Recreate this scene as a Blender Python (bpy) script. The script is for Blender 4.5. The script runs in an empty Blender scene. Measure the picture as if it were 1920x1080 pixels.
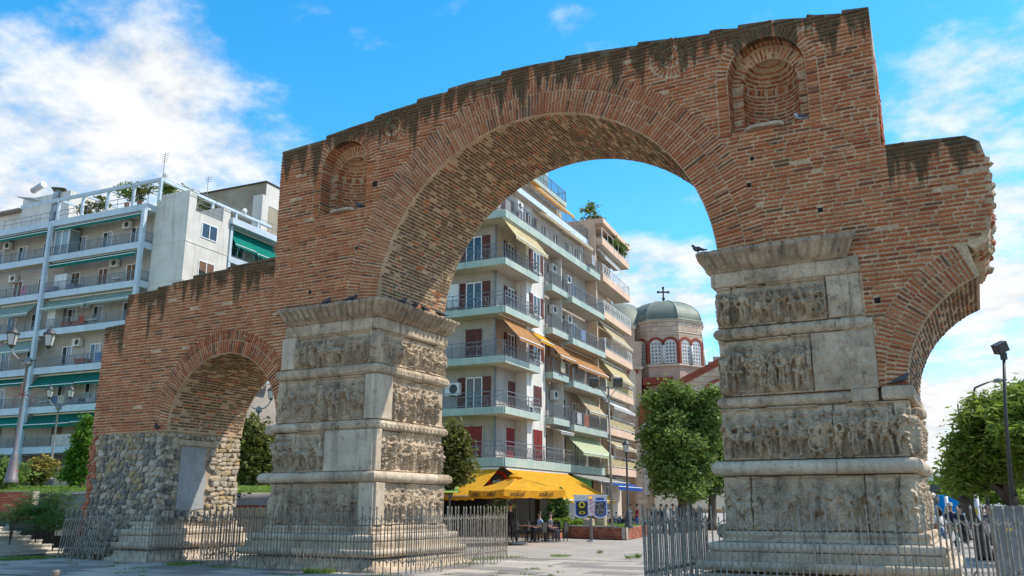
import bpy, bmesh, math, random
import numpy as np
from mathutils import Vector, Matrix
from mathutils.geometry import tessellate_polygon

random.seed(7); RNG = np.random.default_rng(7)
R = math.radians
SC = bpy.context.scene
COL = SC.collection

# ------------------------------------------------------------------ camera
FPX, CXP, CYP, HZ = 1600.0, 960.0, 540.0, 948.0
PITCH = math.atan((HZ - CYP) / FPX)
YAW = R(28.164)
CAM = Vector((14.711, -19.351, 1.69))
cam = bpy.data.cameras.new('camera'); cam_o = bpy.data.objects.new('camera', cam); COL.objects.link(cam_o)
cam_o.location = CAM; cam_o.rotation_euler = (R(90) + PITCH, 0, YAW)
cam.sensor_width = 36; cam.lens = FPX / 1920 * 36; cam.clip_end = 6000; cam.clip_start = 0.1
SC.camera = cam_o

# ------------------------------------------------------------------ sky, sun, exposure
SUN_EL, SUN_AZ = R(53), R(56)          # azimuth clockwise from +Y
SUN_DIR = Vector((math.sin(SUN_AZ) * math.cos(SUN_EL), math.cos(SUN_AZ) * math.cos(SUN_EL), math.sin(SUN_EL)))
W = bpy.data.worlds.new('World'); SC.world = W; W.use_nodes = True
nt = W.node_tree; nt.nodes.clear()
def wn(t, **k):
    n = nt.nodes.new(t)
    for a, b in k.items(): setattr(n, a, b)
    return n
def wl(a, b): nt.links.new(a, b)
w_out = wn('ShaderNodeOutputWorld'); w_bg = wn('ShaderNodeBackground'); wl(w_bg.outputs[0], w_out.inputs[0])
sky = wn('ShaderNodeTexSky', sky_type='NISHITA', sun_disc=False, sun_elevation=SUN_EL, sun_rotation=SUN_AZ)
sky.air_density = 1.0; sky.dust_density = 0.3; sky.ozone_density = 3.0
w_bg.inputs[1].default_value = 0.15
tc = wn('ShaderNodeTexCoord')
nrm = wn('ShaderNodeVectorMath', operation='NORMALIZE'); wl(tc.outputs['Generated'], nrm.inputs[0])
def wmath(op, a, b=None, clamp=False):
    n = wn('ShaderNodeMath', operation=op, use_clamp=clamp)
    for i, v in enumerate((a, b)):
        if v is None: continue
        if isinstance(v, (int, float)): n.inputs[i].default_value = v
        else: wl(v, n.inputs[i])
    return n.outputs[0]
def wdot(vec):
    n = wn('ShaderNodeVectorMath', operation='DOT_PRODUCT'); wl(nrm.outputs[0], n.inputs[0]); n.inputs[1].default_value = vec
    return n.outputs['Value']
def wramp(v, a, b, lo=0.0, hi=1.0):
    n = wn('ShaderNodeMapRange', interpolation_type='SMOOTHSTEP'); wl(v, n.inputs[0])
    n.inputs[1].default_value = a; n.inputs[2].default_value = b; n.inputs[3].default_value = lo; n.inputs[4].default_value = hi
    return n.outputs[0]

# ------------------------------------------------------------------ pixel -> place helpers (a pixel only gives a direction)
CY_, SY_ = math.cos(YAW), math.sin(YAW); CP_, SP_ = math.cos(PITCH), math.sin(PITCH)
def ray(px, py):
    x = (px - CXP) / FPX; y = -(py - CYP) / FPX
    up = CP_ * y + SP_; fw = -SP_ * y + CP_
    return Vector((x * CY_ - fw * SY_, x * SY_ + fw * CY_, up))
def onY(px, py, Y):
    d = ray(px, py); return CAM + d * ((Y - CAM.y) / d.y)
def onX(px, py, X):
    d = ray(px, py); return CAM + d * ((X - CAM.x) / d.x)
def onZ(px, py, Z=0.0):
    d = ray(px, py); return CAM + d * ((Z - CAM.z) / d.z)
def atD(px, py, D):                       # at level distance D in front of the camera
    d = ray(px, py); fw = -d.x * SY_ + d.y * CY_
    return CAM + d * (D / fw)
def ground_at(px, D, z=0.0):              # the column px at level distance D, on height z
    lo, hi = -3000.0, 6000.0
    for _ in range(50):
        m = (lo + hi) / 2
        if atD(px, m, D).z > z: lo = m
        else: hi = m
    return atD(px, lo, D)

# clouds: noise over the sky dome, thicker in two banks as in the photograph, with cover added out of view to whiten the fill light
def cloud_bank(px, py, inner, outer):
    d = ray(px, py).normalized()
    return wramp(wdot(d), math.cos(R(outer)), math.cos(R(inner)))
sep = wn('ShaderNodeSeparateXYZ'); wl(nrm.outputs[0], sep.inputs[0])
zc = wmath('MAXIMUM', sep.outputs[2], 0.0)
den = wmath('ADD', zc, 0.22)
cmb = wn('ShaderNodeCombineXYZ'); wl(wmath('DIVIDE', sep.outputs[0], den), cmb.inputs[0]); wl(wmath('DIVIDE', sep.outputs[1], den), cmb.inputs[1])
n1 = wn('ShaderNodeTexNoise'); n1.inputs['Scale'].default_value = 2.1; n1.inputs['Detail'].default_value = 9; n1.inputs['Roughness'].default_value = 0.62; n1.inputs['Distortion'].default_value = 0.15
wl(cmb.outputs[0], n1.inputs['Vector'])
n2 = wn('ShaderNodeTexNoise'); n2.inputs['Scale'].default_value = 7.0; n2.inputs['Detail'].default_value = 8; n2.inputs['Roughness'].default_value = 0.6
wl(cmb.outputs[0], n2.inputs['Vector'])
bankL = cloud_bank(210, 410, 6, 16)
bankL2 = cloud_bank(40, 90, 2, 9)
bankR = cloud_bank(1960, 720, 5, 17)
bankM = cloud_bank(1240, 560, 1.5, 5.5)
bankR2 = cloud_bank(1760, 215, 1, 6)
low = wramp(sep.outputs[2], 0.30, 0.02)
cov = wmath('ADD', wmath('MULTIPLY', bankL, 0.22), wmath('MULTIPLY', bankL2, -0.08))
cov = wmath('ADD', cov, wmath('MULTIPLY', bankR, 0.17))
cov = wmath('ADD', cov, wmath('MULTIPLY', bankM, 0.3))
cov = wmath('ADD', cov, wmath('MULTIPLY', bankR2, 0.10))
cov = wmath('ADD', cov, wmath('MULTIPLY', low, 0.10))
clear = cloud_bank(960, 160, 10, 34)
cov = wmath('ADD', cov, wmath('MULTIPLY', wmath('SUBTRACT', 1.0, clear), 0.13))  # extra cloud added outside the clear zone, to brighten light on the shaded front
dens = wmath('ADD', n1.outputs[0], cov)
dens = wmath('ADD', dens, wmath('MULTIPLY', wmath('SUBTRACT', n2.outputs[0], 0.5), 0.62))
cmask = wramp(dens, 0.56, 0.88)
cshade = wramp(n2.outputs[0], 0.36, 0.60, 0.80, 1.0)
hsv = wn('ShaderNodeHueSaturation'); hsv.inputs['Saturation'].default_value = 1.38; hsv.inputs['Value'].default_value = .93; hsv.inputs['Hue'].default_value = 0.487
wl(sky.outputs[0], hsv.inputs['Color'])
ccol = wn('ShaderNodeMix', data_type='RGBA', blend_type='MULTIPLY'); ccol.inputs[0].default_value = 1.0
ccol.inputs[6].default_value = (3.2, 3.25, 3.3, 1)
shc = wn('ShaderNodeCombineXYZ')
for i in range(3): wl(cshade, shc.inputs[i])
wl(shc.outputs[0], ccol.inputs[7])
mixc = wn('ShaderNodeMix', data_type='RGBA'); wl(cmask, mixc.inputs[0]); wl(hsv.outputs[0], mixc.inputs[6]); wl(ccol.outputs[2], mixc.inputs[7])
wl(mixc.outputs[2], w_bg.inputs[0])

sun = bpy.data.lights.new('sun', 'SUN'); sun.energy = 2.65; sun.angle = R(0.6); sun.color = (1.0, 0.94, 0.85)
sun_o = bpy.data.objects.new('sun', sun); COL.objects.link(sun_o)
sun_o.rotation_euler = SUN_DIR.to_track_quat('Z', 'Y').to_euler(); sun_o.location = (30, 30, 60)
vs = SC.view_settings; vs.view_transform = 'Standard'; vs.look = 'None'; vs.gamma = 1.0; vs.use_curve_mapping = False
vs.exposure = 1.06
SC.cycles.max_bounces = 6; SC.cycles.diffuse_bounces = 3; SC.cycles.transparent_max_bounces = 8

# ------------------------------------------------------------------ naming
def tag(o, label=None, cat=None, group=None, kind=None):
    if label: o['label'] = label
    if cat: o['category'] = cat
    if group: o['group'] = group
    if kind: o['kind'] = kind
    return o
def empty(name, loc=(0, 0, 0), rz=0.0, parent=None):
    o = bpy.data.objects.new(name, None); COL.objects.link(o); o.location = loc; o.rotation_euler = (0, 0, rz); o.empty_display_size = 0.2
    if parent: o.parent = parent
    return o
def link(name, me, parent=None, loc=None, rz=None):
    o = bpy.data.objects.new(name, me); COL.objects.link(o)
    if parent: o.parent = parent
    if loc is not None: o.location = loc
    if rz is not None: o.rotation_euler = (0, 0, rz)
    return o
def copy_tree(o, parent=None):
    c = o.copy(); COL.objects.link(c); c.parent = parent
    for ch in list(o.children): copy_tree(ch, c)
    return c

# ------------------------------------------------------------------ noise
_P = RNG.permutation(4096).astype(np.int64); _V = RNG.random(4096)
def noise3(x, y, z):
    x = np.asarray(x, float); y = np.asarray(y, float); z = np.asarray(z, float)
    xi = np.floor(x).astype(np.int64); yi = np.floor(y).astype(np.int64); zi = np.floor(z).astype(np.int64)
    fx, fy, fz = x - xi, y - yi, z - zi
    fx = fx * fx * (3 - 2 * fx); fy = fy * fy * (3 - 2 * fy); fz = fz * fz * (3 - 2 * fz)
    def h(a, b, c): return _V[(_P[(_P[(_P[a & 4095] + b) & 4095] + c) & 4095])]
    r = 0
    for dx in (0, 1):
        for dy in (0, 1):
            for dz in (0, 1):
                w = (fx if dx else 1 - fx) * (fy if dy else 1 - fy) * (fz if dz else 1 - fz)
                r = r + w * h(xi + dx, yi + dy, zi + dz)
    return r
def fbm(x, y, z, o=4):
    s = 0; a = 0.5; t = 0
    for i in range(o):
        s = s + a * noise3(x, y, z); t += a; a *= 0.5; x = x * 2.03 + 11.3; y = y * 2.03 + 5.1; z = z * 2.03 + 7.7
    return s / t

# ------------------------------------------------------------------ mesh builder
class MB:
    def __init__(s): s.v = []; s.f = []; s.m = []; s.c = []; s.sm = []
    def add(s, vs, fs, mi=0, col=None, smooth=False):
        b = len(s.v); s.v.extend(tuple(p) for p in vs)
        for f in fs: s.f.append(tuple(b + i for i in f)); s.m.append(mi); s.c.append(col); s.sm.append(smooth)
    def box(s, lo, hi, mi=0, col=None, M=None):
        x0, y0, z0 = lo; x1, y1, z1 = hi
        vs = [Vector(p) for p in ((x0,y0,z0),(x1,y0,z0),(x1,y1,z0),(x0,y1,z0),(x0,y0,z1),(x1,y0,z1),(x1,y1,z1),(x0,y1,z1))]
        if M is not None: vs = [M @ p for p in vs]
        s.add(vs, [(3,2,1,0),(4,5,6,7),(0,1,5,4),(1,2,6,5),(2,3,7,6),(3,0,4,7)], mi, col)
    def bar(s, p, q, w, h=None, mi=0, up=(0, 0, 1)):
        p = Vector(p); q = Vector(q); h = h or w; d = (q - p)
        if d.length < 1e-6: return
        d.normalize(); u = Vector(up)
        if abs(d.dot(u)) > .97: u = Vector((1, 0, 0))
        a = d.cross(u).normalized() * (w / 2); b = a.cross(d).normalized() * (h / 2)
        vs = [p-a-b, p+a-b, p+a+b, p-a+b, q-a-b, q+a-b, q+a+b, q-a+b]
        s.add(vs, [(3,2,1,0),(4,5,6,7),(0,1,5,4),(1,2,6,5),(2,3,7,6),(3,0,4,7)], mi)
    def tube(s, pts, r, n=8, mi=0, cap=True, smooth=True):
        pts = [Vector(p) for p in pts]; rs = r if isinstance(r, (list, tuple)) else [r] * len(pts)
        vs = []; ref = None
        for i, p in enumerate(pts):
            d = (pts[min(i+1, len(pts)-1)] - pts[max(i-1, 0)]).normalized()
            if ref is None:
                ref = Vector((0, 0, 1)) if abs(d.z) < .9 else Vector((1, 0, 0))
            a = d.cross(ref).normalized(); b = d.cross(a).normalized(); ref = a.cross(d) if False else ref
            for k in range(n):
                t = 2 * math.pi * k / n; vs.append(p + (a * math.cos(t) + b * math.sin(t)) * rs[i])
        fs = [(i*n+k, i*n+(k+1) % n, (i+1)*n+(k+1) % n, (i+1)*n+k) for i in range(len(pts)-1) for k in range(n)]
        s.add(vs, fs, mi, None, smooth)
        if cap:
            b = len(s.v) - len(vs)
            s.f.append(tuple(b + k for k in range(n-1, -1, -1))); s.m.append(mi); s.c.append(None); s.sm.append(False)
            e = b + (len(pts)-1)*n
            s.f.append(tuple(e + k for k in range(n))); s.m.append(mi); s.c.append(None); s.sm.append(False)
    def lathe(s, prof, n=16, c=(0, 0, 0), mi=0, smooth=True, a0=0.0, a1=2*math.pi, M=None):
        full = abs(a1 - a0 - 2*math.pi) < 1e-6; m = n if full else n + 1
        vs = []
        for r, z in prof:
            for k in range(m):
                t = a0 + (a1 - a0) * k / n; p = Vector((c[0] + r*math.cos(t), c[1] + r*math.sin(t), c[2] + z)); vs.append(M @ p if M else p)
        fs = []
        for i in range(len(prof)-1):
            for k in range(n):
                k2 = (k+1) % m
                fs.append((i*m+k, i*m+k2, (i+1)*m+k2, (i+1)*m+k))
        s.add(vs, fs, mi, None, smooth)
    def poly(s, pts, mi=0, col=None): s.add(pts, [tuple(range(len(pts)))], mi, col)
    def prism(s, pts, dvec, mi=0):       # closed planar polygon pushed along dvec
        n = len(pts); a = [Vector(p) for p in pts]; d = Vector(dvec); vs = a + [p + d for p in a]
        s.add(vs, [tuple(range(n-1, -1, -1)), tuple(range(n, 2*n))] + [(i, (i+1) % n, n+(i+1) % n, n+i) for i in range(n)], mi)
    def mesh(s, name, mats):
        me = bpy.data.meshes.new(name); me.from_pydata([tuple(p) for p in s.v], [], s.f)
        for m in (mats if isinstance(mats, (list, tuple)) else [mats]): me.materials.append(m)
        me.polygons.foreach_set('material_index', s.m); me.polygons.foreach_set('use_smooth', s.sm)
        if any(c is not None for c in s.c):
            at = me.color_attributes.new('col', 'FLOAT_COLOR', 'CORNER')
            nl = np.array([len(f) for f in s.f]); cc = np.array([(c if c is not None else (1, 1, 1)) for c in s.c], float)
            cc = np.repeat(np.c_[cc, np.ones(len(cc))], nl, axis=0); at.data.foreach_set('color', cc.ravel())
        me.update(); return me
    def build(s, name, mats, parent=None, loc=None, rz=None):
        return link(name, s.mesh(name, mats), parent, loc, rz)
def grid_mesh(name, P, mats, smooth=True, quads_rev=False):
    """P: (nv, nu, 3) array"""
    nv, nu = P.shape[:2]; me = bpy.data.meshes.new(name)
    idx = np.arange(nv*nu).reshape(nv, nu)
    q = np.stack([idx[:-1, :-1], idx[:-1, 1:], idx[1:, 1:], idx[1:, :-1]], -1).reshape(-1, 4)
    if quads_rev: q = q[:, ::-1]
    me.vertices.add(nv*nu); me.vertices.foreach_set('co', P.reshape(-1).astype(np.float32))
    me.loops.add(q.size); me.loops.foreach_set('vertex_index', q.ravel().astype(np.int32))
    me.polygons.add(len(q)); me.polygons.foreach_set('loop_start', np.arange(0, q.size, 4, dtype=np.int32))
    me.polygons.foreach_set('use_smooth', np.full(len(q), smooth))
    me.update(calc_edges=True)
    for m in (mats if isinstance(mats, (list, tuple)) else [mats]): me.materials.append(m)
    return me

# ------------------------------------------------------------------ materials
def new_mat(name):
    m = bpy.data.materials.new(name); m.use_nodes = True; t = m.node_tree; t.nodes.clear()
    o = t.nodes.new('ShaderNodeOutputMaterial'); b = t.nodes.new('ShaderNodeBsdfPrincipled'); t.links.new(b.outputs[0], o.inputs[0])
    return m, t, b
def N(t, kind, ins=None, **k):
    n = t.nodes.new(kind)
    for a, b in k.items(): setattr(n, a, b)
    for a, v in (ins or {}).items():
        if hasattr(v, 'is_output') or isinstance(v, bpy.types.NodeSocket): t.links.new(v, n.inputs[a])
        else: n.inputs[a].default_value = v
    return n
def math_n(t, op, a, b=0.0, clamp=False): return N(t, 'ShaderNodeMath', {0: a, 1: b}, operation=op, use_clamp=clamp).outputs[0]
def sstep(t, v, a, b, lo=0.0, hi=1.0): return N(t, 'ShaderNodeMapRange', {0: v, 1: a, 2: b, 3: lo, 4: hi}, interpolation_type='SMOOTHSTEP').outputs[0]
def mixc_n(t, f, a, b, mode='MIX'): return N(t, 'ShaderNodeMix', {0: f, 6: a, 7: b}, data_type='RGBA', blend_type=mode).outputs[2]
def c4(c): return (c[0], c[1], c[2], 1.0)
def noise_n(t, vec, scale, detail=4, rough=0.55, dist=0.0):
    return N(t, 'ShaderNodeTexNoise', {'Vector': vec, 'Scale': scale, 'Detail': detail, 'Roughness': rough, 'Distortion': dist}).outputs[0]
def mk(name, base, var=None, scale=3.0, rough=0.75, bump=0.0, bscale=40.0, metal=0.0, streak=0.0, fine=0.0, attr=False, spec=0.3, stretch=None):
    """base colour with a second tone in patches, fine grain, vertical rain streaks and fine relief"""
    m, t, b = new_mat(name)
    g = N(t, 'ShaderNodeNewGeometry'); pos = g.outputs['Position']
    base_s = N(t, 'ShaderNodeVertexColor', layer_name='col').outputs[0] if attr else None
    col = base_s if attr else c4(base)
    if var is not None:
        v = pos
        if stretch: v = N(t, 'ShaderNodeVectorMath', {0: pos, 1: stretch}, operation='MULTIPLY').outputs[0]
        f = sstep(t, noise_n(t, v, scale, 6, 0.6, 0.3), 0.38, 0.64)
        if attr: col = mixc_n(t, math_n(t, 'MULTIPLY', f, 0.6), col, c4(var))
        else: col = mixc_n(t, f, col, c4(var))
    if fine > 0:
        f2 = sstep(t, noise_n(t, pos, bscale * .6, 3), 0.3, 0.7, 1 - fine, 1 + fine * .5)
        col = mixc_n(t, 1.0, col, N(t, 'ShaderNodeCombineXYZ', {0: f2, 1: f2, 2: f2}).outputs[0], 'MULTIPLY')
    if streak > 0:
        v = N(t, 'ShaderNodeVectorMath', {0: pos, 1: (2.2, 2.2, 0.16)}, operation='MULTIPLY').outputs[0]
        f3 = sstep(t, noise_n(t, v, 1.6, 5, 0.65), 0.5, 0.75, 0.0, streak)
        col = mixc_n(t, f3, col, (0.10, 0.085, 0.07, 1))
    if isinstance(col, tuple): b.inputs['Base Color'].default_value = col
    else: t.links.new(col, b.inputs['Base Color'])
    b.inputs['Roughness'].default_value = rough; b.inputs['Metallic'].default_value = metal; b.inputs['Specular IOR Level'].default_value = spec
    if bump > 0:
        bn = N(t, 'ShaderNodeBump', {'Height': noise_n(t, pos, bscale, 5, 0.6), 'Strength': min(1, bump), 'Distance': 0.02 * bump})
        t.links.new(bn.outputs[0], b.inputs['Normal'])
    return m
def glass_mat(name, tint=(0.05, 0.06, 0.07), rough=0.06):
    m, t, b = new_mat(name); b.inputs['Base Color'].default_value = c4(tint); b.inputs['Roughness'].default_value = rough; b.inputs['Specular IOR Level'].default_value = 0.7
    return m
def leaf_mat(name, c1, c2, trans=0.35):
    m, t, b = new_mat(name); t.nodes.remove(b)
    o = [n for n in t.nodes if n.type == 'OUTPUT_MATERIAL'][0]
    g = N(t, 'ShaderNodeNewGeometry')
    f = sstep(t, noise_n(t, g.outputs['Position'], 2.3, 3), 0.35, 0.65)
    r = g.outputs['Random Per Island']
    f = math_n(t, 'ADD', math_n(t, 'MULTIPLY', f, 0.5), math_n(t, 'MULTIPLY', r, 0.5))
    col = mixc_n(t, f, c4(c1), c4(c2))
    d = N(t, 'ShaderNodeBsdfPrincipled', {'Base Color': col, 'Roughness': 0.55, 'Specular IOR Level': 0.25})
    tr = N(t, 'ShaderNodeBsdfTranslucent', {'Color': mixc_n(t, 0.5, col, (0.12, 0.16, 0.02, 1))})
    mx = N(t, 'ShaderNodeMixShader', {0: trans, 1: d.outputs[0], 2: tr.outputs[0]})
    t.links.new(mx.outputs[0], o.inputs[0])
    return m
# ================================================================== the arch: materials
def wall_mats():
    mats = []
    for kind in ('brick', 'mortar'):
        m, t, b = new_mat('old_' + kind)
        g = N(t, 'ShaderNodeNewGeometry'); pos = g.outputs['Position']
        sp = N(t, 'ShaderNodeSeparateXYZ', {0: pos})
        if kind == 'brick':
            col = N(t, 'ShaderNodeVertexColor', layer_name='col').outputs[0]
            f = sstep(t, noise_n(t, pos, 26, 4), 0.35, 0.7, 0.72, 1.2)
            col = mixc_n(t, 1.0, col, N(t, 'ShaderNodeCombineXYZ', {0: f, 1: f, 2: f}).outputs[0], 'MULTIPLY')
            # pale mortar and lime smeared over some bricks
            col = mixc_n(t, sstep(t, noise_n(t, pos, 3.1, 6, .62), 0.56, 0.78, 0, .22), col, (.44, .29, .18, 1))
            col = mixc_n(t, sstep(t, noise_n(t, pos, 1.1, 4, .6), 0.58, 0.8, 0, .4), col, (.10, .055, .04, 1))
        else:
            f = sstep(t, noise_n(t, pos, 1.7, 6, .6), 0.35, 0.68)
            col = mixc_n(t, f, (.55, .385, .24, 1), (.40, .275, .17, 1))
            f = sstep(t, noise_n(t, pos, 30, 4), 0.3, 0.7, 0.7, 1.25)
            col = mixc_n(t, 1.0, col, N(t, 'ShaderNodeCombineXYZ', {0: f, 1: f, 2: f}).outputs[0], 'MULTIPLY')
            col = mixc_n(t, sstep(t, noise_n(t, pos, 0.8, 4, .6), 0.56, 0.75, 0, .5), col, (.20, .15, .11, 1))
        # black lichen running down from the wall tops, only on the outer face
        x, y, z = sp.outputs
        lft = math_n(t, 'LESS_THAN', x, -4.25); rgt = math_n(t, 'GREATER_THAN', x, 13.72); wl_ = math_n(t, 'LESS_THAN', x, -11.2)
        dx = math_n(t, 'ABSOLUTE', math_n(t, 'SUBTRACT', x, 4.8))
        ztop = math_n(t, 'SUBTRACT', 13.75, math_n(t, 'MULTIPLY', dx, 0.085))
        ztop = N(t, 'ShaderNodeMix', {0: lft, 2: ztop, 3: 9.35}, data_type='FLOAT').outputs[0]
        ztop = N(t, 'ShaderNodeMix', {0: rgt, 2: ztop, 3: 9.4}, data_type='FLOAT').outputs[0]
        ztop = N(t, 'ShaderNodeMix', {0: wl_, 2: ztop, 3: 7.9}, data_type='FLOAT').outputs[0]
        dist = math_n(t, 'MULTIPLY', math_n(t, 'SUBTRACT', ztop, z), sstep(t, noise_n(t, N(t, 'ShaderNodeVectorMath', {0: pos, 1: (1.0, 0, 0)}, operation='MULTIPLY').outputs[0], .55, 2), .3, .7, .55, 1.7))
        v = N(t, 'ShaderNodeVectorMath', {0: pos, 1: (2.1, 0.0, 0.10)}, operation='MULTIPLY').outputs[0]
        st = noise_n(t, v, 1.5, 4, .55)
        v2 = N(t, 'ShaderNodeVectorMath', {0: pos, 1: (1.0, 1.0, 1.0)}, operation='MULTIPLY').outputs[0]
        st = math_n(t, 'ADD', st, math_n(t, 'MULTIPLY', math_n(t, 'SUBTRACT', noise_n(t, v2, 9, 4), .5), .16))
        th = N(t, 'ShaderNodeMapRange', {0: dist, 1: 0.1, 2: 2.0, 3: 0.30, 4: 0.74}).outputs[0]
        mask = sstep(t, math_n(t, 'SUBTRACT', st, th), 0.0, 0.12, 0.0, 0.80)
        mask = math_n(t, 'MULTIPLY', mask, math_n(t, 'LESS_THAN', y, 0.25))
        lich = mixc_n(t, noise_n(t, pos, 4, 3), (.030, .028, .018, 1), (.075, .068, .035, 1))
        col = mixc_n(t, mask, col, lich)
        t.links.new(col, b.inputs['Base Color']); b.inputs['Roughness'].default_value = .9; b.inputs['Specular IOR Level'].default_value = .15
        bn = N(t, 'ShaderNodeBump', {'Height': noise_n(t, pos, 45 if kind == 'brick' else 28, 6, .65), 'Strength': .7, 'Distance': .018})
        t.links.new(bn.outputs[0], b.inputs['Normal'])
        mats.append(m)
    return mats
M_BRICK, M_MORTAR = wall_mats()

def marble_mat(name, light, mid, dark, stain=.5):
    m, t, b = new_mat(name)
    g = N(t, 'ShaderNodeNewGeometry'); pos = g.outputs['Position']
    f = sstep(t, noise_n(t, pos, 1.3, 7, .62, .4), .36, .66)
    col = mixc_n(t, f, c4(light), c4(mid))
    f = sstep(t, noise_n(t, pos, 5.5, 6, .65, .6), .52, .74, 0, .75)
    col = mixc_n(t, f, col, c4(dark))
    v = N(t, 'ShaderNodeVectorMath', {0: pos, 1: (1.9, 1.9, .14)}, operation='MULTIPLY').outputs[0]
    col = mixc_n(t, sstep(t, noise_n(t, v, 2.2, 6, .65), .5, .72, 0, stain), col, (.075, .062, .05, 1))
    f = sstep(t, noise_n(t, pos, 38, 4), .3, .7, .8, 1.15)
    col = mixc_n(t, 1.0, col, N(t, 'ShaderNodeCombineXYZ', {0: f, 1: f, 2: f}).outputs[0], 'MULTIPLY')
    t.links.new(col, b.inputs['Base Color']); b.inputs['Roughness'].default_value = .82; b.inputs['Specular IOR Level'].default_value = .2
    bn = N(t, 'ShaderNodeBump', {'Height': noise_n(t, pos, 30, 7, .7), 'Strength': .55, 'Distance': .02})
    t.links.new(bn.outputs[0], b.inputs['Normal'])
    return m
M_MARBLE = marble_mat('weathered_marble', (.56, .43, .295), (.37, .28, .195), (.14, .104, .072), .66)
M_MARBLE_N = marble_mat('cleaner_marble', (.60, .485, .355), (.46, .365, .265), (.25, .19, .135), .45)
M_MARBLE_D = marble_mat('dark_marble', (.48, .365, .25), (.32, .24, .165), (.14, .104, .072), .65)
M_CEMENT = mk('grey_cement', (.36, .36, .34), (.27, .27, .26), 1.2, .85, .5, 30, streak=.25, fine=.15)

ARCH = empty('triumphal_arch', (4.8, 1.8, 0))
tag(ARCH, 'ruined Roman triumphal arch of thin red brick on two carved marble piers', 'arch')
def aparent(o, p=None):
    o.parent = p or ARCH; o.matrix_parent_inverse = (p or ARCH).matrix_basis.inverted() if (p is None) else Matrix.Identity(4)
    return o
ARCH.location = (0, 0, 0)               # parts are written in world metres

# ------------------------------------------------------------------ outlines on the front face
AC = (4.87, 7.10, 5.0)                  # great arch: centre x, z, radius
SL = (-6.2, 4.06, 2.37); SR = (16.0, 4.05, 2.35)
RING = 1.12; SRING = .74
DEPTH = 3.6; WY = .16                   # the wing stands a little back
def fx(p): q = onY(p[0], p[1], 0.0); return (q.x, q.z)
top_px = [(1628,12),(1578,18),(1577,24),(1530,27),(1512,26),(1511,32),(1460,35),(1383,46),(1382,52),(1342,54),(1330,57),(1329,62),(1270,70),(1196,78),(1194,84),(1130,93),(1060,104),(1057,110),(1000,120),(940,133),(938,140),(880,153),(840,165),(838,171),(782,185),(780,192),(735,206),(702,217),(700,224),(660,237),(612,254),(610,261),(570,272),(530,284)]
top_main = [fx(p) for p in top_px]
def arc(c, r, a0, a1, n): return [(c[0] + r*math.cos(a0 + (a1-a0)*i/n), c[1] + r*math.sin(a0 + (a1-a0)*i/n)) for i in range(n+1)]
SR_END = math.acos((15.19 - SR[0]) / SR[2])
main_poly = ([(-4.12, 7.44), (-.12, 7.44)] + arc(AC, AC[2], math.pi - .06, .06, 60) + [(9.86, 7.44), (12.45, 7.44), (12.45, 4.12), (13.66, 4.12)]
    + arc(SR, SR[2], math.pi - .03, SR_END, 16)
    + [(15.03, 6.95), (15.16, 6.82), (15.38, 6.95), (15.47, 7.15), (15.56, 7.5), (15.6, 7.8), (15.66, 8.3), (15.6, 8.8), (15.53, 9.15), (15.28, 9.33), (14.4, 9.4), (13.64, 9.45), (13.67, 10.6), (13.69, 11.6)]
    + top_main + [(-4.2, 12.2), (-4.16, 9.0)])
wing_poly = ([(-12.28, 4.06)] + arc(SL, SL[2], math.pi, 0, 36) + [(-3.45, 4.06), (-3.45, 9.42)]
    + [(-4.6, 9.4), (-6.4, 9.33), (-6.4, 9.28), (-8.0, 9.25), (-8.0, 9.14), (-9.0, 9.12), (-9.0, 9.06), (-9.7, 9.05), (-9.7, 8.97), (-11.2, 8.93), (-11.22, 7.9), (-12.24, 7.86)])
NICHES = [(11.28, 11.87, .92), (-1.58, 11.87, .90)]
NB = 10.42                               # niche floor
def niche_poly(n, r, z0=NB, cz=None):
    cz = n[1] if cz is None else cz
    return [(n[0] - r, z0), (n[0] + r, z0)] + arc((n[0], cz), r, 0, math.pi, 16)
ROSETTES = [(8.98, 12.86, .56), (.22, 12.86, .54)]
HOLES = [(10.70, 9.04, .07), (12.24, 8.16, .07), (13.22, 5.95, .08), (-.93, 9.16, .07), (-2.66, 8.01, .07), (-.36, 11.1, .12), (10.82, 9.69, .06)]

def inside(poly, X, Z):
    X = np.asarray(X, float); Z = np.asarray(Z, float); r = np.zeros(X.shape, bool)
    n = len(poly)
    for i in range(n):
        x1, z1 = poly[i]; x2, z2 = poly[(i+1) % n]
        if z1 == z2: continue
        c = ((z1 > Z) != (z2 > Z)) & (X < (x2-x1) * (Z-z1) / (z2-z1) + x1)
        r ^= c
    return r
def core(name, poly, holes, y0, y1, mat, parent):
    loops = [[Vector((x, z, 0)) for x, z in poly]] + [[Vector((x, z, 0)) for x, z in h] for h in holes]
    tris = tessellate_polygon(loops); pts = [p for l in loops for p in l]
    mb = MB(); n = len(pts)
    # subdivide nothing: the relief sits in the material and in the bricks
    mb.v = [(p.x, y0, p.y) for p in pts] + [(p.x, y1, p.y) for p in pts]
    def face(f): mb.f.append(f); mb.m.append(0); mb.c.append(None); mb.sm.append(False)
    for a, b, c in tris:
        pa, pb, pc = pts[a], pts[b], pts[c]
        s = (pb-pa).cross(pc-pa).z
        f = (a, b, c) if s > 0 else (a, c, b)
        face(f); face(tuple(n + i for i in reversed(f)))
    o = 0
    for li, l in enumerate(loops):
        m = len(l)
        for i in range(m):
            if li == 0: face((o + i, n + o + i, n + o + (i+1) % m, o + (i+1) % m))
        o += m
    return mb.build(name, mat, parent)
WALL = core('brick_wall', main_poly, [niche_poly(n, n[2]) for n in NICHES], .022, DEPTH, M_MORTAR, ARCH)
for v in WALL.data.vertices:
    if v.co.y > 1 and v.co.x > 13.4 and v.co.z > 9.44: v.co.x -= .15
WING = core('brick_wall', wing_poly, [], WY + .022, DEPTH - .1, M_MORTAR, ARCH)
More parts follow.
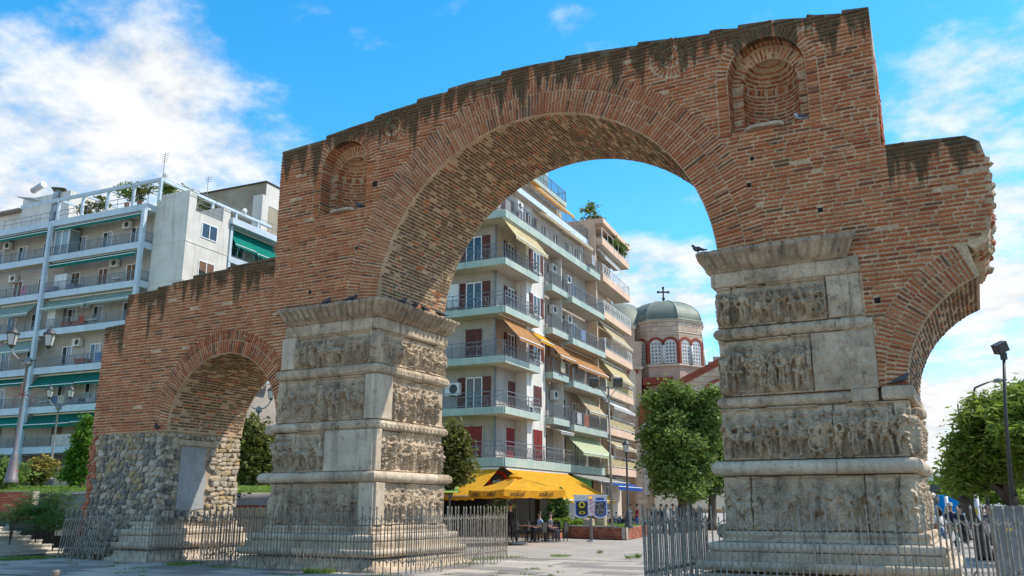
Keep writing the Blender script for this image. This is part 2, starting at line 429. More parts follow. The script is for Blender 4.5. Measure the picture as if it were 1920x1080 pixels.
WING['label'] = 'lower brick wall over the small arch'

# ------------------------------------------------------------------ bricks
BR = []                                  # (8 corner points, colour, owner)
def brick_col():
    k = random.random()
    if k < .62: c = (.43, .135, .056)
    elif k < .78: c = (.33, .09, .042)
    elif k < .90: c = (.46, .175, .08)
    elif k < .985: c = (.21, .085, .05)
    else: c = (.17, .09, .055)
    j = random.uniform(.84, 1.16); h = random.uniform(-.02, .02)
    return (min(.6, c[0]*j), max(.02, c[1]*j + h*.5), max(.015, c[2]*j + h*.4))
def brick(P, t, b, n, L, T, proud=.006, deep=.10, col=None, own=0):
    """P centre on the facing surface, t long axis, b thickness axis, n outward"""
    P = Vector(P); pr = proud + random.uniform(-.007, .009)
    if random.random() < .045: pr -= .012
    L2, T2 = L/2, T/2; vs = []
    for sn in (1, -1):
        for st, sb in ((-1,-1),(1,-1),(1,1),(-1,1)):
            j = .007 if sn > 0 else 0
            k = .92 if sn > 0 else 1.0
            vs.append(P + t*(st*L2*(1 - .012*(sn > 0)) + random.uniform(-j, j)) + b*(sb*T2*k + random.uniform(-j, j)) + n*(pr + random.uniform(-j, j) if sn > 0 else -deep))
    BR.append((vs, col or brick_col(), own))
BF = [(0,1,2,3),(0,4,5,1),(1,5,6,2),(2,6,7,3),(3,7,4,0)]
VX, VY, VZ = Vector((1,0,0)), Vector((0,1,0)), Vector((0,0,1)); NF = Vector((0,-1,0))
PITCHB = .099
def wob(x, z, s=0): return .03*(noise3(x*.35 + s, z*.4, s) - .5) + .016*(noise3(x*1.4, z*1.1, 3+s) - .5)
def courses(poly, y, excl, z0, z1, x0, x1, own, ragged=None):
    z = z0; step = .015
    while z < z1:
        th = PITCHB * random.uniform(.93, 1.07)
        zc = z + th/2
        xs = np.arange(x0, x1, step); ok = inside(poly, xs, np.full(xs.shape, zc)) & inside(poly, xs, np.full(xs.shape, zc - .035)) & inside(poly, xs, np.full(xs.shape, zc + .035))
        for e in excl: ok &= ~e(xs, np.full(xs.shape, zc))
        # runs
        d = np.diff(np.concatenate([[0], ok.astype(int), [0]])); st = np.where(d == 1)[0]; en = np.where(d == -1)[0]
        for a, b in zip(st, en):
            xa, xb = xs[a], xs[min(b, len(xs)-1)]
            if xb - xa < .05: continue
            if ragged and xb > ragged: xb += random.uniform(-.1, .07)
            x = xa + .006
            first = True
            while x < xb - .03:
                L = random.choice((.30, .34, .38, .40, .42, .46, .26, .2)) * random.uniform(.9, 1.08)
                if first: L *= random.uniform(.35, 1.0); first = False
                if xb - (x + L) < .11: L = xb - x - .004
                g = random.uniform(.024, .05)
                T = PITCHB * random.uniform(.44, .58)
                if random.random() < .012: x += L + g; continue          # lost bricks: mortar shows
                xc = x + (L-g)/2
                zz = zc + float(wob(xc, zc, own))
                t = Vector((1, 0, random.uniform(-.012, .012))).normalized()
                brick((xc, y, zz), t, VZ, NF, L - g, T, own=own)
                x += L
        z += th
def ann(c, ro, half=True):
    return lambda x, z: ((x-c[0])**2 + (z-c[1])**2 < ro*ro) & (z > c[1] - .02)
def niche_ex(n, r): return lambda x, z: ((np.abs(x-n[0]) < r) & (z > NB - .02) & (z < n[1])) | ((x-n[0])**2 + (z-n[1])**2 < r*r) & (z >= n[1])
def circ(c, r): return lambda x, z: (x-c[0])**2 + (z-c[1])**2 < r*r
NR = .27
ex_main = [ann(AC, AC[2] + RING), ann(SR, SR[2] + SRING)] + [niche_ex(n, n[2] + NR) for n in NICHES] + [circ(c, c[2]) for c in ROSETTES] + [circ(h, h[2]) for h in HOLES]
# marble covers the wall beside the right pier
ex_main.append(lambda x, z: (z < 7.45) & (x > 9.6) & (x < np.where(z > 6.6, 12.72, np.where(z > 5.5, 12.96, 13.12))))
courses(main_poly, 0.0, ex_main, 4.14, 13.9, -4.3, 15.8, 0, ragged=15.1)
ex_wing = [ann(SL, SL[2] + SRING), lambda x, z: x > -3.55, lambda x, z: (x > -4.2) & (z > 7.46)]
courses(wing_poly, WY, ex_wing, 4.08, 9.5, -12.4, -3.4, 1)

def ring(c, r0, widths, a0, a1, y, own, pitch=.094, tk=.046, join=.035):
    r = r0 + .012
    for wi, w in enumerate(widths):
        n = int(abs(a1-a0) * (r + w/2) / pitch)
        for i in range(n):
            a = a0 + (a1-a0)*(i + .5 + random.uniform(-.08, .08))/n
            t = Vector((math.cos(a), 0, math.sin(a))); b = Vector((-math.sin(a), 0, math.cos(a)))
            parts = [(0, w)] if random.random() < (.62 if w < .6 else .3) else [(0, w*(q := random.uniform(.4, .6))), (w*q, w)]
            for p0, p1 in parts:
                rc = r + (p0+p1)/2 - .004; L = p1 - p0 - join*random.uniform(.6, 1)
                brick((c[0] + t.x*rc, y, c[1] + t.z*rc), t, b, NF, L, tk*random.uniform(.8, 1.15), own=own, proud=.007)
        r += w
ring(AC, AC[2], [.66, .46], .06, math.pi - .06, 0.0, 0)
ring(SL, SL[2], [.42, .32], 0.02, math.pi - .01, WY, 1)
ring(SR, SR[2], [.44, .30], SR_END + .03, math.pi - .02, 0.0, 0)
for n in NICHES:
    ring((n[0], n[1]), n[2], [NR], 0.05, math.pi - .05, 0.0, 0, pitch=.105)
    z = NB + .05
    while z < n[1]:
        for s in (-1, 1): brick((n[0] + s*(n[2] + NR/2), 0, z), VX, VZ, NF, NR - .025, .064, own=0, proud=.007)
        z += PITCHB
for c in ROSETTES:
    ring((c[0], c[1]), .30, [.24], 0, 2*math.pi, 0.0, 0, pitch=.10, tk=.055)
    ring((c[0], c[1]), .07, [.2], 0, 2*math.pi, 0.0, 0, pitch=.085, tk=.045)

def vault(c, r, a0, a1, y0, y1, own, pitch=.100):
    n = int(abs(a1-a0)*r/pitch)
    for i in range(n):
        a = a0 + (a1-a0)*(i+.5)/n
        nn = Vector((-math.cos(a), 0, -math.sin(a))); b = Vector((-math.sin(a), 0, math.cos(a)))
        y = y0 + random.uniform(0, .15)
        while y < y1 - .06:
            L = random.uniform(.22, .42)
            if y + L > y1: L = y1 - y
            if random.random() > .03:
                rr = r
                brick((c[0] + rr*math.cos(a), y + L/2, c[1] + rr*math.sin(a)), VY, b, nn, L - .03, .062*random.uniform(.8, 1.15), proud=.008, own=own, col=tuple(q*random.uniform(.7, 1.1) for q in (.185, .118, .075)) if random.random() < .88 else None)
            y += L
vault(AC, AC[2], .07, math.pi - .07, .06, DEPTH - .02, 0)
vault(SL, SL[2], .02, math.pi - .02, WY + .06, DEPTH - .12, 1)
vault(SR, SR[2], SR_END + .02, math.pi - .03, .06, DEPTH - .02, 0)
# right reveal of the tall wall above the broken shoulder, and the left one above the wing
for xx, nn, z0, z1 in ((13.66, VX, 9.45, 12.85), (-4.17, -VX, 9.45, 12.9)):
    z = z0
    while z < z1:
        y = random.uniform(0, .2)
        while y < DEPTH - .1:
            L = random.uniform(.2, .42)
            if random.random() > .06: brick((xx + (.02 - .042*y if nn.x > 0 else -.02), y + L/2, z + .06), VY, VZ, nn, L - .03, .064, own=0)
            y += L
        z += PITCHB

# niches: a stepped frame, then a half-round shell
for ni, n in enumerate(NICHES):
    mb = MB(); o1 = niche_poly(n, n[2]); ri = n[2] - .25; czi = n[1] - .12; o2 = niche_poly(n, ri, NB, czi); D1 = .5
    m = len(o1)
    mb.add([(x, .02, z) for x, z in o1] + [(x, D1, z) for x, z in o1], [(i, (i+1) % m, m + (i+1) % m, m + i) for i in range(m)])
    mb.add([(x, D1, z) for x, z in o1] + [(x, D1, z) for x, z in o2], [(i, (i+1) % m, m + (i+1) % m, m + i) for i in range(m)])
    # half cylinder + quarter dome
    K = 18; vs = []; rows = [NB, czi] ; fs = []
    for z in rows:
        for k in range(K+1):
            t = math.pi*k/K; vs.append((n[0] - ri*math.cos(t), D1 + ri*math.sin(t), z))
    for j in range(1, 9):
        e = math.pi/2*j/8
        for k in range(K+1):
            t = math.pi*k/K; vs.append((n[0] - ri*math.cos(t)*math.cos(e), D1 + ri*math.sin(t)*math.cos(e), czi + ri*math.sin(e)))
    for j in range(9):
        for k in range(K): a = j*(K+1)+k; fs.append((a, a+K+1, a+K+2, a+1))
    mb.add(vs, fs, 0, None, True)
    mb.add([(n[0]-ri, D1, NB+.001)] + [(n[0] - ri*math.cos(math.pi*k/K), D1 + ri*math.sin(math.pi*k/K), NB+.001) for k in range(1, K+1)], [tuple(range(K+1))])
    nobj = mb.build('niche', M_MORTAR, ARCH)
    ring((n[0], czi), ri, [n[2] - ri + .06], .08, math.pi - .08, D1 + .003, 0, pitch=.10)
    z = NB + .05
    while z < czi:
        for s in (-1, 1): brick((n[0] + s*(ri + .12), D1 + .003, z), VX, VZ, NF, .22, .064, own=0)
        z += PITCHB
    z = NB + .06
    while z < czi + ri*.95:
        rr = ri if z < czi else math.sqrt(max(.01, ri*ri - (z-czi)**2))
        if rr > .12:
            nb = max(4, int(math.pi*rr/.26)); off = random.random()
            for k in range(nb):
                t = math.pi*(k + .5 + (off-.5)*.6)/nb
                if t < .05 or t > math.pi - .05: continue
                nn = Vector((math.cos(t), -math.sin(t), 0 if z < czi else -.5*(z-czi)/ri)).normalized(); tt = Vector((math.sin(t), math.cos(t), 0))
                band = czi - .02 < z < czi + .2
                if band:
                    if z - czi < .1:
                        for q in range(3):
                            t2 = t + (q-1)*.09; brick((n[0] - rr*math.cos(t2), D1 + rr*math.sin(t2), czi + .1), VZ, Vector((math.sin(t2), math.cos(t2), 0)), Vector((math.cos(t2), -math.sin(t2), 0)), .2, .05, own=0, deep=.03, proud=.02)
                else: brick((n[0] - rr*math.cos(t), D1 + rr*math.sin(t), z), tt, VZ, nn, math.pi*rr/nb - .03, .056, own=0, deep=.04, proud=.02)
        z += PITCHB
    for s in (-1, 1):                          # reveal of the outer frame
        z = NB + .05
        while z < n[1]:
            brick((n[0] + s*(n[2] - .004), .25, z), VY, VZ, VX*(-s), .44, .058, own=0, deep=.03, proud=.008); z += PITCHB
    for i in range(26):
        a = math.pi*(i + .5)/26; brick((n[0] + (n[2] - .004)*math.cos(a), .25, n[1] + (n[2] - .004)*math.sin(a)), VY, Vector((-math.sin(a), 0, math.cos(a))), Vector((-math.cos(a), 0, -math.sin(a))), .44, .058, own=0, deep=.03, proud=.008)
    # stone sill
    sl = MB(); xs = n[0] + (-.12 if ni == 0 else .05); prof = []
    for k in range(13):
        t = k/12; prof.append((xs - .46 + .92*t, -.20*math.sin(math.pi*min(1, max(0, t)))**.6 - .03, NB - .05 + .015*math.sin(9*t)))
    sl.prism([(xs-.46, .3, NB-.05)] + prof + [(xs+.46, .3, NB-.05)], (0, 0, .075))
    sl.build('stone_sill', M_MARBLE, nobj)
# putlog holes
for h in HOLES:
    mb = MB(); r = h[2]*.8
    mb.add([(h[0]-r,.019,h[1]-r),(h[0]+r,.019,h[1]-r),(h[0]+r,.019,h[1]+r),(h[0]-r,.019,h[1]+r),(h[0]-r,.5,h[1]-r),(h[0]+r,.5,h[1]-r),(h[0]+r,.5,h[1]+r),(h[0]-r,.5,h[1]+r)], [(0,1,5,4),(1,2,6,5),(2,3,7,6),(3,0,4,7),(4,5,6,7)])
    mb.v = [(x, y - .0, z) for x, y, z in mb.v]
    mb.box((h[0]-r*.95, .012, h[1]-r*.95), (h[0]+r*.95, .0205, h[1]+r*.95), 1)
    mb.build('putlog_hole', [M_MORTAR, mk('hole_dark', (.02, .017, .014), None, rough=1)] if h is HOLES[0] else [M_MORTAR, bpy.data.materials['hole_dark']], WALL)

# the 300 bricks that show largest are parts of their own, the rest one facing
def shown(vs):
    c = sum(vs[:4], Vector())/4; n = (vs[1]-vs[0]).cross(vs[2]-vs[0]); 
    d = CAM - c; a = abs(n.dot(d.normalized())); return a / d.length_squared
order = sorted(range(len(BR)), key=lambda i: -shown(BR[i][0]) * (1 if BR[i][0][0].y < .5 else .2) * (1 if BR[i][0][0].x < 15.3 else .7))
singles = set(order[:300])
mbs = [MB(), MB()]
for i, (vs, c, own) in enumerate(BR):
    if i in singles:
        mb = MB(); mb.add(vs, BF, 0, c); mb.build('brick', M_BRICK, WALL if own == 0 else WING)
    else: mbs[own].add(vs, BF, 0, c)
for own, par in ((0, WALL), (1, WING)): tag(mbs[own].build('brick_facing', M_BRICK, par), kind='stuff')

# ================================================================== carved marble piers
def cap(h, U, Z, x0, z0, x1, z1, r, ht, r1=None):
    r1 = r if r1 is None else r1
    dx, dz = x1-x0, z1-z0; l2 = dx*dx + dz*dz + 1e-9
    t = np.clip(((U-x0)*dx + (Z-z0)*dz)/l2, 0, 1); d2 = (U-x0-t*dx)**2 + (Z-z0-t*dz)**2
    rr = r + (r1-r)*t
    b = np.clip(1 - d2/(rr*rr), 0, 1)**.36*ht
    np.maximum(h, b, out=h)
def ringd(h, U, Z, x, z, r, w, ht):
    d = np.abs(np.hypot(U-x, Z-z) - r); np.maximum(h, np.sqrt(np.clip(1-(d/w)**2, 0, 1))*ht, out=h)
rr_ = random.Random(11)
def man(h, U, Z, x, z, H, ht=.09):
    u = rr_.uniform; lean = u(-.05, .05)*H
    cap(h, U, Z, x+lean, z+.91*H, x+lean*1.1, z+.93*H, .07*H, ht*.95)
    cap(h, U, Z, x+lean*.8, z+.76*H, x, z+.52*H, .115*H, ht, .09*H)
    k = rr_.random()
    if k < .45:                                                        # robe with folds
        cap(h, U, Z, x, z+.55*H, x+u(-.03,.03)*H, z+.08*H, .10*H, ht*.85, .13*H)
        for q in range(3):
            xo = x + (q-1)*.07*H; cap(h, U, Z, xo, z+.5*H, xo+u(-.04,.04)*H, z+.1*H, .025*H, ht*1.1)
    else:
        s = u(.05, .12)*H
        cap(h, U, Z, x, z+.52*H, x-s, z+.27*H, .065*H, ht*.85, .05*H); cap(h, U, Z, x-s, z+.27*H, x-s*u(.6,1.2), z+.02*H, .048*H, ht*.75, .035*H)
        cap(h, U, Z, x, z+.52*H, x+s, z+.28*H, .065*H, ht*.85, .05*H); cap(h, U, Z, x+s, z+.28*H, x+s*u(.7,1.5), z+.02*H, .048*H, ht*.75, .035*H)
        cap(h, U, Z, x-.1*H, z+.44*H, x+.1*H, z+.42*H, .06*H, ht*.9)
    for s in (-1, 1):
        ex, ez = x + s*u(.12, .2)*H, z + u(.52, .74)*H
        cap(h, U, Z, x+s*.1*H+lean*.7, z+.76*H, ex, ez, .042*H, ht*.9); cap(h, U, Z, ex, ez, ex+u(-.12,.16)*H, ez+u(-.16,.16)*H, .035*H, ht*.85, .028*H)
    if rr_.random() < .35: ringd(h, U, Z, x+u(-.12,.12)*H, z+.58*H, .09*H, .045*H, ht*1.15); cap(h, U, Z, x, z+.58*H, x+.01, z+.58*H, .08*H, ht*1.05)
    if rr_.random() < .4: xs = x+u(-.2,.2)*H; cap(h, U, Z, xs, z+.1*H, xs+u(-.1,.1)*H, z+1.02*H, .016*H, ht*.6)
def horse(h, U, Z, x, z, H, s=1, rider=True, ht=.1):
    u = rr_.uniform
    cap(h, U, Z, x-.20*H*s, z+.46*H, x+.20*H*s, z+.49*H, .145*H, ht, .135*H)
    cap(h, U, Z, x+.22*H*s, z+.52*H, x+.36*H*s, z+.76*H, .095*H, ht, .06*H)
    cap(h, U, Z, x+.36*H*s, z+.78*H, x+.50*H*s, z+.66*H, .058*H, ht*1.05, .036*H)
    for bx in (-.24, -.13, .16, .26):
        k = u(-.06, .09)*H*s
        cap(h, U, Z, x+bx*H*s, z+.42*H, x+bx*H*s+k, z+.2*H, .05*H, ht*.75, .035*H); cap(h, U, Z, x+bx*H*s+k, z+.2*H, x+bx*H*s+k*u(.2,1), z+.01, .032*H, ht*.65, .026*H)
    cap(h, U, Z, x-.33*H*s, z+.5*H, x-.42*H*s, z+.2*H, .04*H, ht*.6)
    if rider:
        cap(h, U, Z, x, z+.6*H, x+.02*H*s, z+.82*H, .085*H, ht*1.05); cap(h, U, Z, x+.02*H*s, z+.93*H, x+.025*H*s, z+.94*H, .062*H, ht)
        cap(h, U, Z, x+.02*H*s, z+.6*H, x+.07*H*s, z+.33*H, .05*H, ht*1.15); cap(h, U, Z, x, z+.78*H, x+.2*H*s, z+.68*H, .038*H, ht)
        cap(h, U, Z, x-.05*H*s, z+.8*H, x-.25*H*s, z+.6*H, .08*H, ht*.7, .03*H)
def scene_relief(h, U, Z, x0, x1, z0, z1, wheel=None, dens=1.0):
    H = (z1-z0)*.92; x = x0 + .12*H
    for _ in range(2):                                                # a back row, then the front row
        x = x0 + rr_.uniform(.05, .2)*H
        while x < x1 - .1*H:
            if _ == 0: man(h, U, Z, x, z0 + .1*H, H*.9, .055); x += rr_.uniform(.24, .38)*H/dens
            elif rr_.random() < .30 and x < x1 - .6*H:
                horse(h, U, Z, x + .35*H, z0 + .015, H*rr_.uniform(.9, 1.0), rr_.choice((-1, 1)), rr_.random() < .7); x += .85*H/dens
            else: man(h, U, Z, x, z0 + .01, H*rr_.uniform(.88, 1.0), .10); x += rr_.uniform(.28, .5)*H/dens
    if wheel:
        ringd(h, U, Z, wheel, z0 + .28*H, .17*H, .035*H, .09)
        for k in range(6):
            a = math.pi*k/6; cap(h, U, Z, wheel - .16*H*math.cos(a), z0+.28*H - .16*H*math.sin(a), wheel + .16*H*math.cos(a), z0+.28*H + .16*H*math.sin(a), .014*H, .07)
def blur(a, n=1):
    for _ in range(n):
        p = np.pad(a, 1, mode='edge'); a = (p[1:-1,1:-1]*2 + p[:-2,1:-1] + p[2:,1:-1] + p[1:-1,:-2] + p[1:-1,2:])/6
    return a
RES = .014
def relief_row(pier, O, ud, nd, width, z0, z1, seams, kinds, wheel=None, wear=.5, seed=0, dens=1.0, gain=2.0):
    """one register of blocks; O point at u=0, ud along, nd outward. kinds per block: r relief, p plain, w worn, s smooth new"""
    nu = max(3, int(width/RES)); nz = int((z1-z0)/RES)
    u = np.linspace(0, width, nu); z = np.linspace(z0, z1, nz); U, Zg = np.meshgrid(u, z)
    h = np.zeros_like(U); rr_.seed(seed)
    scene_relief(h, U, Zg, 0, width, z0 + .05, z1 - .05, wheel, dens)
    h = blur(h, 1)*gain
    fm = np.clip((h - .07)/.06, 0, 1)            # drapery folds and harness cut into the figures
    ph = U*11 + 5*fbm(U*2.3 + seed, Zg*2.3, 1.*seed, 3)*6 + Zg*5
    h = h + fm*(.024*np.sin(ph*4.2) - .05*np.clip(np.abs(fbm(U*7 + seed, Zg*7, 3.*seed, 3) - .5)*-14 + 1, 0, 1)) - (1 - fm)*.05 - .09*np.clip((fbm(U*6.5, Zg*6.5 + seed, 2., 3) - .60)*9, 0, 1)
    ero = fbm(U*2.2 + seed*3.1, Zg*2.2, seed*1.7, 4); wearm = np.clip((ero - (.78 - .26*wear))*6, 0, 1)
    worn = .11 + .08*(fbm(U*3.4 + 9, Zg*3.4, seed + 5., 5) - .5)
    h = h*(1-wearm) + (h*.38 + worn*.8)*wearm
    h += .018*(fbm(U*9, Zg*9, seed + 2., 4) - .5) + .03*(fbm(U*1.6, Zg*1.6, seed + 8., 3) - .5)
    edge_t = np.exp(-((z1 - Zg)/.05)**2)*.12 + np.exp(-((Zg - z0)/.045)**2)*.13
    h = np.maximum(h, edge_t*(fbm(U*2, Zg*2, seed+4., 3) > .42))
    ss = [0.0] + list(seams) + [width]
    for bi in range(len(ss)-1):
        a, b = ss[bi] + .007, ss[bi+1] - .007; k = kinds[bi]
        nb = max(3, int((b-a)/RES)); ub = np.linspace(a, b, nb)
        ji = np.clip((ub/width*(nu-1)).astype(int), 0, nu-1)
        hb = h[:, ji].copy(); Ub, Zb = np.meshgrid(ub, z)
        if k == 'p': hb = .10 + .08*(fbm(Ub*2.4, Zb*2.4, seed + bi*3., 6) - .5) + hb*.2
        if k == 'w': hb = .05 + .18*(fbm(Ub*2.6, Zb*2.0, seed + bi*5., 6) - .5) + hb*.6
        if k == 's': hb = .15 + .006*(fbm(Ub*2, Zb*2, seed + bi*3., 3) - .5)
        # rounded, chipped arrises
        e = np.minimum(np.minimum(Ub - a, b - Ub), np.minimum(Zb - z0 - .004, z1 - .004 - Zb))
        rad = .012 if k == 's' else .03 + .09*np.clip(fbm(Ub*3, Zb*3, seed + bi*2., 3) - .48, 0, 1)
        q = np.clip(e/rad, 0, 1); hb = hb - (.012 if k == 's' else .05)*(1 - np.sqrt(1 - (1-q)**2))
        # long cracks
        if k in 'rwp' and (bi + seed) % 3 == 0:
            cx = a + (b-a)*(.3 + .4*((seed*37 % 10)/10)); cl = cx + .25*(fbm(Zb*1.5, seed + Zb*0, 1., 4) - .5)*1.6
            hb = hb - .04*np.exp(-((Ub - cl)/.012)**2)
        P = np.empty(Ub.shape + (3,)); 
        for i in range(3): P[..., i] = O[i] + ud[i]*Ub + nd[i]*(hb - .075)
        P[..., 2] = Zb
        # returns into the wall
        back = P.copy(); 
        for i in range(3): back[..., i] = O[i] + ud[i]*Ub + nd[i]*(-.30)
        back[..., 2] = Zb
        Q = np.concatenate([back[:1], P, back[-1:]], 0)
        L = np.concatenate([back[:1, :1], back[:, :1], back[-1:, :1]], 0); Rr = np.concatenate([back[:1, -1:], back[:, -1:], back[-1:, -1:]], 0)
        Q = np.concatenate([L, Q, Rr], 1)
        nm = 'relief_block' if k in 'rw' else 'marble_block'
        o = link(nm, grid_mesh(nm, Q, M_MARBLE_N if k == 's' else M_MARBLE_D if k == 'w' and (bi % 2) else M_MARBLE), pier)
        if k == 's': o['label'] = 'smooth plain replacement block'
def moulding(pier, rect, prof, name, sides, res=.03, disp=None, splits=None, mat=None, seed=0, mats=None):
    """a profile [(out, z)] run round the rectangle with mitred corners; disp(s, frac, side) -> extra outwards"""
    x0, x1, y0, y1 = rect; pr = np.array(prof, float); o = pr[:, 0]; zz = pr[:, 1]
    for sd in sides:
        if sd == 'front': A = np.stack([x0 - o, y0 - o], 1); B = np.stack([x1 + o, y0 - o], 1); nn = np.array([0, -1]); ln = x1 - x0
        elif sd == 'right': A = np.stack([x1 + o, y0 - o], 1); B = np.stack([x1 + o, y1 + o], 1); nn = np.array([1, 0]); ln = y1 - y0
        elif sd == 'left': A = np.stack([x0 - o, y1 + o], 1); B = np.stack([x0 - o, y0 - o], 1); nn = np.array([-1, 0]); ln = y1 - y0
        else: A = np.stack([x1 + o, y1 + o], 1); B = np.stack([x0 - o, y1 + o], 1); nn = np.array([0, 1]); ln = x1 - x0
        cuts = [0.0] + list((splits or {}).get(sd, [])) + [1.0]
        rs = res if sd in ('front', 'right') else .3
        for ci in range(len(cuts)-1):
            t0, t1 = cuts[ci], cuts[ci+1]; n = max(2, int((t1-t0)*ln/rs)); t = np.linspace(t0, t1, n+1)
            g = .004/ln
            if ci > 0: t[0] += g
            if ci < len(cuts)-2: t[-1] -= g
            X = A[:, None, 0]*(1-t) + B[:, None, 0]*t; Y = A[:, None, 1]*(1-t) + B[:, None, 1]*t; Zq = np.repeat(zz[:, None], n+1, 1)
            d = .045*(fbm(X*1.7 + seed, Y*1.7, Zq*1.7, 4) - .5) + .02*(fbm(X*8, Y*8, Zq*8, 3) - .5)
            lo_ = .10*np.clip(fbm(X*1.3 + seed*2, Y*1.3 + 3, Zq*2.5, 4) - .62, 0, 1)
            if disp is not None: d = d + disp((t*ln)[None, :] + 0*X, np.linspace(0, 1, len(zz))[:, None] + 0*X, sd, X, Y, Zq) - lo_
            else: d = d*1.2 - lo_*3.2
            cor = np.minimum(t - 0, 1 - t)*ln; 
            fade = np.clip(cor/.06, 0.0, 1)[None, :] if disp is not None else 1.0
            d = d*(fade*.8 + .2) if disp is not None else d
            P = np.stack([X + nn[0]*d, Y + nn[1]*d, Zq], -1)
            k = name if isinstance(name, str) else name[ci]
            mm = (mats[sd][ci] if mats and sd in mats else mat) or M_MARBLE
            # close the ends and the back
            bk = P.copy(); cxm, cym = (x0+x1)/2, (y0+y1)/2
            bx = np.where(nn[0] == 0, P[..., 0], x1 - .15 if nn[0] > 0 else x0 + .15); by = np.where(nn[1] == 0, P[..., 1], y0 + .15 if nn[1] < 0 else y1 - .15)
            bx = np.clip(bx, x0 + .02, x1 - .02) ; by = np.clip(by, y0 + .02, y1 - .02)
            bk[..., 0] = bx; bk[..., 1] = by
            Q = np.concatenate([bk[:1], P, bk[-1:]], 0); Le = np.concatenate([bk[:1, :1], bk[:, :1], bk[-1:, :1]], 0); Re = np.concatenate([bk[:1, -1:], bk[:, -1:], bk[-1:, -1:]], 0)
            if ci > 0: Q = np.concatenate([Le, Q], 1)
            if ci < len(cuts)-2: Q = np.concatenate([Q, Re], 1)
            link(k, grid_mesh(k, Q, mm), pier)
def half_round(out0, z0, z1, n=10):
    c = (z0+z1)/2; r = (z1-z0)/2
    return [(out0 + r*math.cos(a)*1.0, c + r*math.sin(a)) for a in np.linspace(-math.pi/2, math.pi/2, n)]
def leaves(w=.21, dep=.17):
    def f(s, q, sd, X, Y, Z):
        a = np.abs(((s/w) % 1) - .5)*2
        lob = np.clip(1 - (a/(.92 - .35*np.abs(q-.35)))**2, 0, 1)**.5
        rib = .35*np.exp(-(a/.12)**2) + .3*np.cos(a*9 + q*3)*np.clip(1-a, 0, 1)
        fz = np.clip(q*6, 0, 1)*np.clip((.82-q)*8, 0, 1)
        return (lob*dep*(.8 + .5*rib) - .02)*fz
    return f
def scales(w=.13):
    def f(s, q, sd, X, Y, Z):
        row = np.floor(q*4); a = ((s/w + .5*(row % 2)) % 1) - .5; b = (q*4) % 1
        d = np.hypot(a*1.1, b*.8 - .1)
        keep = (fbm(X*1.3 + 4, Y*1.3, Z, 3) > .36)
        return np.where(keep, .045*np.clip(1 - (d/.52)**2, 0, 1) - .02*np.clip(d*2-.9, 0, 1), 0)
    return f
def scroll(w=.38):
    def f(s, q, sd, X, Y, Z):
        c = np.floor(s/w); a = (s/w - c - .5)*w; b = (q - .5)*.36; r = np.hypot(a, b)
        up = np.where(c % 2 == 0, 1, -1)
        e = np.exp(-((r - .115)/.025)**2) + np.exp(-((r - .035)/.035)**2) + .8*np.exp(-((b - up*.11*np.sin(s/w*math.pi))/.022)**2)
        keep = np.clip((fbm(X*1.5 + 2, Y*1.5, Z, 3) - .34)*6, .15, 1)
        return .06*np.clip(e, 0, 1.1)*keep*np.clip(q*8, 0, 1)*np.clip((1-q)*8, 0, 1)
    return f
def holes_end(t_lo):
    def f(s, q, sd, X, Y, Z):
        if sd != 'right': return 0*s
        a = ((s/.1 + .5*(np.floor(q*7) % 2)) % 1) - .5; b = (q*7) % 1 - .5
        return np.where((s > t_lo) & (np.hypot(a, b) < .3), -.05, 0)
    return f

def core_box(name, x0, x1, y0, y1, z0, z1, mat): mb = MB(); mb.box((x0, y0, z0), (x1, y1, z1)); return mb.build(name, mat, ARCH)
LX0, LX1 = -3.66, 0.0
PL = core_box('marble_pier', LX0 + .22, LX1 - .22, .22, DEPTH - .22, .05, 7.44, M_MARBLE_D)
PL['label'] = 'carved marble pier between the small arch and the great arch'
RX0, RX1 = 9.70, 13.62
PR = core_box('marble_pier', RX0 + .22, RX1 - .5, .22, DEPTH - .22, .05, 7.44, M_MARBLE_D)
mb = MB(); mb.box((RX1 - .5, .1, .05), (RX1 - .06, DEPTH - .1, 4.11)); mb.build('inner_block', M_MARBLE_D, PR)
PR['label'] = 'carved marble pier under the broken shoulder of brick'
oF, oS = (lambda x0, y=-.0: Vector((x0, y, 0))), (lambda x1, y0=0: Vector((x1, y0, 0)))
# ---- left pier: front registers
relief_row(PL, oF(-3.55), VX, NF, 3.55, 5.65, 6.61, [.55], 'sr', seed=3, wear=.2, gain=2.9, dens=1.2)
relief_row(PL, oF(-3.66), VX, NF, 3.66, 4.06, 5.32, [.30, 1.45, 3.32], 'wwrs', seed=5, wear=.35, gain=2.9)
relief_row(PL, oF(-3.72), VX, NF, 3.72, 2.63, 3.77, [.80, 2.0], 'rrs', seed=9, wear=.5, gain=2.9)
relief_row(PL, oF(-3.72), VX, NF, 3.80, 1.17, 2.31, [.78, 3.3], 'wws', seed=12, wear=1.0, gain=2.6)
# ---- left pier: side registers
relief_row(PL, oS(0), VY, VX, DEPTH, 5.65, 6.61, [.5, 2.0], 'wrr', seed=21, wear=.12, dens=1.15)
relief_row(PL, oS(0), VY, VX, DEPTH, 4.06, 5.32, [.72, 1.75], 'srr', seed=23, wear=.15)
relief_row(PL, oS(0), VY, VX, DEPTH, 2.63, 3.77, [.28, 1.6], 'srr', seed=25, wear=.3)
relief_row(PL, oS(.06), VY, VX, DEPTH, 1.17, 2.31, [.42, 1.35], 'sww', seed=27, wear=1.0)
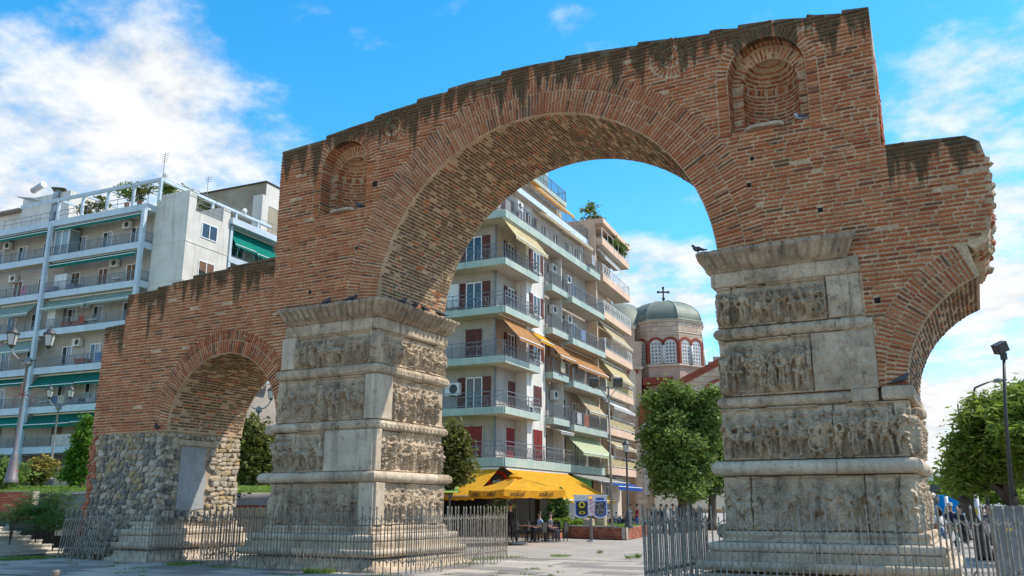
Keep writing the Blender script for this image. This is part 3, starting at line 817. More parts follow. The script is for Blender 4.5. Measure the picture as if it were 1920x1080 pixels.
# ---- right pier: front registers
relief_row(PR, oF(9.75), VX, NF, 3.17, 5.66, 6.61, [.36, 2.45], 'rrp', seed=31, wear=.1, wheel=2.2, gain=2.9, dens=1.25)
relief_row(PR, oF(9.73), VX, NF, 3.36, 4.08, 5.36, [2.05], 'rp', seed=33, wear=.35, gain=2.9, dens=1.2)
relief_row(PR, oF(9.69), VX, NF, 3.93, 2.66, 3.80, [2.42], 'rr', seed=35, wear=.6, wheel=2.05, gain=2.7)
relief_row(PR, oF(9.66), VX, NF, 3.92, 1.17, 2.31, [.62, 2.95], 'www', seed=37, wear=.9, gain=2.6)
# ---- right pier: right side, seen edge-on
relief_row(PR, oS(13.62), VY, VX, DEPTH, 2.66, 3.80, [1.3, 2.6], 'rrw', seed=41, wear=.4)
relief_row(PR, oS(13.58), VY, VX, DEPTH, 1.17, 2.31, [1.2, 2.4], 'www', seed=43, wear=1.0)
# ---- string courses
rL = (LX0, LX1, 0.0, DEPTH)
rLc = (-3.35, LX1, 0.0, DEPTH)
corn = [(.02, 6.98), (.05, 7.02), (.09, 7.06), (.12, 7.11), (.155, 7.16), (.17, 7.22), (.21, 7.28), (.245, 7.33), (.27, 7.355), (.285, 7.36), (.295, 7.43), (.25, 7.465), (.1, 7.48), (-.1, 7.485)]
def densify(pr, n): 
    pr = np.array(pr); d = np.r_[0, np.cumsum(np.hypot(*np.diff(pr, axis=0).T))]; t = np.linspace(0, d[-1], n); return [(float(np.interp(q, d, pr[:, 0])), float(np.interp(q, d, pr[:, 1]))) for q in t]
moulding(PL, rLc, densify(corn, 34), 'cornice', ['front', 'right', 'left', 'back'], .02, leaves(), {'front': [.42], 'right': [.45, .93]}, seed=1, mats={'front': [M_MARBLE_D, M_MARBLE_D], 'right': [M_MARBLE_D, M_MARBLE_D, M_MARBLE]})  # darker marble on the cornice puts the overhang's shade into the colour
moulding(PL, (-3.45, LX1, 0, DEPTH), densify([(.0, 6.62), (.03, 6.66), (.03, 6.94), (.0, 6.98)], 16), 'scroll_frieze', ['front', 'right'], .018, scroll(), {'front': [.28, .8], 'right': [.5]}, seed=2)
moulding(PL, (-3.6, LX1, 0, DEPTH), half_round(-.05, 5.33, 5.64, 14), 'leaf_band', ['front', 'right', 'left'], .018, scales(), {'front': [.2], 'right': [.4]}, seed=3)
moulding(PL, (-3.72, LX1, 0, DEPTH), half_round(-.05, 3.78, 4.05, 12), 'band', ['front', 'right', 'left'], .02, scales(.2), {'front': [.1, .26, .4], 'right': [.28]}, seed=4, mats={'front': [M_MARBLE, M_MARBLE_N, M_MARBLE_D, M_MARBLE], 'right': [M_MARBLE_N, M_MARBLE]})
moulding(PL, (-3.86, .02, -.02, DEPTH), half_round(.05, 2.32, 2.62, 14), 'torus', ['front', 'right', 'left', 'back'], .03, holes_end(2.9), {'front': [.18, .32], 'right': [.45, .8]}, seed=5, mats={'front': [M_MARBLE_N, M_MARBLE_N, M_MARBLE], 'right': [M_MARBLE_N, M_MARBLE_N, M_MARBLE]})
base = [(.06, 1.16), (.10, 1.12), (.11, 1.07), (.08, 1.03), (.09, .97), (.14, .94), (.30, .93), (.35, .90), (.365, .83), (.34, .755), (.31, .745), (.36, .735), (.365, .56), (.40, .555), (.52, .55), (.555, .52), (.56, .44), (.53, .40), (.46, .35), (.45, .30), (.50, .12), (.60, .10), (.66, .08), (.68, -.05)]
segs = [('base_cyma', 0, 6), ('base_torus', 6, 11), ('base_plinth', 11, 14), ('base_step', 14, 19), ('base_foot', 19, 24)]
cutsL = {0: {'front': [.2, .52, .84], 'right': [.3, .6]}, 1: {'front': [.16, .8], 'right': [.4]}, 2: {'front': [.35], 'right': [.5]}, 3: {'front': [.22, .6], 'right': [.45]}, 4: {'front': [.3, .7], 'right': [.4]}}
for i, (nm, a, b) in enumerate(segs):
    moulding(PL, (-3.80, 0.0, 0.0, DEPTH), densify(base[a:b], 8), nm, ['front', 'right', 'left', 'back'], .04, None, cutsL[i], seed=10 + i*3, mat=M_MARBLE if i % 2 == 0 else M_MARBLE_N)
# ---- right pier string courses
def cut_right(pier, rect, prof, name, res, disp, splits, seed, mats=None, sides=('front',)):
    moulding(pier, rect, prof, name, list(sides), res, disp, splits, seed=seed, mats=mats)
moulding(PR, (9.70, 12.66, 0, DEPTH), densify(corn, 34), 'cornice', ['front', 'left'], .02, leaves(.24, .13), {'front': [.5]}, seed=51, mats={'front': [M_MARBLE_D, M_MARBLE_D]})  # shade under this overhang is also painted in with the darker marble
moulding(PR, (9.70, 12.9, 0, DEPTH), densify([(.0, 6.62), (.03, 6.66), (.03, 6.94), (.0, 6.98)], 16), 'scroll_frieze', ['front', 'left'], .018, scroll(), None, seed=52)
moulding(PR, (9.70, 13.05, 0, DEPTH), half_round(-.10, 5.37, 5.65, 12), 'band', ['front', 'left'], .018, scroll(.3), {'front': [.12, .78]}, seed=53, mats={'front': [M_MARBLE_D, M_MARBLE, M_MARBLE_N]})
moulding(PR, (9.68, 12.5, 0, DEPTH), half_round(-.10, 3.81, 4.07, 12), 'band', ['front', 'left'], .02, None, {'front': [.18]}, seed=54)
moulding(PR, (9.66, 13.56, -.02, DEPTH), half_round(.03, 2.33, 2.64, 14), 'torus', ['front', 'right', 'left', 'back'], .03, None, {'front': [.62], 'right': [.5]}, seed=55, mat=M_MARBLE_N)
for i, (nm, a, b) in enumerate(segs):
    cu = {0: {'front': [.3, .42, .68, .8], 'right': [.3]}, 1: {'front': [.5, .82], 'right': [.4]}, 2: {'front': [.48, .66, .84], 'right': [.5]}, 3: {'front': [.4, .78], 'right': [.4]}, 4: {'front': [.3, .7], 'right': [.4]}}[i]
    moulding(PR, (9.70, 13.62, 0, DEPTH), densify(base[a:b], 8), nm, ['front', 'right', 'left', 'back'], .04, None, cu, seed=70 + i*3, mat=M_MARBLE if i % 2 == 0 else M_MARBLE_N)
def rough_block(name, pier, lo, hi, seed, mat=M_MARBLE, r=.05, amp=.05):
    lo = Vector(lo); hi = Vector(hi); bm = bmesh.new(); bmesh.ops.create_cube(bm, size=2); bmesh.ops.subdivide_edges(bm, edges=bm.edges[:], cuts=9, use_grid_fill=True)
    c = (lo+hi)/2; hs = (hi-lo)/2; P = np.array([v.co[:] for v in bm.verts])
    q = P*np.array(hs); ln = np.maximum(np.abs(q) - (np.array(hs) - r), 0); core_ = np.sign(q)*np.minimum(np.abs(q), np.array(hs) - r); d = np.linalg.norm(ln, axis=1, keepdims=True) + 1e-9
    nrm_ = np.sign(q)*ln/d; q = core_ + nrm_*np.minimum(d, r); q = q + np.array(c)
    q += nrm_*(amp*(fbm(q[:, 0]*3 + seed, q[:, 1]*3, q[:, 2]*3, 4) - .5))[:, None]
    for v, p in zip(bm.verts, q): v.co = p
    me = bpy.data.meshes.new(name); bm.to_mesh(me); bm.free(); me.materials.append(mat)
    me.polygons.foreach_set('use_smooth', [True]*len(me.polygons))
    return link(name, me, pier)
rough_block('marble_block', PR, (12.50, -.05, 3.80), (13.05, .5, 4.10), 3)
rough_block('impost_block', PR, (13.09, -.10, 3.80), (13.72, DEPTH, 4.13), 5, M_MARBLE, .09, .10)
rough_block('broken_console', PR, (13.60, .6, 3.45), (13.86, 1.2, 3.68), 8, M_MARBLE_D, .1, .12)
rough_block('broken_end', PL, (-4.15, .0, 3.72), (-3.7, .5, 4.05), 9, M_MARBLE, .13, .12)
rough_block('broken_end', PR, (9.42, .1, 1.0), (9.72, .6, 1.3), 12, M_MARBLE_D, .13, .1)

RAGGED = [(15.02, 6.95), (15.16, 6.82), (15.38, 6.95), (15.47, 7.15), (15.56, 7.5), (15.6, 7.8), (15.64, 8.1), (15.66, 8.4), (15.6, 8.8)]
# ================================================================== rubble pier at the far left
XR = -8.57
rb_poly = [(-12.3, 0), (XR + .0, 0), (XR + .0, 4.07), (-12.28, 4.07), (-12.4, 1.6)]
M_RMORT = mk('rubble_mortar', (.48, .37, .25), (.36, .27, .18), 1.5, .95, .9, 22, fine=.25)
RUB = MB(); RUB.box((-12.25, WY + .065, 1.12), (XR - .045, DEPTH - .15, 4.075)); RUB.box((-12.25, WY + .1, 0), (-9.7, DEPTH - .15, 1.12)); RUB = RUB.build('rubble_pier', M_RMORT, ARCH)
stone_cols = [('stone_greygreen', (.27, .24, .155), (.19, .17, .11)), ('stone_grey', (.36, .30, .225), (.26, .215, .16)), ('stone_pale', (.50, .42, .32), (.38, .31, .235)), ('stone_ochre', (.42, .31, .16), (.30, .22, .12)), ('stone_dark', (.21, .19, .16), (.14, .125, .105)), ('stone_tan', (.48, .39, .27), (.36, .28, .19)), ('stone_brick', (.44, .16, .08), (.32, .11, .06))]
SM = [mk(n, a, b, 6, .9, .8, 30, fine=.2) for n, a, b in stone_cols]
stone_meshes = {}
def stone_mesh(k, mi, boxy):
    key = (k, mi, boxy)
    if key in stone_meshes: return stone_meshes[key]
    bm = bmesh.new(); bmesh.ops.create_icosphere(bm, subdivisions=2, radius=1)
    rk = random.Random(k*31 + (7 if boxy else 0))
    planes = [(Vector((rk.gauss(0, 1), rk.gauss(0, 1), rk.gauss(0, 1))).normalized(), rk.uniform(.55, .8)) for _ in range(7)] + [(Vector((0, -1, 0)), .6), (Vector((1, 0, 0)), .62)]
    for v in bm.verts:
        p = v.co.copy()
        if boxy: p = Vector([math.copysign(abs(c)**.4, c) for c in p])*.9
        for n_, d_ in planes:                      # knapped faces
            q = p.dot(n_)
            if q > d_ and not (boxy and d_ < .7): p = p - n_*(q - d_)
        v.co = p*(.98 + .16*float(noise3(p.x*2.5 + k*7, p.y*2.5, p.z*2.5 + k)))
    bmesh.ops.triangulate(bm, faces=bm.faces[:])
    me = bpy.data.meshes.new('stone'); bm.to_mesh(me); bm.free(); me.materials.append(SM[mi])
    stone_meshes[key] = me; return me
rs = random.Random(5)
stones = []
def rubble(axis, a0, a1, z0, z1, surf, coursed=lambda a: False, skip=lambda a, z: False, left_brick=None):
    z = z0
    while z < z1 - .08:
        hh = rs.uniform(.12, .23); hh = min(hh, z1 - z); a = a0 + rs.uniform(-.1, .05)
        while a < a1 - .06:
            cz = coursed(a); w = rs.uniform(.13, .36)*(1.25 if cz else 1); w = min(w, a1 - a)
            ac, zc = a + w/2, z + hh/2 + rs.uniform(-.03, .03)
            if not skip(ac, zc):
                if cz: mi = rs.choice((5, 5, 3, 1, 2))
                else: mi = rs.choice((0, 0, 1, 1, 2, 2, 3, 4, 4, 5))
                wn_ = float(noise3(ac*.9, zc*.9, 4.))
                if not cz and wn_ > .6: mi = rs.choice((2, 2, 4, 4, 1))
                if left_brick and ac < left_brick: mi = 6
                p = (ac, surf(ac, zc), zc) if axis == 'x' else (surf(ac, zc), ac, zc)
                stones.append((p, axis, w, hh, mi, cz))
            a += w
        z += hh
def front_y(a, z): return WY + .085 - .45*max(0, 1.3 - z)*.5
rubble('x', -12.3, XR - .02, 1.2, 4.02, front_y, left_brick=-11.95)
rubble('x', -12.35, -9.75, .1, 1.2, front_y, left_brick=-12.2)
DOOR = (.82, 2.08, 1.55, 3.62)
rubble('y', .28, 3.45, 1.15, 4.0, lambda a, z: XR - .055, coursed=lambda a: a > 2.0, skip=lambda a, z: DOOR[0] - .05 < a < DOOR[1] + .1 and DOOR[2] - .05 < z < DOOR[3] + .15)
print('stones', len(stones))
rest = [MB() for _ in SM]
big = set(sorted(range(len(stones)), key=lambda i: -stones[i][2]*stones[i][3])[:190])
for i, (p, axis, w, hh, mi, cz) in enumerate(stones):
    me = stone_mesh(rs.randrange(9), mi, cz)
    kq = rs.uniform(.9, 1.3) if not cz else 1.05; sc = (w*.56*kq, .13, hh*.58*kq) if axis == 'x' else (.13, w*.56*kq, hh*.58*kq)
    if i not in big:
        M = Matrix.Translation(p) @ Matrix.Rotation(rs.uniform(-.5, .5) if not cz else 0, 4, 'Y' if axis == 'x' else 'X') @ Matrix.Diagonal(sc + (1,))
        rest[mi].add([M @ v.co for v in me.vertices], [tuple(q.vertices) for q in me.polygons], 0); continue
    o = link('stone', me, RUB); o.location = p; o.scale = sc; o.rotation_euler = ((0, rs.uniform(-.5, .5), 0) if axis == 'x' else (rs.uniform(-.1, .1), 0, 0)) if not cz else (0, 0, 0)
for k in range(90):                        # torn masonry at the broken end of the shoulder
    i = rs.randrange(len(RAGGED) - 1); t = rs.random(); x = RAGGED[i][0]*(1-t) + RAGGED[i+1][0]*t; z = RAGGED[i][1]*(1-t) + RAGGED[i+1][1]*t
    o = link('stone', stone_mesh(rs.randrange(9), rs.choice((5, 6, 6, 3, 5)), False), WALL); o.location = (x - .06, rs.uniform(.08, 3.5), z + .05); o.scale = (rs.uniform(.1, .2), rs.uniform(.15, .28), rs.uniform(.07, .13)); o.rotation_euler = (rs.uniform(-.5, .5), rs.uniform(-.5, .5), rs.uniform(-1, 1))
rb_ = MB()
for mi, q in enumerate(rest): rb_.add(q.v, q.f, mi)
tag(rb_.build('small_stones', SM, RUB), kind='stuff')
# blocked doorway: cement panel in a recess with a stone lintel
mb = MB(); nz, ny = 14, 10
pts = []
ys = [DOOR[0] + .05 + (DOOR[1]-DOOR[0]-.1)*k/10 for k in range(11)]
outl = [(DOOR[0]+.04, DOOR[2]), (1.3, DOOR[2]-.03), (DOOR[1]-.05, DOOR[2]+.05), (DOOR[1]-.12, 2.1), (DOOR[1]-.02, 2.4), (DOOR[1]-.14, 2.9), (DOOR[1]-.2, 3.2), (DOOR[1]-.1, DOOR[3]-.05), (1.5, DOOR[3]), (DOOR[0]+.06, DOOR[3]-.02)]
mb.prism([(XR - .02, y, z) for y, z in outl], (-.15, 0, 0)); mb.build('cement_infill', M_CEMENT, RUB)
lint = MB(); lint.box((XR - .25, .7, DOOR[3] + .02), (XR + .03, 2.3, DOOR[3] + .2)); lint.build('lintel', SM[5], RUB)
# marble base of the rubble pier
RB = core_box('marble_base', -9.7, -8.9, .3, DEPTH - .1, 0, 1.2, M_MARBLE_D)
for i, (nm, a, b) in enumerate(segs):
    moulding(RB, (-9.55, -8.72, .15, DEPTH), densify([(o*.88, z*1.03) for o, z in base[a:b]], 8), nm, ['front', 'right', 'left', 'back'], .06, None, {'front': [.5], 'right': [.3, .7]}, seed=90 + i*3, mat=M_MARBLE_N)
# ================================================================== ground
def paving_mat(name, tones, slab=None, gap=(.16, .145, .125)):
    m, t, b = new_mat(name)
    g = N(t, 'ShaderNodeNewGeometry'); pos = g.outputs['Position']
    v = N(t, 'ShaderNodeVectorMath', {0: pos, 1: (.5, 2.2, 1)}, operation='MULTIPLY').outputs[0]
    col = mixc_n(t, sstep(t, noise_n(t, v, .9, 6, .62, .4), .34, .66), c4(tones[0]), c4(tones[1]))
    col = mixc_n(t, sstep(t, noise_n(t, pos, 2.6, 5, .6), .55, .75, 0, .6), col, c4(tones[2]))
    f = sstep(t, noise_n(t, pos, 40, 3), .3, .7, .85, 1.1)
    col = mixc_n(t, 1.0, col, N(t, 'ShaderNodeCombineXYZ', {0: f, 1: f, 2: f}).outputs[0], 'MULTIPLY')
    if slab:
        br = N(t, 'ShaderNodeTexBrick', {'Vector': pos, 'Color1': (1, 1, 1, 1), 'Color2': (.82, .82, .84, 1), 'Mortar': (.45, .42, .4, 1), 'Scale': 1.0, 'Mortar Size': .018, 'Brick Width': slab[0], 'Row Height': slab[1]})
        col = mixc_n(t, 1.0, col, br.outputs[0], 'MULTIPLY')
    t.links.new(col, b.inputs['Base Color']); b.inputs['Roughness'].default_value = .72; b.inputs['Specular IOR Level'].default_value = .3
    bn = N(t, 'ShaderNodeBump', {'Height': noise_n(t, pos, 18, 6, .6), 'Strength': .25, 'Distance': .015}); t.links.new(bn.outputs[0], b.inputs['Normal'])
    return m
M_PAVE_FAR = paving_mat('plaza_paving', ((.42, .365, .30), (.33, .285, .24), (.45, .375, .28)), (1.5, 1.0))
M_PAVES = [paving_mat('paving_stone_%d' % i, ts) for i, ts in enumerate((((.42, .365, .305), (.33, .285, .24), (.46, .385, .29)), ((.50, .43, .345), (.41, .35, .28), (.33, .28, .225)), ((.27, .235, .20), (.20, .175, .15), (.36, .30, .23))))]
M_JOINT = mk('joint_earth', (.13, .105, .075), (.09, .085, .045), 2, .95)
mb = MB(); mb.box((-900, -120, -.5), (900, 2600, -.03)); PLAZA = tag(mb.build('ground', M_PAVE_FAR), kind='structure')
# laid slabs near the arch
SX, SY = 1.5, 1.0
mb = MB(); mb.box((-15.2, -5.2, -.2), (16.0, 7.2, -.014)); tag(mb.build('slab_bed', M_JOINT, PLAZA))
smesh = []
for k in range(6):
    mb = MB(); g = .022; jw = [random.uniform(-.01, .01) for _ in range(8)]
    x0, x1, y0, y1 = -SX/2 + g + jw[0], SX/2 - g + jw[1], -SY/2 + g + jw[2], SY/2 - g + jw[3]; c = .018
    mb.add([(x0,y0,-.06),(x1,y0,-.06),(x1,y1,-.06),(x0,y1,-.06),(x0,y0,-.012),(x1,y0,-.012),(x1,y1,-.012),(x0,y1,-.012),(x0+c,y0+c,0),(x1-c,y0+c,0),(x1-c,y1-c,0),(x0+c,y1-c,0)],
        [(0,1,5,4),(1,2,6,5),(2,3,7,6),(3,0,4,7),(4,5,9,8),(5,6,10,9),(6,7,11,10),(7,4,8,11),(8,9,10,11)])
    smesh.append([mb.mesh('paving_slab', m) for m in M_PAVES])
ns = 0
for j in range(12):
    y = -4.7 + j*SY
    for i in range(21):
        x = -14.2 + i*SX + (.75 if j % 2 else 0)
        if x > 15.2: continue
        # leave out what the arch stands on and what the view cannot see
        if any(a < x < b and -.1 < y < 3.7 for a, b in ((-11.0, -9.0), (-3.6, -.2), (10, 13.4))): continue
        d = (Vector((x, y, 0)) - CAM); D = -d.x*SY_ + d.y*CY_
        lat = d.x*CY_ + d.y*SY_
        if D < 15.5 or abs(lat/D) > .66: continue
        o = link('paving_slab', smesh[random.randrange(6)][random.choice((0, 0, 1, 2))], PLAZA); o.location = (x, y, random.uniform(-.006, .003)); o.rotation_euler = (random.uniform(-.003, .003), random.uniform(-.003, .003), 0); ns += 1
print('slabs', ns)

# ================================================================== iron fences
M_IRON = mk('galvanised_iron', (.32, .28, .23), (.20, .165, .125), 9, .6, .3, 60, metal=.08, fine=.2)
M_IRON_D = mk('rusty_iron', (.26, .22, .18), (.17, .12, .085), 7, .65, .4, 60, metal=.2, fine=.25)
def picket_mesh(tall, h, th, mat, lean=0):
    mb = MB(); top = h if tall else h - .15; bot = .05 if tall else .22
    L = lambda z: lean*z
    mb.bar((L(bot), 0, bot), (L(top - .06), 0, top - .06), th, th)
    r = th*.5
    if tall:      # little spear head
        z = top - .06; q = th*1.1; x = L(z)
        mb.add([(x-r, -r, z), (x+r, -r, z), (x+r, r, z), (x-r, r, z), (x-q, -r, z+.03), (x+q, -r, z+.03), (x+q, r, z+.03), (x-q, r, z+.03), (x, 0, z+.09)], [(0,1,5,4),(1,2,6,5),(2,3,7,6),(3,0,4,7),(4,5,8),(5,6,8),(6,7,8),(7,4,8)])
    return mb.mesh('picket', mat)
def fence(pts, h, sp, th, mat, label, group='iron picket fences round the arch', lean=0, braces=True, top_short=True):
    root = empty('iron_fence', pts[0]); tag(root, label, 'fence', group)
    mt, ms_ = picket_mesh(True, h, th, mat, lean), picket_mesh(False, h, th*.85, mat, lean)
    zz = MB(); zb = MB(); zp = [];
    for a, b in zip(pts[:-1], pts[1:]):
        a = Vector(a); b = Vector(b); d = b - a; L = d.length; n = max(2, int(round(L/sp))); n += n % 2; ang = math.atan2(d.y, d.x)
        prev = None; e = d.normalized()
        for i in range(n + 1):
            p = a + d*(i/n) - Vector(pts[0]); tall = i % 2 == 0
            if tall or top_short:
                o = link('picket', mt if tall else ms_, root); o.location = (p.x, p.y, random.uniform(-.012, .012)); o.rotation_euler = (random.uniform(-.012, .012), random.uniform(-.012, .012), ang)
            zt = p + e*(lean*(h-.3)) + Vector((0, 0, h - .26 if tall else h - .36)); zl = p + e*(lean*.35) + Vector((0, 0, .40 if tall else .30))
            if prev:
                zz.bar(prev[0], zt, th*.7, th*.7); zb.bar(prev[1], zl, th*.7, th*.7)
            prev = (zt, zl)
        if braces:
            nn = Vector((-e.y, e.x, 0))
            for f in (.3, .72):
                if L < 2: continue
                bb = MB(); p = a + d*f - Vector(pts[0]); bb.bar(p + Vector((0, 0, .55)), p + nn*.45 + Vector((0, 0, .0)), th*.8, th*.8); bb.build('brace', mat, root)
                bb = MB(); bb.bar(p + Vector((0, 0, -.02)), p + Vector((0, 0, .3)), th*1.3, th*1.3); bb.build('foot', mat, root)
    zz.build('zigzag_rail', mat, root); zb.build('zigzag_rail', mat, root)
    return root
FH = 1.66
fence([(-5.25, 3.0, 0), (-5.05, -1.15, 0), (2.05, -1.2, 0)], FH, .118, .020, M_IRON_D, 'rusty picket fence along the front of the middle marble pier')
fence([(2.05, -1.2, 0), (1.55, 4.9, 0)], FH, .118, .024, M_IRON, 'pale picket fence beside the middle marble pier running back towards the cafe')
fence([(8.5, 2.6, 0), (8.40, -1.75, 0)], FH - .02, .105, .025, M_IRON, 'dense grey picket fence seen end-on left of the near marble pier')
fence([(8.40, -1.75, 0), (13.95, -1.6, 0)], FH + .02, .122, .026, M_IRON, 'thin light picket fence across the front of the near marble pier')
fence([(13.95, -1.6, 0), (15.7, .6, 0)], FH + .02, .15, .028, M_IRON, 'sturdy silver picket fence right of the near marble pier')
fence([(-12.35, -.5, 0), (-9.95, -.62, 0)], FH - .1, .135, .034, M_IRON, 'leaning silver fence panel beside the marble steps', lean=.16)
fence([(-9.9, -.62, 0), (-7.85, -.68, 0)], FH - .2, .17, .010, M_IRON_D, 'fence of thin wires in front of the rubble pier base', braces=False)
fence([(-7.85, -.68, 0), (-7.7, 3.3, 0)], FH - .15, .13, .022, M_IRON_D, 'dark picket fence under the small arch')
# grey steel cabinet behind the right fence
mb = MB(); mb.box((-.36, -.2, 0), (.36, .2, 1.62)); mb.box((-.38, -.23, 1.62), (.38, .23, 1.68)); 
cabp = onZ(1882, 1075, 0) 
cab = mb.build('steel_cabinet', mk('grey_steel', (.24, .24, .235), (.19, .185, .18), 2, .5, .2, 40, metal=.3, streak=.2), None, ground_at(1906, 21), YAW - R(14)); cab.location = ground_at(1906, 21)
tag(cab, 'tall grey steel cabinet behind the silver fence at the right edge', 'cabinet')
mb = MB(); mb.box((-.30, -.215, .15), (.30, -.2, 1.55)); mb.build('cabinet_door', bpy.data.materials['grey_steel'], cab)
mb = MB(); mb.box((-.16, -.22, 1.12), (.0, -.214, 1.18)); mb.build('yellow_label', mk('label_yellow', (.7, .5, .08)), cab)

# ================================================================== weeds in the joints
def blades(mb, c, n, r, h, rnd=random):
    for _ in range(n):
        a = rnd.uniform(0, 6.28); d = r*math.sqrt(rnd.random()); p = Vector((c[0] + d*math.cos(a), c[1] + d*math.sin(a), c[2])); t = rnd.uniform(0, 6.28); l = h*rnd.uniform(.4, 1.1)
        w = Vector((math.cos(t), math.sin(t), 0))*.012; q = p + Vector((rnd.uniform(-.6, .6)*l, rnd.uniform(-.6, .6)*l, l*.5)); e = p + Vector((q.x-p.x, q.y-p.y, 0))*1.6 + Vector((0, 0, l*.85))
        mb.add([p-w, p+w, q+w*.8, q-w*.8, e], [(0,1,2,3),(3,2,4)])
M_GRASS = leaf_mat('grass_blades', (.13, .22, .035), (.22, .29, .06), .35)
wd = MB()
for px, py, n, r, h in ((100, 1046, 60, .4, .12), (1125, 1037, 40, .12, .15), (1195, 1046, 60, .13, .2), (1178, 1047, 50, .12, .15), (600, 1074, 300, .45, .16), (470, 1064, 120, .5, .07), (900, 1050, 120, .5, .07), (940, 1046, 120, .5, .08), (870, 1058, 120, .5, .06), (1050, 1043, 160, .4, .09), (975, 1045, 60, .3, .06), (350, 1058, 160, .5, .12), (330, 1060, 120, .4, .12), (420, 1062, 120, .6, .07), (150, 1044, 120, .5, .08), (60, 1048, 250, .5, .14), (20, 1050, 250, .5, .16), (200, 1062, 50, .3, .05), (260, 1066, 50, .4, .05), (1000, 1068, 40, .3, .05), (720, 1079, 60, .5, .05), (230, 1075, 30, .3, .05)):
    blades(wd, onZ(px, py, 0), n, r, h)
for _ in range(60): blades(wd, (random.uniform(-13, 9), random.choice([-4.2 + k for k in range(11)]) + random.uniform(-.03, .03), 0), 14, .12, .06)
tag(wd.build('weeds', M_GRASS), 'green weeds sprouting in the paving joints', 'weeds', kind='stuff')

# ================================================================== steps, terrace, lawn on the left
M_STEP = marble_mat('step_marble', (.68, .63, .55), (.58, .53, .46), (.45, .40, .34), .2)
M_REDB = mk('red_brick_small', (.36, .10, .055), (.28, .075, .045), 3, .85, .6, 40, fine=.2)
P0, P1 = onZ(-160, 1052, 0), onZ(119, 1036, 0)
ex = (P1 - P0).normalized(); ey = Vector((-ex.y, ex.x, 0))
if ey.dot(P1 - CAM) < 0: ey = -ey
Lw = (P1 - P0).length
steps = empty('marble_steps', P0, math.atan2(ex.y, ex.x)); tag(steps, 'flight of worn white marble steps at the left edge', 'steps')
for k in range(6):
    mb = MB(); n = 3 if k % 2 else 4
    for q in range(n):
        x0, x1 = (Lw - k*.16)*q/n + .003, (Lw - k*.16)*(q+1)/n - .003; d = random.uniform(-.01, .01)
        mb2 = MB(); mb2.box((x0, k*.40 + d, k*.155), (x1, k*.40 + .42, (k+1)*.155 - .045)); o = mb2.build('riser', M_STEP, steps)
        mb2 = MB(); mb2.box((x0, k*.40 - .035 + d, (k+1)*.155 - .043), (x1, k*.40 + .44, (k+1)*.155)); mb2.build('tread', M_STEP, steps)
ZT = .93
def SP(x, y, z): return P0 + ex*x + ey*y + Vector((0, 0, z))
mb = MB(); mb.prism([SP(-6, 2.2, -.2), SP(Lw - .7, 2.2, -.2), SP(Lw - .7, 6.5, -.2), SP(-6, 6.5, -.2)], (0, 0, ZT - .02 + .2)); tag(mb.build('landing', M_REDB), kind='structure')
# brick retaining wall with separate bricks on its face
wall_a, wall_b = ground_at(-120, 34.5), ground_at(47, 33.0)
def brick_wall_thing(name, a, b, z0, z1, th, label, cat, bl=.24, bh=.075, cap_mat=None, mort=None, maxn=300, parent=None):
    a = Vector((a.x, a.y, 0)); b = Vector((b.x, b.y, 0)); d = b - a; L = d.length; root = empty(name, a, math.atan2(d.y, d.x), parent)
    if label: tag(root, label, cat)
    mb = MB(); mb.box((.004, .004, z0), (L - .004, th - .004, z1 - .004)); mb.build('wall_core', mort or M_MORT2, root)
    meshes = []
    for mi in range(4):
        q = MB(); q.box((0, 0, 0), (bl - .014, .05, bh - .014)); meshes.append(q.mesh('brick', M_REDS[mi % len(M_REDS)]))
    j = 0; z = z0
    while z < z1 - bh*.5:
        x = -(bl/2 if j % 2 else 0)
        while x < L - .03:
            x0 = max(0, x); x1 = min(L, x + bl)
            if x1 - x0 > .05:
                o = link('brick', random.choice(meshes), root); o.location = (x0, -.012 + random.uniform(-.003, .003), z); o.scale = ((x1 - x0)/bl, 1, min(1, (z1 - z)/bh))
            x += bl
        z += bh; j += 1
    return root, L
M_MORT2 = mk('pale_mortar', (.42, .36, .30), (.34, .29, .24), 4, .95)
M_REDS = [mk('red_brick_%d' % i, c, tuple(x*.72 for x in c), 5, .88, .5, 50, fine=.15) for i, c in enumerate(((.40, .12, .06), (.34, .095, .05), (.45, .15, .08), (.30, .09, .055)))]
brick_wall_thing('brick_retaining_wall', wall_a, wall_b, 1.2, 2.22, .3, 'low red brick retaining wall holding the lawn above the marble steps', 'wall', .3, .1)
ga, gb = ground_at(98, 33.2), ground_at(172, 33.6)
mb = MB(); d = gb - ga; mb.box((0, 0, .6), (d.length, .35, 2.12)); gw = mb.build('cement_wall', M_CEMENT, None, ga, math.atan2(d.y, d.x)); tag(gw, 'low grey cement wall with a stone coping beside the rubble pier', 'wall')
for k in range(2):
    mb = MB(); n = 7; L = d.length/2; pr = [(0, 0), (L*.96, 0)]
    mb.box((k*L + .01, -.07, 2.12), ((k+1)*L - .01, .42, 2.2 + .02*k)); mb.build('coping_stone', M_CEMENT, gw)
mb = MB(); a2, b2 = ground_at(172, 34.0), ground_at(560, 36.5); d = b2 - a2
mb.box((0, 0, -.1), (d.length, .3, 1.62)); mb.box((-.05, -.06, 1.62), (d.length, .36, 1.70), 1)
o = mb.build('low_white_wall', [mk('whitewash', (.62, .61, .58), (.5, .49, .46), 2, .9, streak=.3), M_REDB], None, a2, math.atan2(d.y, d.x)); tag(o, 'low whitewashed wall with a red coping behind the small arch', 'wall')
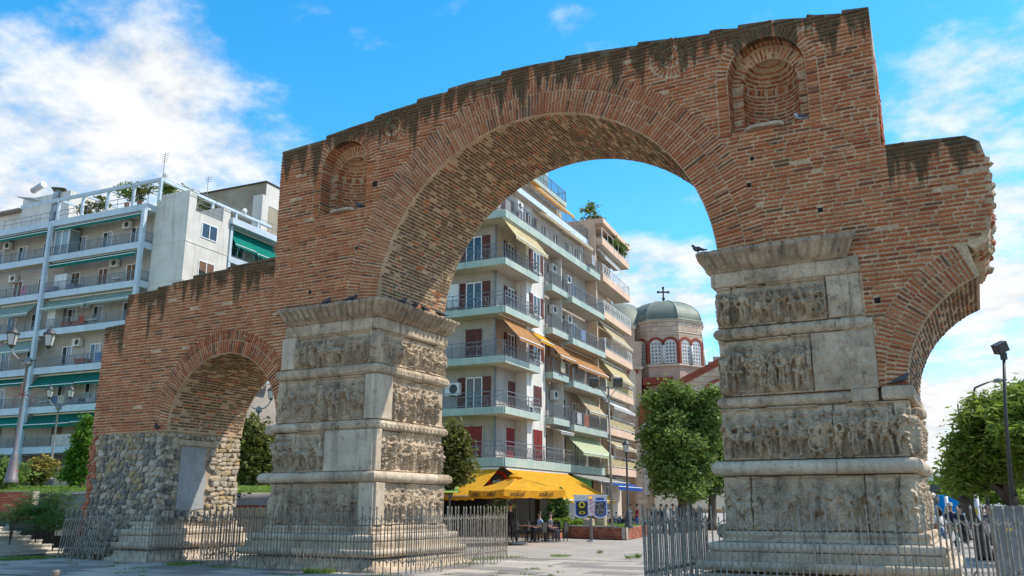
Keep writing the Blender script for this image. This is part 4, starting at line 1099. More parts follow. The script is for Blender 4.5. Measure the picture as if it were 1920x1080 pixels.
# lawn sheet: rises away from the walls
NL = 46; rows = []
for j in range(NL):
    D = 33.4 + 32*(j/(NL-1))**1.3; zz = 2.16 + .95*(1 - math.exp(-(D-33.4)/16))
    rows.append([ground_at(px, D, zz) + Vector((0, 0, .05*(float(noise3(px*.05, D*.5, 1.)) - .5))) for px in range(-260, 900, 40)])
lawn = link('lawn', grid_mesh('lawn', np.array([[p[:] for p in r] for r in rows]), mk('lawn_green', (.17, .27, .04), (.23, .31, .065), 1.5, .95, .8, 30, fine=.35))); tag(lawn, kind='structure')
def lawn_z(D): return 2.16 + .95*(1 - math.exp(-(D-33.4)/16))
gb_ = MB()
for _ in range(9000):
    D = 33.5 + 9*random.random()**1.6; px = random.uniform(-20, 185) if random.random() < .8 else random.uniform(440, 520)
    blades(gb_, ground_at(px, D, lawn_z(D)), 1, .02, .13)
tag(gb_.build('lawn_grass', M_GRASS), 'short grass blades over the sloping lawn', 'grass', kind='stuff')
# small grey bollard stub in the foreground
mb = MB(); mb.lathe([(.0, .20), (.085, .20), (.10, .17), (.10, .0)], 16); bo = mb.build('bollard', M_IRON_D, None, onZ(104, 1086, 0)); tag(bo, 'short round grey bollard at the bottom left', 'bollard')
mb = MB(); mb.lathe([(.0, .21), (.07, .21), (.07, .20)], 16); mb.build('bollard_cap', M_IRON_D, bo)
# ================================================================== apartment buildings
def proj(P):
    d = Vector(P) - CAM; x = d.x*CY_ + d.y*SY_; fw = -d.x*SY_ + d.y*CY_; up = d.z
    cz = fw*CP_ + up*SP_; cy = -fw*SP_ + up*CP_
    return CXP + FPX*x/cz, CYP - FPX*cy/cz
M_PLAST = mk('cream_plaster', (.41, .365, .325), (.35, .31, .27), .8, .9, .3, 25, streak=.22, fine=.08)
M_WHITE = mk('white_plaster', (.66, .62, .56), (.56, .52, .46), .45, .9, .3, 25, streak=.42, fine=.06)
M_BLUEW = mk('pale_blue_concrete', (.52, .60, .65), (.46, .53, .58), .7, .85, .2, 25, streak=.2, fine=.06)
M_GREENC = mk('pale_green_concrete', (.33, .41, .37), (.42, .47, .40), .7, .88, .3, 20, streak=.3, fine=.08)
M_SOFFIT = mk('soffit_paint', (.50, .44, .37), (.43, .375, .31), .8, .9)
M_PEACH = mk('peach_plaster', (.66, .47, .34), (.58, .41, .30), .8, .9, streak=.2)
M_BEIGEB = mk('beige_plaster', (.56, .48, .38), (.48, .41, .33), .8, .9, streak=.2)
M_RAIL = mk('railing_paint', (.20, .22, .235), (.14, .15, .155), 5, .5, metal=.3)
M_RAILW = mk('white_rail', (.70, .70, .68), (.6, .59, .57), 4, .5)
M_SHUT = mk('dark_red_shutter', (.095, .028, .022), (.14, .045, .032), 3, .6, fine=.2)
M_SHUTR = mk('red_shutter', (.26, .030, .028), (.20, .024, .022), 3, .6, fine=.2)
M_WOOD = mk('brown_wood', (.20, .10, .055), (.14, .07, .04), 4, .6, fine=.2)
M_WFRAME = mk('white_frame', (.78, .78, .77), (.7, .7, .7), 3, .45)
M_PANE = glass_mat('window_pane', (.035, .04, .045), .05)
M_CURT = mk('curtain', (.45, .47, .5), (.3, .33, .38), 6, .9, stretch=(1, 1, .1))
M_ACW = mk('unit_casing', (.70, .69, .65), (.62, .60, .56), 3, .5)
M_ACD = mk('unit_fan', (.06, .06, .06), None, rough=.6)
M_METAL = mk('roof_metal', (.45, .46, .47), (.33, .33, .33), 4, .45, metal=.5)
M_POT = mk('terracotta', (.40, .17, .09), (.32, .13, .07), 5, .9)
def cloth(name, a, b=None, stripe=None):
    m, t, bb = new_mat(name); g = N(t, 'ShaderNodeNewGeometry'); pos = g.outputs['Position']
    col = mixc_n(t, sstep(t, noise_n(t, pos, 2.5, 5), .35, .65), c4(a), c4(tuple(x*.8 for x in a)))
    if stripe:
        tc = N(t, 'ShaderNodeTexCoord'); sp = N(t, 'ShaderNodeSeparateXYZ', {0: tc.outputs['Object']})
        w = N(t, 'ShaderNodeMath', {0: math_n(t, 'MULTIPLY', sp.outputs[0], 1/.28)}, operation='FRACT').outputs[0]
        col = mixc_n(t, math_n(t, 'GREATER_THAN', w, .5), col, c4(stripe))
    o = [n for n in t.nodes if n.type == 'OUTPUT_MATERIAL'][0]
    t.links.new(col, bb.inputs['Base Color']); bb.inputs['Roughness'].default_value = .85; bb.inputs['Specular IOR Level'].default_value = .1
    tr = N(t, 'ShaderNodeBsdfTranslucent', {'Color': col}); mx = N(t, 'ShaderNodeMixShader', {0: .35, 1: bb.outputs[0], 2: tr.outputs[0]}); t.links.new(mx.outputs[0], o.inputs[0])
    return m
C_GREEN = cloth('awning_green', (.02, .20, .15)); C_PALEG = cloth('awning_sage', (.36, .47, .40)); C_TEAL = cloth('awning_teal', (.01, .26, .19))
C_ORANGE = cloth('awning_orange', (.52, .26, .11)); C_CREAM = cloth('awning_cream', (.66, .55, .30)); C_YEL = cloth('awning_yellow', (.84, .42, .035))
C_TAN = cloth('awning_tan', (.58, .47, .30)); C_STRIPE = cloth('awning_striped', (.42, .55, .45), stripe=(.72, .70, .35)); C_BLUE = cloth('awning_blue', (.03, .10, .38)); C_WHITE = cloth('awning_white', (.72, .71, .68)); C_GREY = cloth('awning_grey', (.42, .41, .39))

class Bld:
    """local axes: +x along the facade that recedes to the right (side A, faces -y), +y along the facade that recedes to the left (side B, faces -x)"""
    def __init__(s, name, px, D, az, label, cat='building', group=None):
        s.o = ground_at(px, D); s.rz = R(90) - (R(az) - YAW); s.root = empty(name, s.o, s.rz); tag(s.root, label, cat, group)
        s.ex = Vector((math.cos(s.rz), math.sin(s.rz), 0)); s.ey = Vector((-math.sin(s.rz), math.cos(s.rz), 0))
    def W(s, x, y, z): return s.o + s.ex*x + s.ey*y + Vector((0, 0, z))
    def sx(s, px, z, y=0.0):
        lo, hi = -30.0, 90.0
        for _ in range(40):
            m = (lo+hi)/2
            if proj(s.W(m, y, z))[0] < px: lo = m
            else: hi = m
        return lo
    def sy(s, px, z, x=0.0):
        lo, hi = -30.0, 60.0
        for _ in range(40):
            m = (lo+hi)/2
            if proj(s.W(x, m, z))[0] > px: lo = m
            else: hi = m
        return lo
    def P(s, side, a, out, z): return Vector((a, -out, z)) if side == 'A' else Vector((-out, a, z))
    def fbox(s, mb, side, a0, a1, o0, o1, z0, z1, mi=0):
        p = s.P(side, a0, o0, z0); q = s.P(side, a1, o1, z1)
        mb.box((min(p.x, q.x), min(p.y, q.y), min(p.z, q.z)), (max(p.x, q.x), max(p.y, q.y), max(p.z, q.z)), mi)
    def part(s, name, mat, boxes, parent=None):
        mb = MB()
        for b in boxes: mb.box(*b)
        return mb.build(name, mat, parent or s.root)
    def balcony(s, side, a0, a1, dep, z, mat, edge=.36, base=0.0, rail='lattice', rh=.92, railmat=None, ends=(True, True), panel=None, slabh=.16, slab0=None):
        mb = MB(); s.fbox(mb, side, a0 if slab0 is None else slab0, a1, base, base + dep, z, z + slabh, 0)
        s.fbox(mb, side, a0 + .0, a1 - .0, base + dep + .002, base + dep + .08, z - .02, z - .02 + edge, 1)
        for k, e in enumerate(ends):
            aa = a0 if k == 0 else a1
            if e: s.fbox(mb, side, aa - (.08 if k == 0 else -.002), aa + (.08 if k else -.002), base, base + dep + .08, z - .02, z - .02 + edge, 1)
        b = mb.build('balcony', [M_SOFFIT, mat], s.root)
        r = MB(); zt = z - .02 + edge; o = base + dep + .04; rm = railmat or M_RAIL
        runs = [(s.P(side, a0 + .04, o, 0), s.P(side, a1 - .04, o, 0))]
        if ends[0]: runs.append((s.P(side, a0 - .04, base + .05, 0), s.P(side, a0 - .04, o, 0)))
        if ends[1]: runs.append((s.P(side, a1 + .04, o, 0), s.P(side, a1 + .04, base + .05, 0)))
        for p, q in runs:
            d = q - p; L = d.length
            for zz in ((rh, rh*.72, .1) if rail == 'lattice' else (rh, .1)): r.bar(p + Vector((0, 0, zt + zz)), q + Vector((0, 0, zt + zz)), .04, .04)
            n = max(1, int(L/1.4))
            for i in range(n + 1): w = p + d*(i/n); r.bar(w + Vector((0, 0, zt)), w + Vector((0, 0, zt + rh)), .04, .04)
            if rail == 'lattice':
                m = max(2, int(L/.2))
                for i in range(m):
                    u0 = p + d*(i/m); u1 = p + d*((i+1)/m); r.bar(u0 + Vector((0, 0, zt + (.1 if i % 2 else rh*.7))), u1 + Vector((0, 0, zt + (rh*.7 if i % 2 else .1))), .014, .014)
                    r.bar(u0 + Vector((0, 0, zt + .1)), u0 + Vector((0, 0, zt + rh*.7)), .014, .014)
            elif rail == 'bars':
                m = max(2, int(L/.13))
                for i in range(m): u0 = p + d*(i/m); r.bar(u0 + Vector((0, 0, zt + .1)), u0 + Vector((0, 0, zt + rh)), .016, .016)
            elif rail == 'cross':
                m = max(1, int(L/.55))
                for i in range(m):
                    u0 = p + d*(i/m); u1 = p + d*((i+1)/m)
                    r.bar(u0 + Vector((0, 0, zt + .1)), u1 + Vector((0, 0, zt + rh)), .03, .03); r.bar(u1 + Vector((0, 0, zt + .1)), u0 + Vector((0, 0, zt + rh)), .03, .03)
        r.build('railing', rm, b)
        if panel:
            pm = MB()
            for p, q in runs: pm.bar(p + Vector((0, 0, zt + .36)), q + Vector((0, 0, zt + .36)), .02, .5)
            pm.build('railing_panel', panel, b)
        return b
    def opening(s, side, a, z, w, h, base=0.0, style='shut', frame=None, shut=None, parent=None, sill=False, name=None):
        """a window or balcony door standing on the wall surface"""
        shut = shut or M_SHUT; frame = frame or M_WFRAME
        mb = MB()
        fw = .07
        for b in ((a - w/2, a - w/2 + fw, z, z + h), (a + w/2 - fw, a + w/2, z, z + h), (a - w/2 + fw, a + w/2 - fw, z + h - fw, z + h), (a - w/2 + fw, a + w/2 - fw, z, z + fw), (a - fw/2, a + fw/2, z + fw, z + h - fw)): s.fbox(mb, side, b[0], b[1], base - .05, base + .05, b[2], b[3])
        if sill: s.fbox(mb, side, a - w/2 - .08, a + w/2 + .08, base - .02, base + .14, z - .06, z - .005)
        fr = mb.build(name or ('balcony_door' if h > 1.8 else 'window'), frame, s.root if parent is None else parent)
        def leaf(nm, a0, a1, z0, z1, o0, o1, m): q = MB(); s.fbox(q, side, a0, a1, o0, o1, z0, z1); return q.build(nm, m, fr)
        g0, g1, zz0, zz1 = a - w/2 + fw, a + w/2 - fw, z + fw, z + h - fw
        if style == 'closed':                      # both shutters shut, with slats
            for k in (0, 1):
                q = MB(); b0 = a - w/2 + .01 if k == 0 else a + .012; b1 = a - .012 if k == 0 else a + w/2 - .01
                s.fbox(q, side, b0, b0 + .07, base + .055, base + .095, z, z + h); s.fbox(q, side, b1 - .07, b1, base + .055, base + .095, z, z + h); s.fbox(q, side, b0 + .07, b1 - .07, base + .055, base + .07, z + .02, z + h - .02)
                n = int(h/.14)
                for i in range(n): s.fbox(q, side, b0 + .07, b1 - .07, base + .07, base + .092, z + .05 + i*.14, z + .05 + i*.14 + .09)
                q.build('shutter', shut, fr)
        else:
            leaf('pane', g0, g1, zz0, zz1, base - .012, base + .012, M_PANE)
            if style in ('open', 'shut'):
                for k in (0, 1):
                    b1 = a - w/2 - .01 - (w*.48) if k == 0 else a + w/2 + .01
                    q = MB(); b2 = b1 + w*.48
                    s.fbox(q, side, b1, b2, base + .02, base + .06, z, z + h)
                    n = int(h/.14)
                    for i in range(n): s.fbox(q, side, b1 + .06, b2 - .06, base + .06, base + .075, z + .06 + i*.14, z + .06 + i*.14 + .09)
                    q.build('shutter', shut, fr)
            if style == 'roll':
                leaf('roller_blind', g0, g1, z + h*.35, z + h - fw, base + .014, base + .04, shut)
            if style == 'curtain':
                leaf('curtain', g0 + .02, g0 + (g1-g0)*.4, zz0, zz1, base + .013, base + .02, M_CURT)
        return fr
    def awning(s, side, a0, a1, z, out, drop, mat, base=0.0, val=.22, arms=True, name='awning'):
        mb = MB(); n = max(3, int((a1-a0)/.25)); vs = []
        for k, (o, zz) in enumerate(((base + .05, z), (base + .05 + out*.5, z - drop*.5 - .03), (base + .05 + out, z - drop))):
            for i in range(n + 1): vs.append(s.P(side, a0 + (a1-a0)*i/n, o, zz))
        for i in range(n + 1): vs.append(s.P(side, a0 + (a1-a0)*i/n, base + .05 + out + .01, z - drop - val + (.05 if i % 2 else 0)))
        fs = [(r*(n+1)+i, r*(n+1)+i+1, (r+1)*(n+1)+i+1, (r+1)*(n+1)+i) for r in range(3) for i in range(n)]
        o0 = s.P(side, a0, base, z); 
        mb.add([v - o0 for v in vs], fs, 0)
        aw = mb.build(name, mat, s.root); aw.location = o0
        if side == 'B': 
            aw.data.transform(Matrix.Rotation(-math.pi/2, 4, 'Z')); aw.rotation_euler = (0, 0, math.pi/2)
        ba = MB(); m0 = s.P(side, a0, base + .05 + out, z - drop) - o0; m1 = s.P(side, a1, base + .05 + out, z - drop) - o0
        ba.bar(m0, m1, .05, .05)
        t0 = s.P(side, a0, base + .06, z) - o0; t1 = s.P(side, a1, base + .06, z) - o0; ba.bar(t0 + Vector((0, 0, .03)), t1 + Vector((0, 0, .03)), .1, .1)
        if arms:
            for f in (.12, .88):
                p = s.P(side, a0 + (a1-a0)*f, base + .06, z - .12) - o0; q = s.P(side, a0 + (a1-a0)*f, base + out, z - drop) - o0
                mid = (p+q)/2 + s.P(side, (a1-a0)*.1*(1 if f < .5 else -1), 0, -.1); ba.bar(p, mid, .04, .04); ba.bar(mid, q, .04, .04)
        b = ba.mesh('awning_frame', M_WFRAME)
        if side == 'B': b.transform(Matrix.Rotation(-math.pi/2, 4, 'Z'))
        link('awning_frame', b, aw)
        return aw
    def ac(s, side, a, z, base=0.0, w=.82, h=.6):
        mb = MB(); s.fbox(mb, side, a - w/2, a + w/2, base + .1, base + .42, z, z + h)
        for k in (-.3, .3): s.fbox(mb, side, a + k*w - .03, a + k*w + .03, base, base + .44, z - .07, z - .002)
        u = mb.build('air_conditioner', M_ACW, s.root)
        g = MB(); c = s.P(side, a - .1*w, base + .423, z + h/2); ax = s.P(side, 1, 0, 0); r = h*.38; vs = [c] + [c + ax*(r*math.cos(t)) + Vector((0, 0, r*math.sin(t))) for t in np.linspace(0, 2*math.pi, 14, endpoint=False)]
        off = s.P(side, 0, .004, 0); g.add([v + off for v in vs], [(0, 1 + i, 1 + (i+1) % 14) for i in range(14)]); g.build('fan', M_ACD, u)
        return u

# ------------------------------------------------------------------ left block with pale blue balconies
LB = Bld('apartment_block', 294, 62.0, 24.0, 'long apartment block with pale blue balcony bands, green awnings and roof pergola')
lz = [5.55 + 3.07*k for k in range(7)]                       # slab undersides, the last one the roof slab
ROOF = lz[6] + .62
y_end = 26.0
u0 = LB.sy(272, 16, 0.0)                                     # where the end block meets the balconies
UE = max(1.2, u0); LB.part('end_block', M_WHITE, [((.0, .0, 0), (4.5, UE, ROOF - .75)), ((.0, .0, ROOF - .75), (.75, UE, ROOF + .75)), ((3.7, .0, ROOF - .75), (4.5, UE, ROOF + .55)), ((.75, UE - .15, ROOF - .75), (3.7, UE, ROOF + .7))])
mb = MB()
for zz in (-.35, .05, .4): mb.bar((.76, .12, ROOF + zz), (3.69, .12, ROOF + zz), .04)
mb.build('corner_railing', M_RAIL, LB.root)
LB.part('side_wall', M_PLAST, [((4.5, .9, 0), (16, 3.0, ROOF))])
M_LPLAST = mk('pale_plaster', (.46, .42, .365), (.40, .36, .31), .8, .9, .3, 25, streak=.3, fine=.08)
LB.part('facade_wall', M_LPLAST, [((.45, max(1.2, u0), 0), (16, y_end, ROOF - .02))])
LB.part('roof_slab', M_BLUEW, [((-.9, max(1.2, u0), lz[6] - .02), (.45, y_end, lz[6] + .5)), ((4.5, -.3, lz[6] - .02), (12, .9, lz[6] + .5))])
UB = max(1.2, u0)
cols_y = [LB.sy(px, 17, -1.0) for px in (253, 74)] ; cols_y.append(cols_y[1]*2 - cols_y[0])
for cy in cols_y:
    LB.part('column', M_BLUEW, [((-1.13, cy - .16, 0), (-.84, cy + .16, lz[6] - .03))])
for k in range(6):
    bs = [UB] + cols_y
    for bi, (a0, a1) in enumerate(((UB + .1, cols_y[1] - .17), (cols_y[1] + .17, cols_y[2] - .17))):
        LB.balcony('B', a0, a1, .85 if True else 0, lz[k], M_BLUEW, .5, base=0.0, rail='bars', rh=.78, ends=(bi == 0, False))
    rl = random.Random(40 + k)
    for bi, (a0, a1, n) in enumerate(((UB + .9, cols_y[1] - .4, 3), (cols_y[1] + .6, cols_y[2] - .8, 3))):
        for i in range(n):
            a = a0 + (a1-a0)*(i + .5)/n + rl.uniform(-.15, .15)
            st = {5: 'curtain', 4: 'roll', 3: 'curtain', 2: 'curtain', 1: 'curtain', 0: 'closed'}[k]
            LB.opening('B', a, lz[k] + .18, 1.1, 2.15, base=-.45, style=st, shut=M_WOOD)
        if rl.random() < .8: LB.ac('B', a0 + (a1-a0)*rl.uniform(.2, .85), lz[k] + 2.2, base=-.45)
    # awnings under the slab above
    if k == 5: LB.awning('B', cols_y[0] + .5, cols_y[1] - .4, lz[6] - .05, .28, .22, C_GREEN, base=.55, val=.25); LB.awning('B', cols_y[1] + .4, cols_y[2] - .4, lz[6] - .05, .28, .3, C_GREEN, base=.55, val=.25)
    if k == 4: LB.awning('B', cols_y[0] + .6, cols_y[1] - .3, lz[5] - .05, .3, .28, C_GREEN, base=.55, val=.3)
    if k == 3:
        m = (cols_y[0] + cols_y[1])/2; LB.awning('B', cols_y[0] + .3, m - .05, lz[4] - .1, .75, .75, C_PALEG, base=.3); LB.awning('B', m + .05, cols_y[1] - .2, lz[4] - .1, .75, .8, C_PALEG, base=.3)
        LB.awning('B', cols_y[1] + 1.2, cols_y[1] + 5.5, lz[4] - .1, .8, 1.0, C_PALEG, base=.3)
    if k == 2:
        LB.awning('B', cols_y[1] + .3, cols_y[1] + 4.5, lz[3] - .1, .8, 1.0, C_PALEG, base=.3)
    if k == 1:
        m = (cols_y[0] + cols_y[1])/2; LB.awning('B', cols_y[0] + .2, m - .05, lz[2] - .1, .8, .85, C_GREEN, base=.3); LB.awning('B', m + .05, cols_y[1] - .2, lz[2] - .1, .8, .9, C_GREEN, base=.3); LB.awning('B', cols_y[1] + .3, cols_y[1] + 4.6, lz[2] - .1, .6, .5, C_GREEN, base=.3)
    if k == 0:
        m = (cols_y[0] + cols_y[1])/2; LB.awning('B', cols_y[0] + .2, m - .05, lz[1] - .1, .8, .75, C_GREEN, base=.3, val=.3); LB.awning('B', m + .05, cols_y[1] - .2, lz[1] - .1, .8, .8, C_GREEN, base=.3, val=.3); LB.awning('B', cols_y[1] + .3, cols_y[1] + 5, lz[1] - .1, .8, .7, C_TEAL, base=.3)
    # end wall windows and side balconies
    if k >= 2:
        LB.opening('A', 2.35, lz[k] + 1.05, 1.7, 1.25, style='roll' if k == 4 else 'plain', shut=M_WOOD, frame=M_WFRAME)
        LB.balcony('A', 4.7, 11.5, .3, lz[k], M_BLUEW, .5, base=-.55, rail='plain', rh=.78, ends=(False, True))
        LB.part('column', M_BLUEW, [((4.72, .02, lz[k] - .05 if k > 2 else 0), (4.98, .28, lz[k] + 2.98))])
        LB.opening('A', 6.6, lz[k] + .2, 1.6, 2.1, base=-.9, style='plain'); LB.opening('A', 9.2, lz[k] + .2, 1.2, 2.1, base=-.9, style='plain')
        if k == 5: LB.awning('A', 5.1, 7.6, lz[6] - .1, .9, 1.5, C_TEAL, base=-.7); LB.awning('A', 7.7, 10.5, lz[6] - .1, .9, 1.6, C_TEAL, base=-.7)
for k in (2, 3, 4, 5): LB.part('string_course', M_WHITE, [((-.03, -.03, lz[k] + .32), (4.53, UB + .03, lz[k] + .39))])
# glazed loggia box, laundry, drying rack on two balconies
def loggia(k, a, w, mat):
    mb = MB(); LB.fbox(mb, 'B', a, a + w, -.3, .7, lz[k] + .45, lz[k] + .55); 
    for q in (0, .5, 1): LB.fbox(mb, 'B', a + w*q - .04, a + w*q + .04, .64, .72, lz[k] + .5, lz[k] + 2.6)
    LB.fbox(mb, 'B', a - .05, a + w + .05, -.3, .74, lz[k] + 2.6, lz[k] + 2.7); o = mb.build('glazed_booth', M_WFRAME, LB.root)
    g = MB(); LB.fbox(g, 'B', a + .04, a + w - .04, .665, .68, lz[k] + .55, lz[k] + 2.6); LB.fbox(g, 'B', a - .03, a - .015, -.3, .64, lz[k] + .55, lz[k] + 2.6); g.build('pane', glass_mat('booth_pane', (.22, .28, .30), .08), o)
loggia(5, cols_y[1] - 1.9, 1.6, None)
mb = MB(); LB.fbox(mb, 'B', cols_y[1] - 2.0, cols_y[1] - .6, .0, .5, lz[4] + .5, lz[4] + 2.0); mb.build('balcony_cupboard', M_ACW, LB.root)
mb = MB(); LB.fbox(mb, 'B', cols_y[0] + 3.6, cols_y[0] + 7.0, .93, .97, lz[0] + .5, lz[0] + 1.35); mb.build('balcony_screen', cloth('screen_cloth', (.72, .68, .64)), LB.root)
mb = MB(); LB.fbox(mb, 'B', cols_y[1] - 1.2, cols_y[1] - .3, -.3, .45, lz[3] + .5, lz[3] + 2.4); mb.build('balcony_cupboard', M_ACW, LB.root)
rl = random.Random(9)
for k in range(1, 5):
    for i in range(3):
        a = rl.uniform(cols_y[0] + .8, cols_y[1] - .8); mb = MB(); LB.fbox(mb, 'B', a, a + .9, .2, .8, lz[k] + .86, lz[k] + .92)
        for da in (.05, .8): LB.fbox(mb, 'B', a + da, a + da + .05, .3, .35, lz[k] + .16, lz[k] + .86)
        t = mb.build('balcony_table', M_WFRAME, LB.root)
        mb = MB(); LB.fbox(mb, 'B', a - .04, a + .94, .16, .84, lz[k] + .55, lz[k] + .935); mb.build('tablecloth', cloth('cloth_%d%d' % (k, i), rl.choice(((.6, .6, .62), (.35, .38, .5), (.5, .2, .15)))), t) if i < 2 else None
# ground floor: dark shop fronts behind the lawn
LB.part('shop_front', mk('dark_shop', (.07, .06, .055), (.12, .10, .09), 1.2, .6), [((.3, UB, 0), (.44, y_end, 5.5))])
for i in range(5): LB.opening('B', UB + 2 + i*2.6, 3.2, 1.6, 1.4, base=-.28, style='plain', frame=M_PLAST)
# laundry over the railings
for B_, sd, lst in ((LB, 'B', ((2, cols_y[0] + 2.0), (2, cols_y[0] + 2.9), (3, cols_y[0] + 5.2), (1, cols_y[0] + 6.3), (1, cols_y[0] + 7.0), (4, cols_y[1] + 2.0))),):
    for i, (k, a) in enumerate(lst):
        mb = MB(); n_ = 5; vs = [B_.P(sd, a + .7*q/n_, .91 + .03*math.sin(q*2.1 + i), lz[k] + zz) for zz in (1.25, .95, .62) for q in range(n_ + 1)]; mb.add(vs, [(r*(n_+1)+q, r*(n_+1)+q+1, (r+1)*(n_+1)+q+1, (r+1)*(n_+1)+q) for r in range(2) for q in range(n_)]); mb.build('laundry', cloth('laundry_%d' % i, ((.6, .6, .62), (.2, .3, .5), (.5, .15, .12), (.62, .6, .5), (.15, .2, .3), (.55, .3, .4))[i]), B_.root)
# roof pergola
zp = ROOF + 1.5
pb = [((-.98, UB - 1.3, zp), (-.78, y_end - 8, zp + .26)), ((-.78, UB - 1.3, zp + .002), (12, UB - 1.08, zp + .258))]
mb = MB()
for b in pb: mb.box(*b)
per = mb.build('pergola', M_BLUEW, LB.root)
for a in [UB - 1.2, UB + 1.6, UB + 4.4, UB + 7.2, UB + 10]:
    mb = MB(); mb.box((-.97, a - .1, ROOF - .12), (-.79, a + .1, zp - .002)); mb.build('pergola_post', M_BLUEW, per)
    mb = MB(); mb.box((-.76, a - .06, zp + .03), (3.0, a + .06, zp + .2)); mb.build('pergola_beam', M_BLUEW, per)
for a in (4.6, 7.4, 10.2):
    mb = MB(); mb.box((a, UB - 1.28, ROOF - .12), (a + .2, UB - 1.1, zp - .002)); mb.build('pergola_post', M_BLUEW, per)
r = MB()
for zz in (.35, .75): r.bar((-.86, UB, ROOF - .1 + zz), (-.86, y_end - 6, ROOF - .1 + zz), .035); r.bar((0.1, -.1, ROOF + zz + .1), (12, -.1, ROOF + zz + .1), .035)
for i in range(16): r.bar((-.86, UB + i*1.1, ROOF - .12), (-.86, UB + i*1.1, ROOF + .66), .03)
r.build('roof_railing', M_RAIL, LB.root)
M_TILE0 = mk('grey_tile', (.30, .25, .20), (.22, .18, .15), 3, .9)
# penthouse, chimneys, solar heater, aerials on the roof
py0, py1 = LB.sy(128, ROOF + 2, 2.2), LB.sy(38, ROOF + 2, 2.2)
def levD(P): d = P - CAM; return -d.x*SY_ + d.y*CY_
DPH = levD(LB.W(2.2, (py0 + py1)/2, ROOF)); zph = atD(75, 366, DPH).z; zlo = atD(20, 400, DPH + 2).z
LB.part('penthouse', M_WHITE, [((2.2, py0, ROOF), (9, py1, zph))]); LB.part('penthouse_wing', M_WHITE, [((2.6, py1 + .01, ROOF), (9, py1 + 9, zlo))]); LB.part('eaves', M_TILE0, [((1.9, py1 + .02, zlo), (9, py1 + 9, zlo + .18))])
pq = atD(110, 372, DPH - .5)
ch = MB(); ch.box((-.35, -.35, -3), (.35, .35, .5)); ch.box((-.12, -.3, .5), (-.05, .3, .78)); ch.box((.05, -.3, .5), (.12, .3, .78)); o = ch.build('chimney', mk('chimney_steel', (.38, .38, .38), (.1, .1, .1), 2, .5, metal=.5), LB.root)
cc = MB(); cc.lathe([(.85, .78), (.5, .92), (0, 1.05)], 4, smooth=False); cc.lathe([(0, .775), (.85, .775)], 4, smooth=False); cc.build('chimney_cowl', M_ACD, o)
o.matrix_world = Matrix.Translation(pq); o.parent = LB.root; o.matrix_parent_inverse = (Matrix.Translation(LB.o) @ Matrix.Rotation(LB.rz, 4, 'Z')).inverted()
def onroof(nm, mb, mat, px, py, D, par=LB):
    o = mb.build(nm, mat, par.root); o.matrix_world = Matrix.Translation(atD(px, py, D)); o.matrix_parent_inverse = (Matrix.Translation(par.o) @ Matrix.Rotation(par.rz, 4, 'Z')).inverted(); return o
def aerial(h, n=6):
    mb = MB(); mb.tube([(0, 0, -1.5), (0, 0, h)], .028, 6)
    for i in range(n): zz = h - .1 - i*.17; mb.bar((-.35 + .03*i, 0, zz*.999 if i else zz), (.35 - .03*i, .1, zz), .02)
    return mb
onroof('roof_aerial', aerial(2.2, 5), M_RAIL, 305, 335, 63); onroof('roof_aerial', aerial(2.6, 3), M_RAIL, 386, 385, 68)
so = MB(); so.tube([(-.75, 0, .55), (.75, 0, .9)], .28, 12); so.bar((-.9, -.8, -.4), (1.3, -.8, -.9), .9, .08); onroof('solar_heater', so, M_METAL, 70, 366, DPH + .6)
sd_ = MB(); sd_.lathe([(.3, .1), (.16, .03), (0, 0)], 14, M=Matrix.Rotation(R(-70), 4, 'Y')); sd_.tube([(0, 0, -.5), (0, 0, 0)], .03, 6); onroof('satellite_dish', sd_, M_ACW, 312, 327, 63); 
sd2 = MB(); sd2.lathe([(.3, .1), (.16, .03), (0, 0)], 14, M=Matrix.Rotation(R(-70), 4, 'Y')); sd2.tube([(0, 0, -.5), (0, 0, 0)], .03, 6); onroof('satellite_dish', sd2, M_ACW, 460, 397, 70)

# ------------------------------------------------------------------ raw concrete block behind it
M_RAW = mk('raw_render', (.33, .285, .21), (.24, .205, .15), .35, .92, .3, 18, streak=.35)
BB = Bld('apartment_block', 452, 76, 24.0, 'higher building with bare brown rendered gable behind the pale blue balconies')
zt = atD(452, 342, 76).z
BB.part('wall', M_RAW, [((0, 0, 0), (3.2, 9, zt))])
zt2 = atD(500, 352, 80).z
BB.part('roof_room', M_RAW, [((3.2, 0.02, 0), (12, 8, zt2 - 1.0)), ((5.0, -.3, zt2 - 1.0), (11, 5, zt2 + .1))])
BB.part('white_end', M_WHITE, [((-.03, -.02, zt - 2.2), (3.1, -.004, zt - .1))])
BB.part('roof_edge', M_ACD, [((-.2, -.12, zt), (3.4, 9, zt + .1)), ((4.8, -.45, zt2 + .1), (11.2, 5, zt2 + .22))])
for zz in (zt - 7.4, zt - 4.3):
    BB.balcony('A', 5.2, 11, 1.0, zz, M_GREENC, .45, rail='bars', rh=.9)
mb = MB(); mb.box((-1.0, -.5, 0), (-.1, .6, zt - 1.6)); mb.build('chimney', M_WHITE, BB.root)

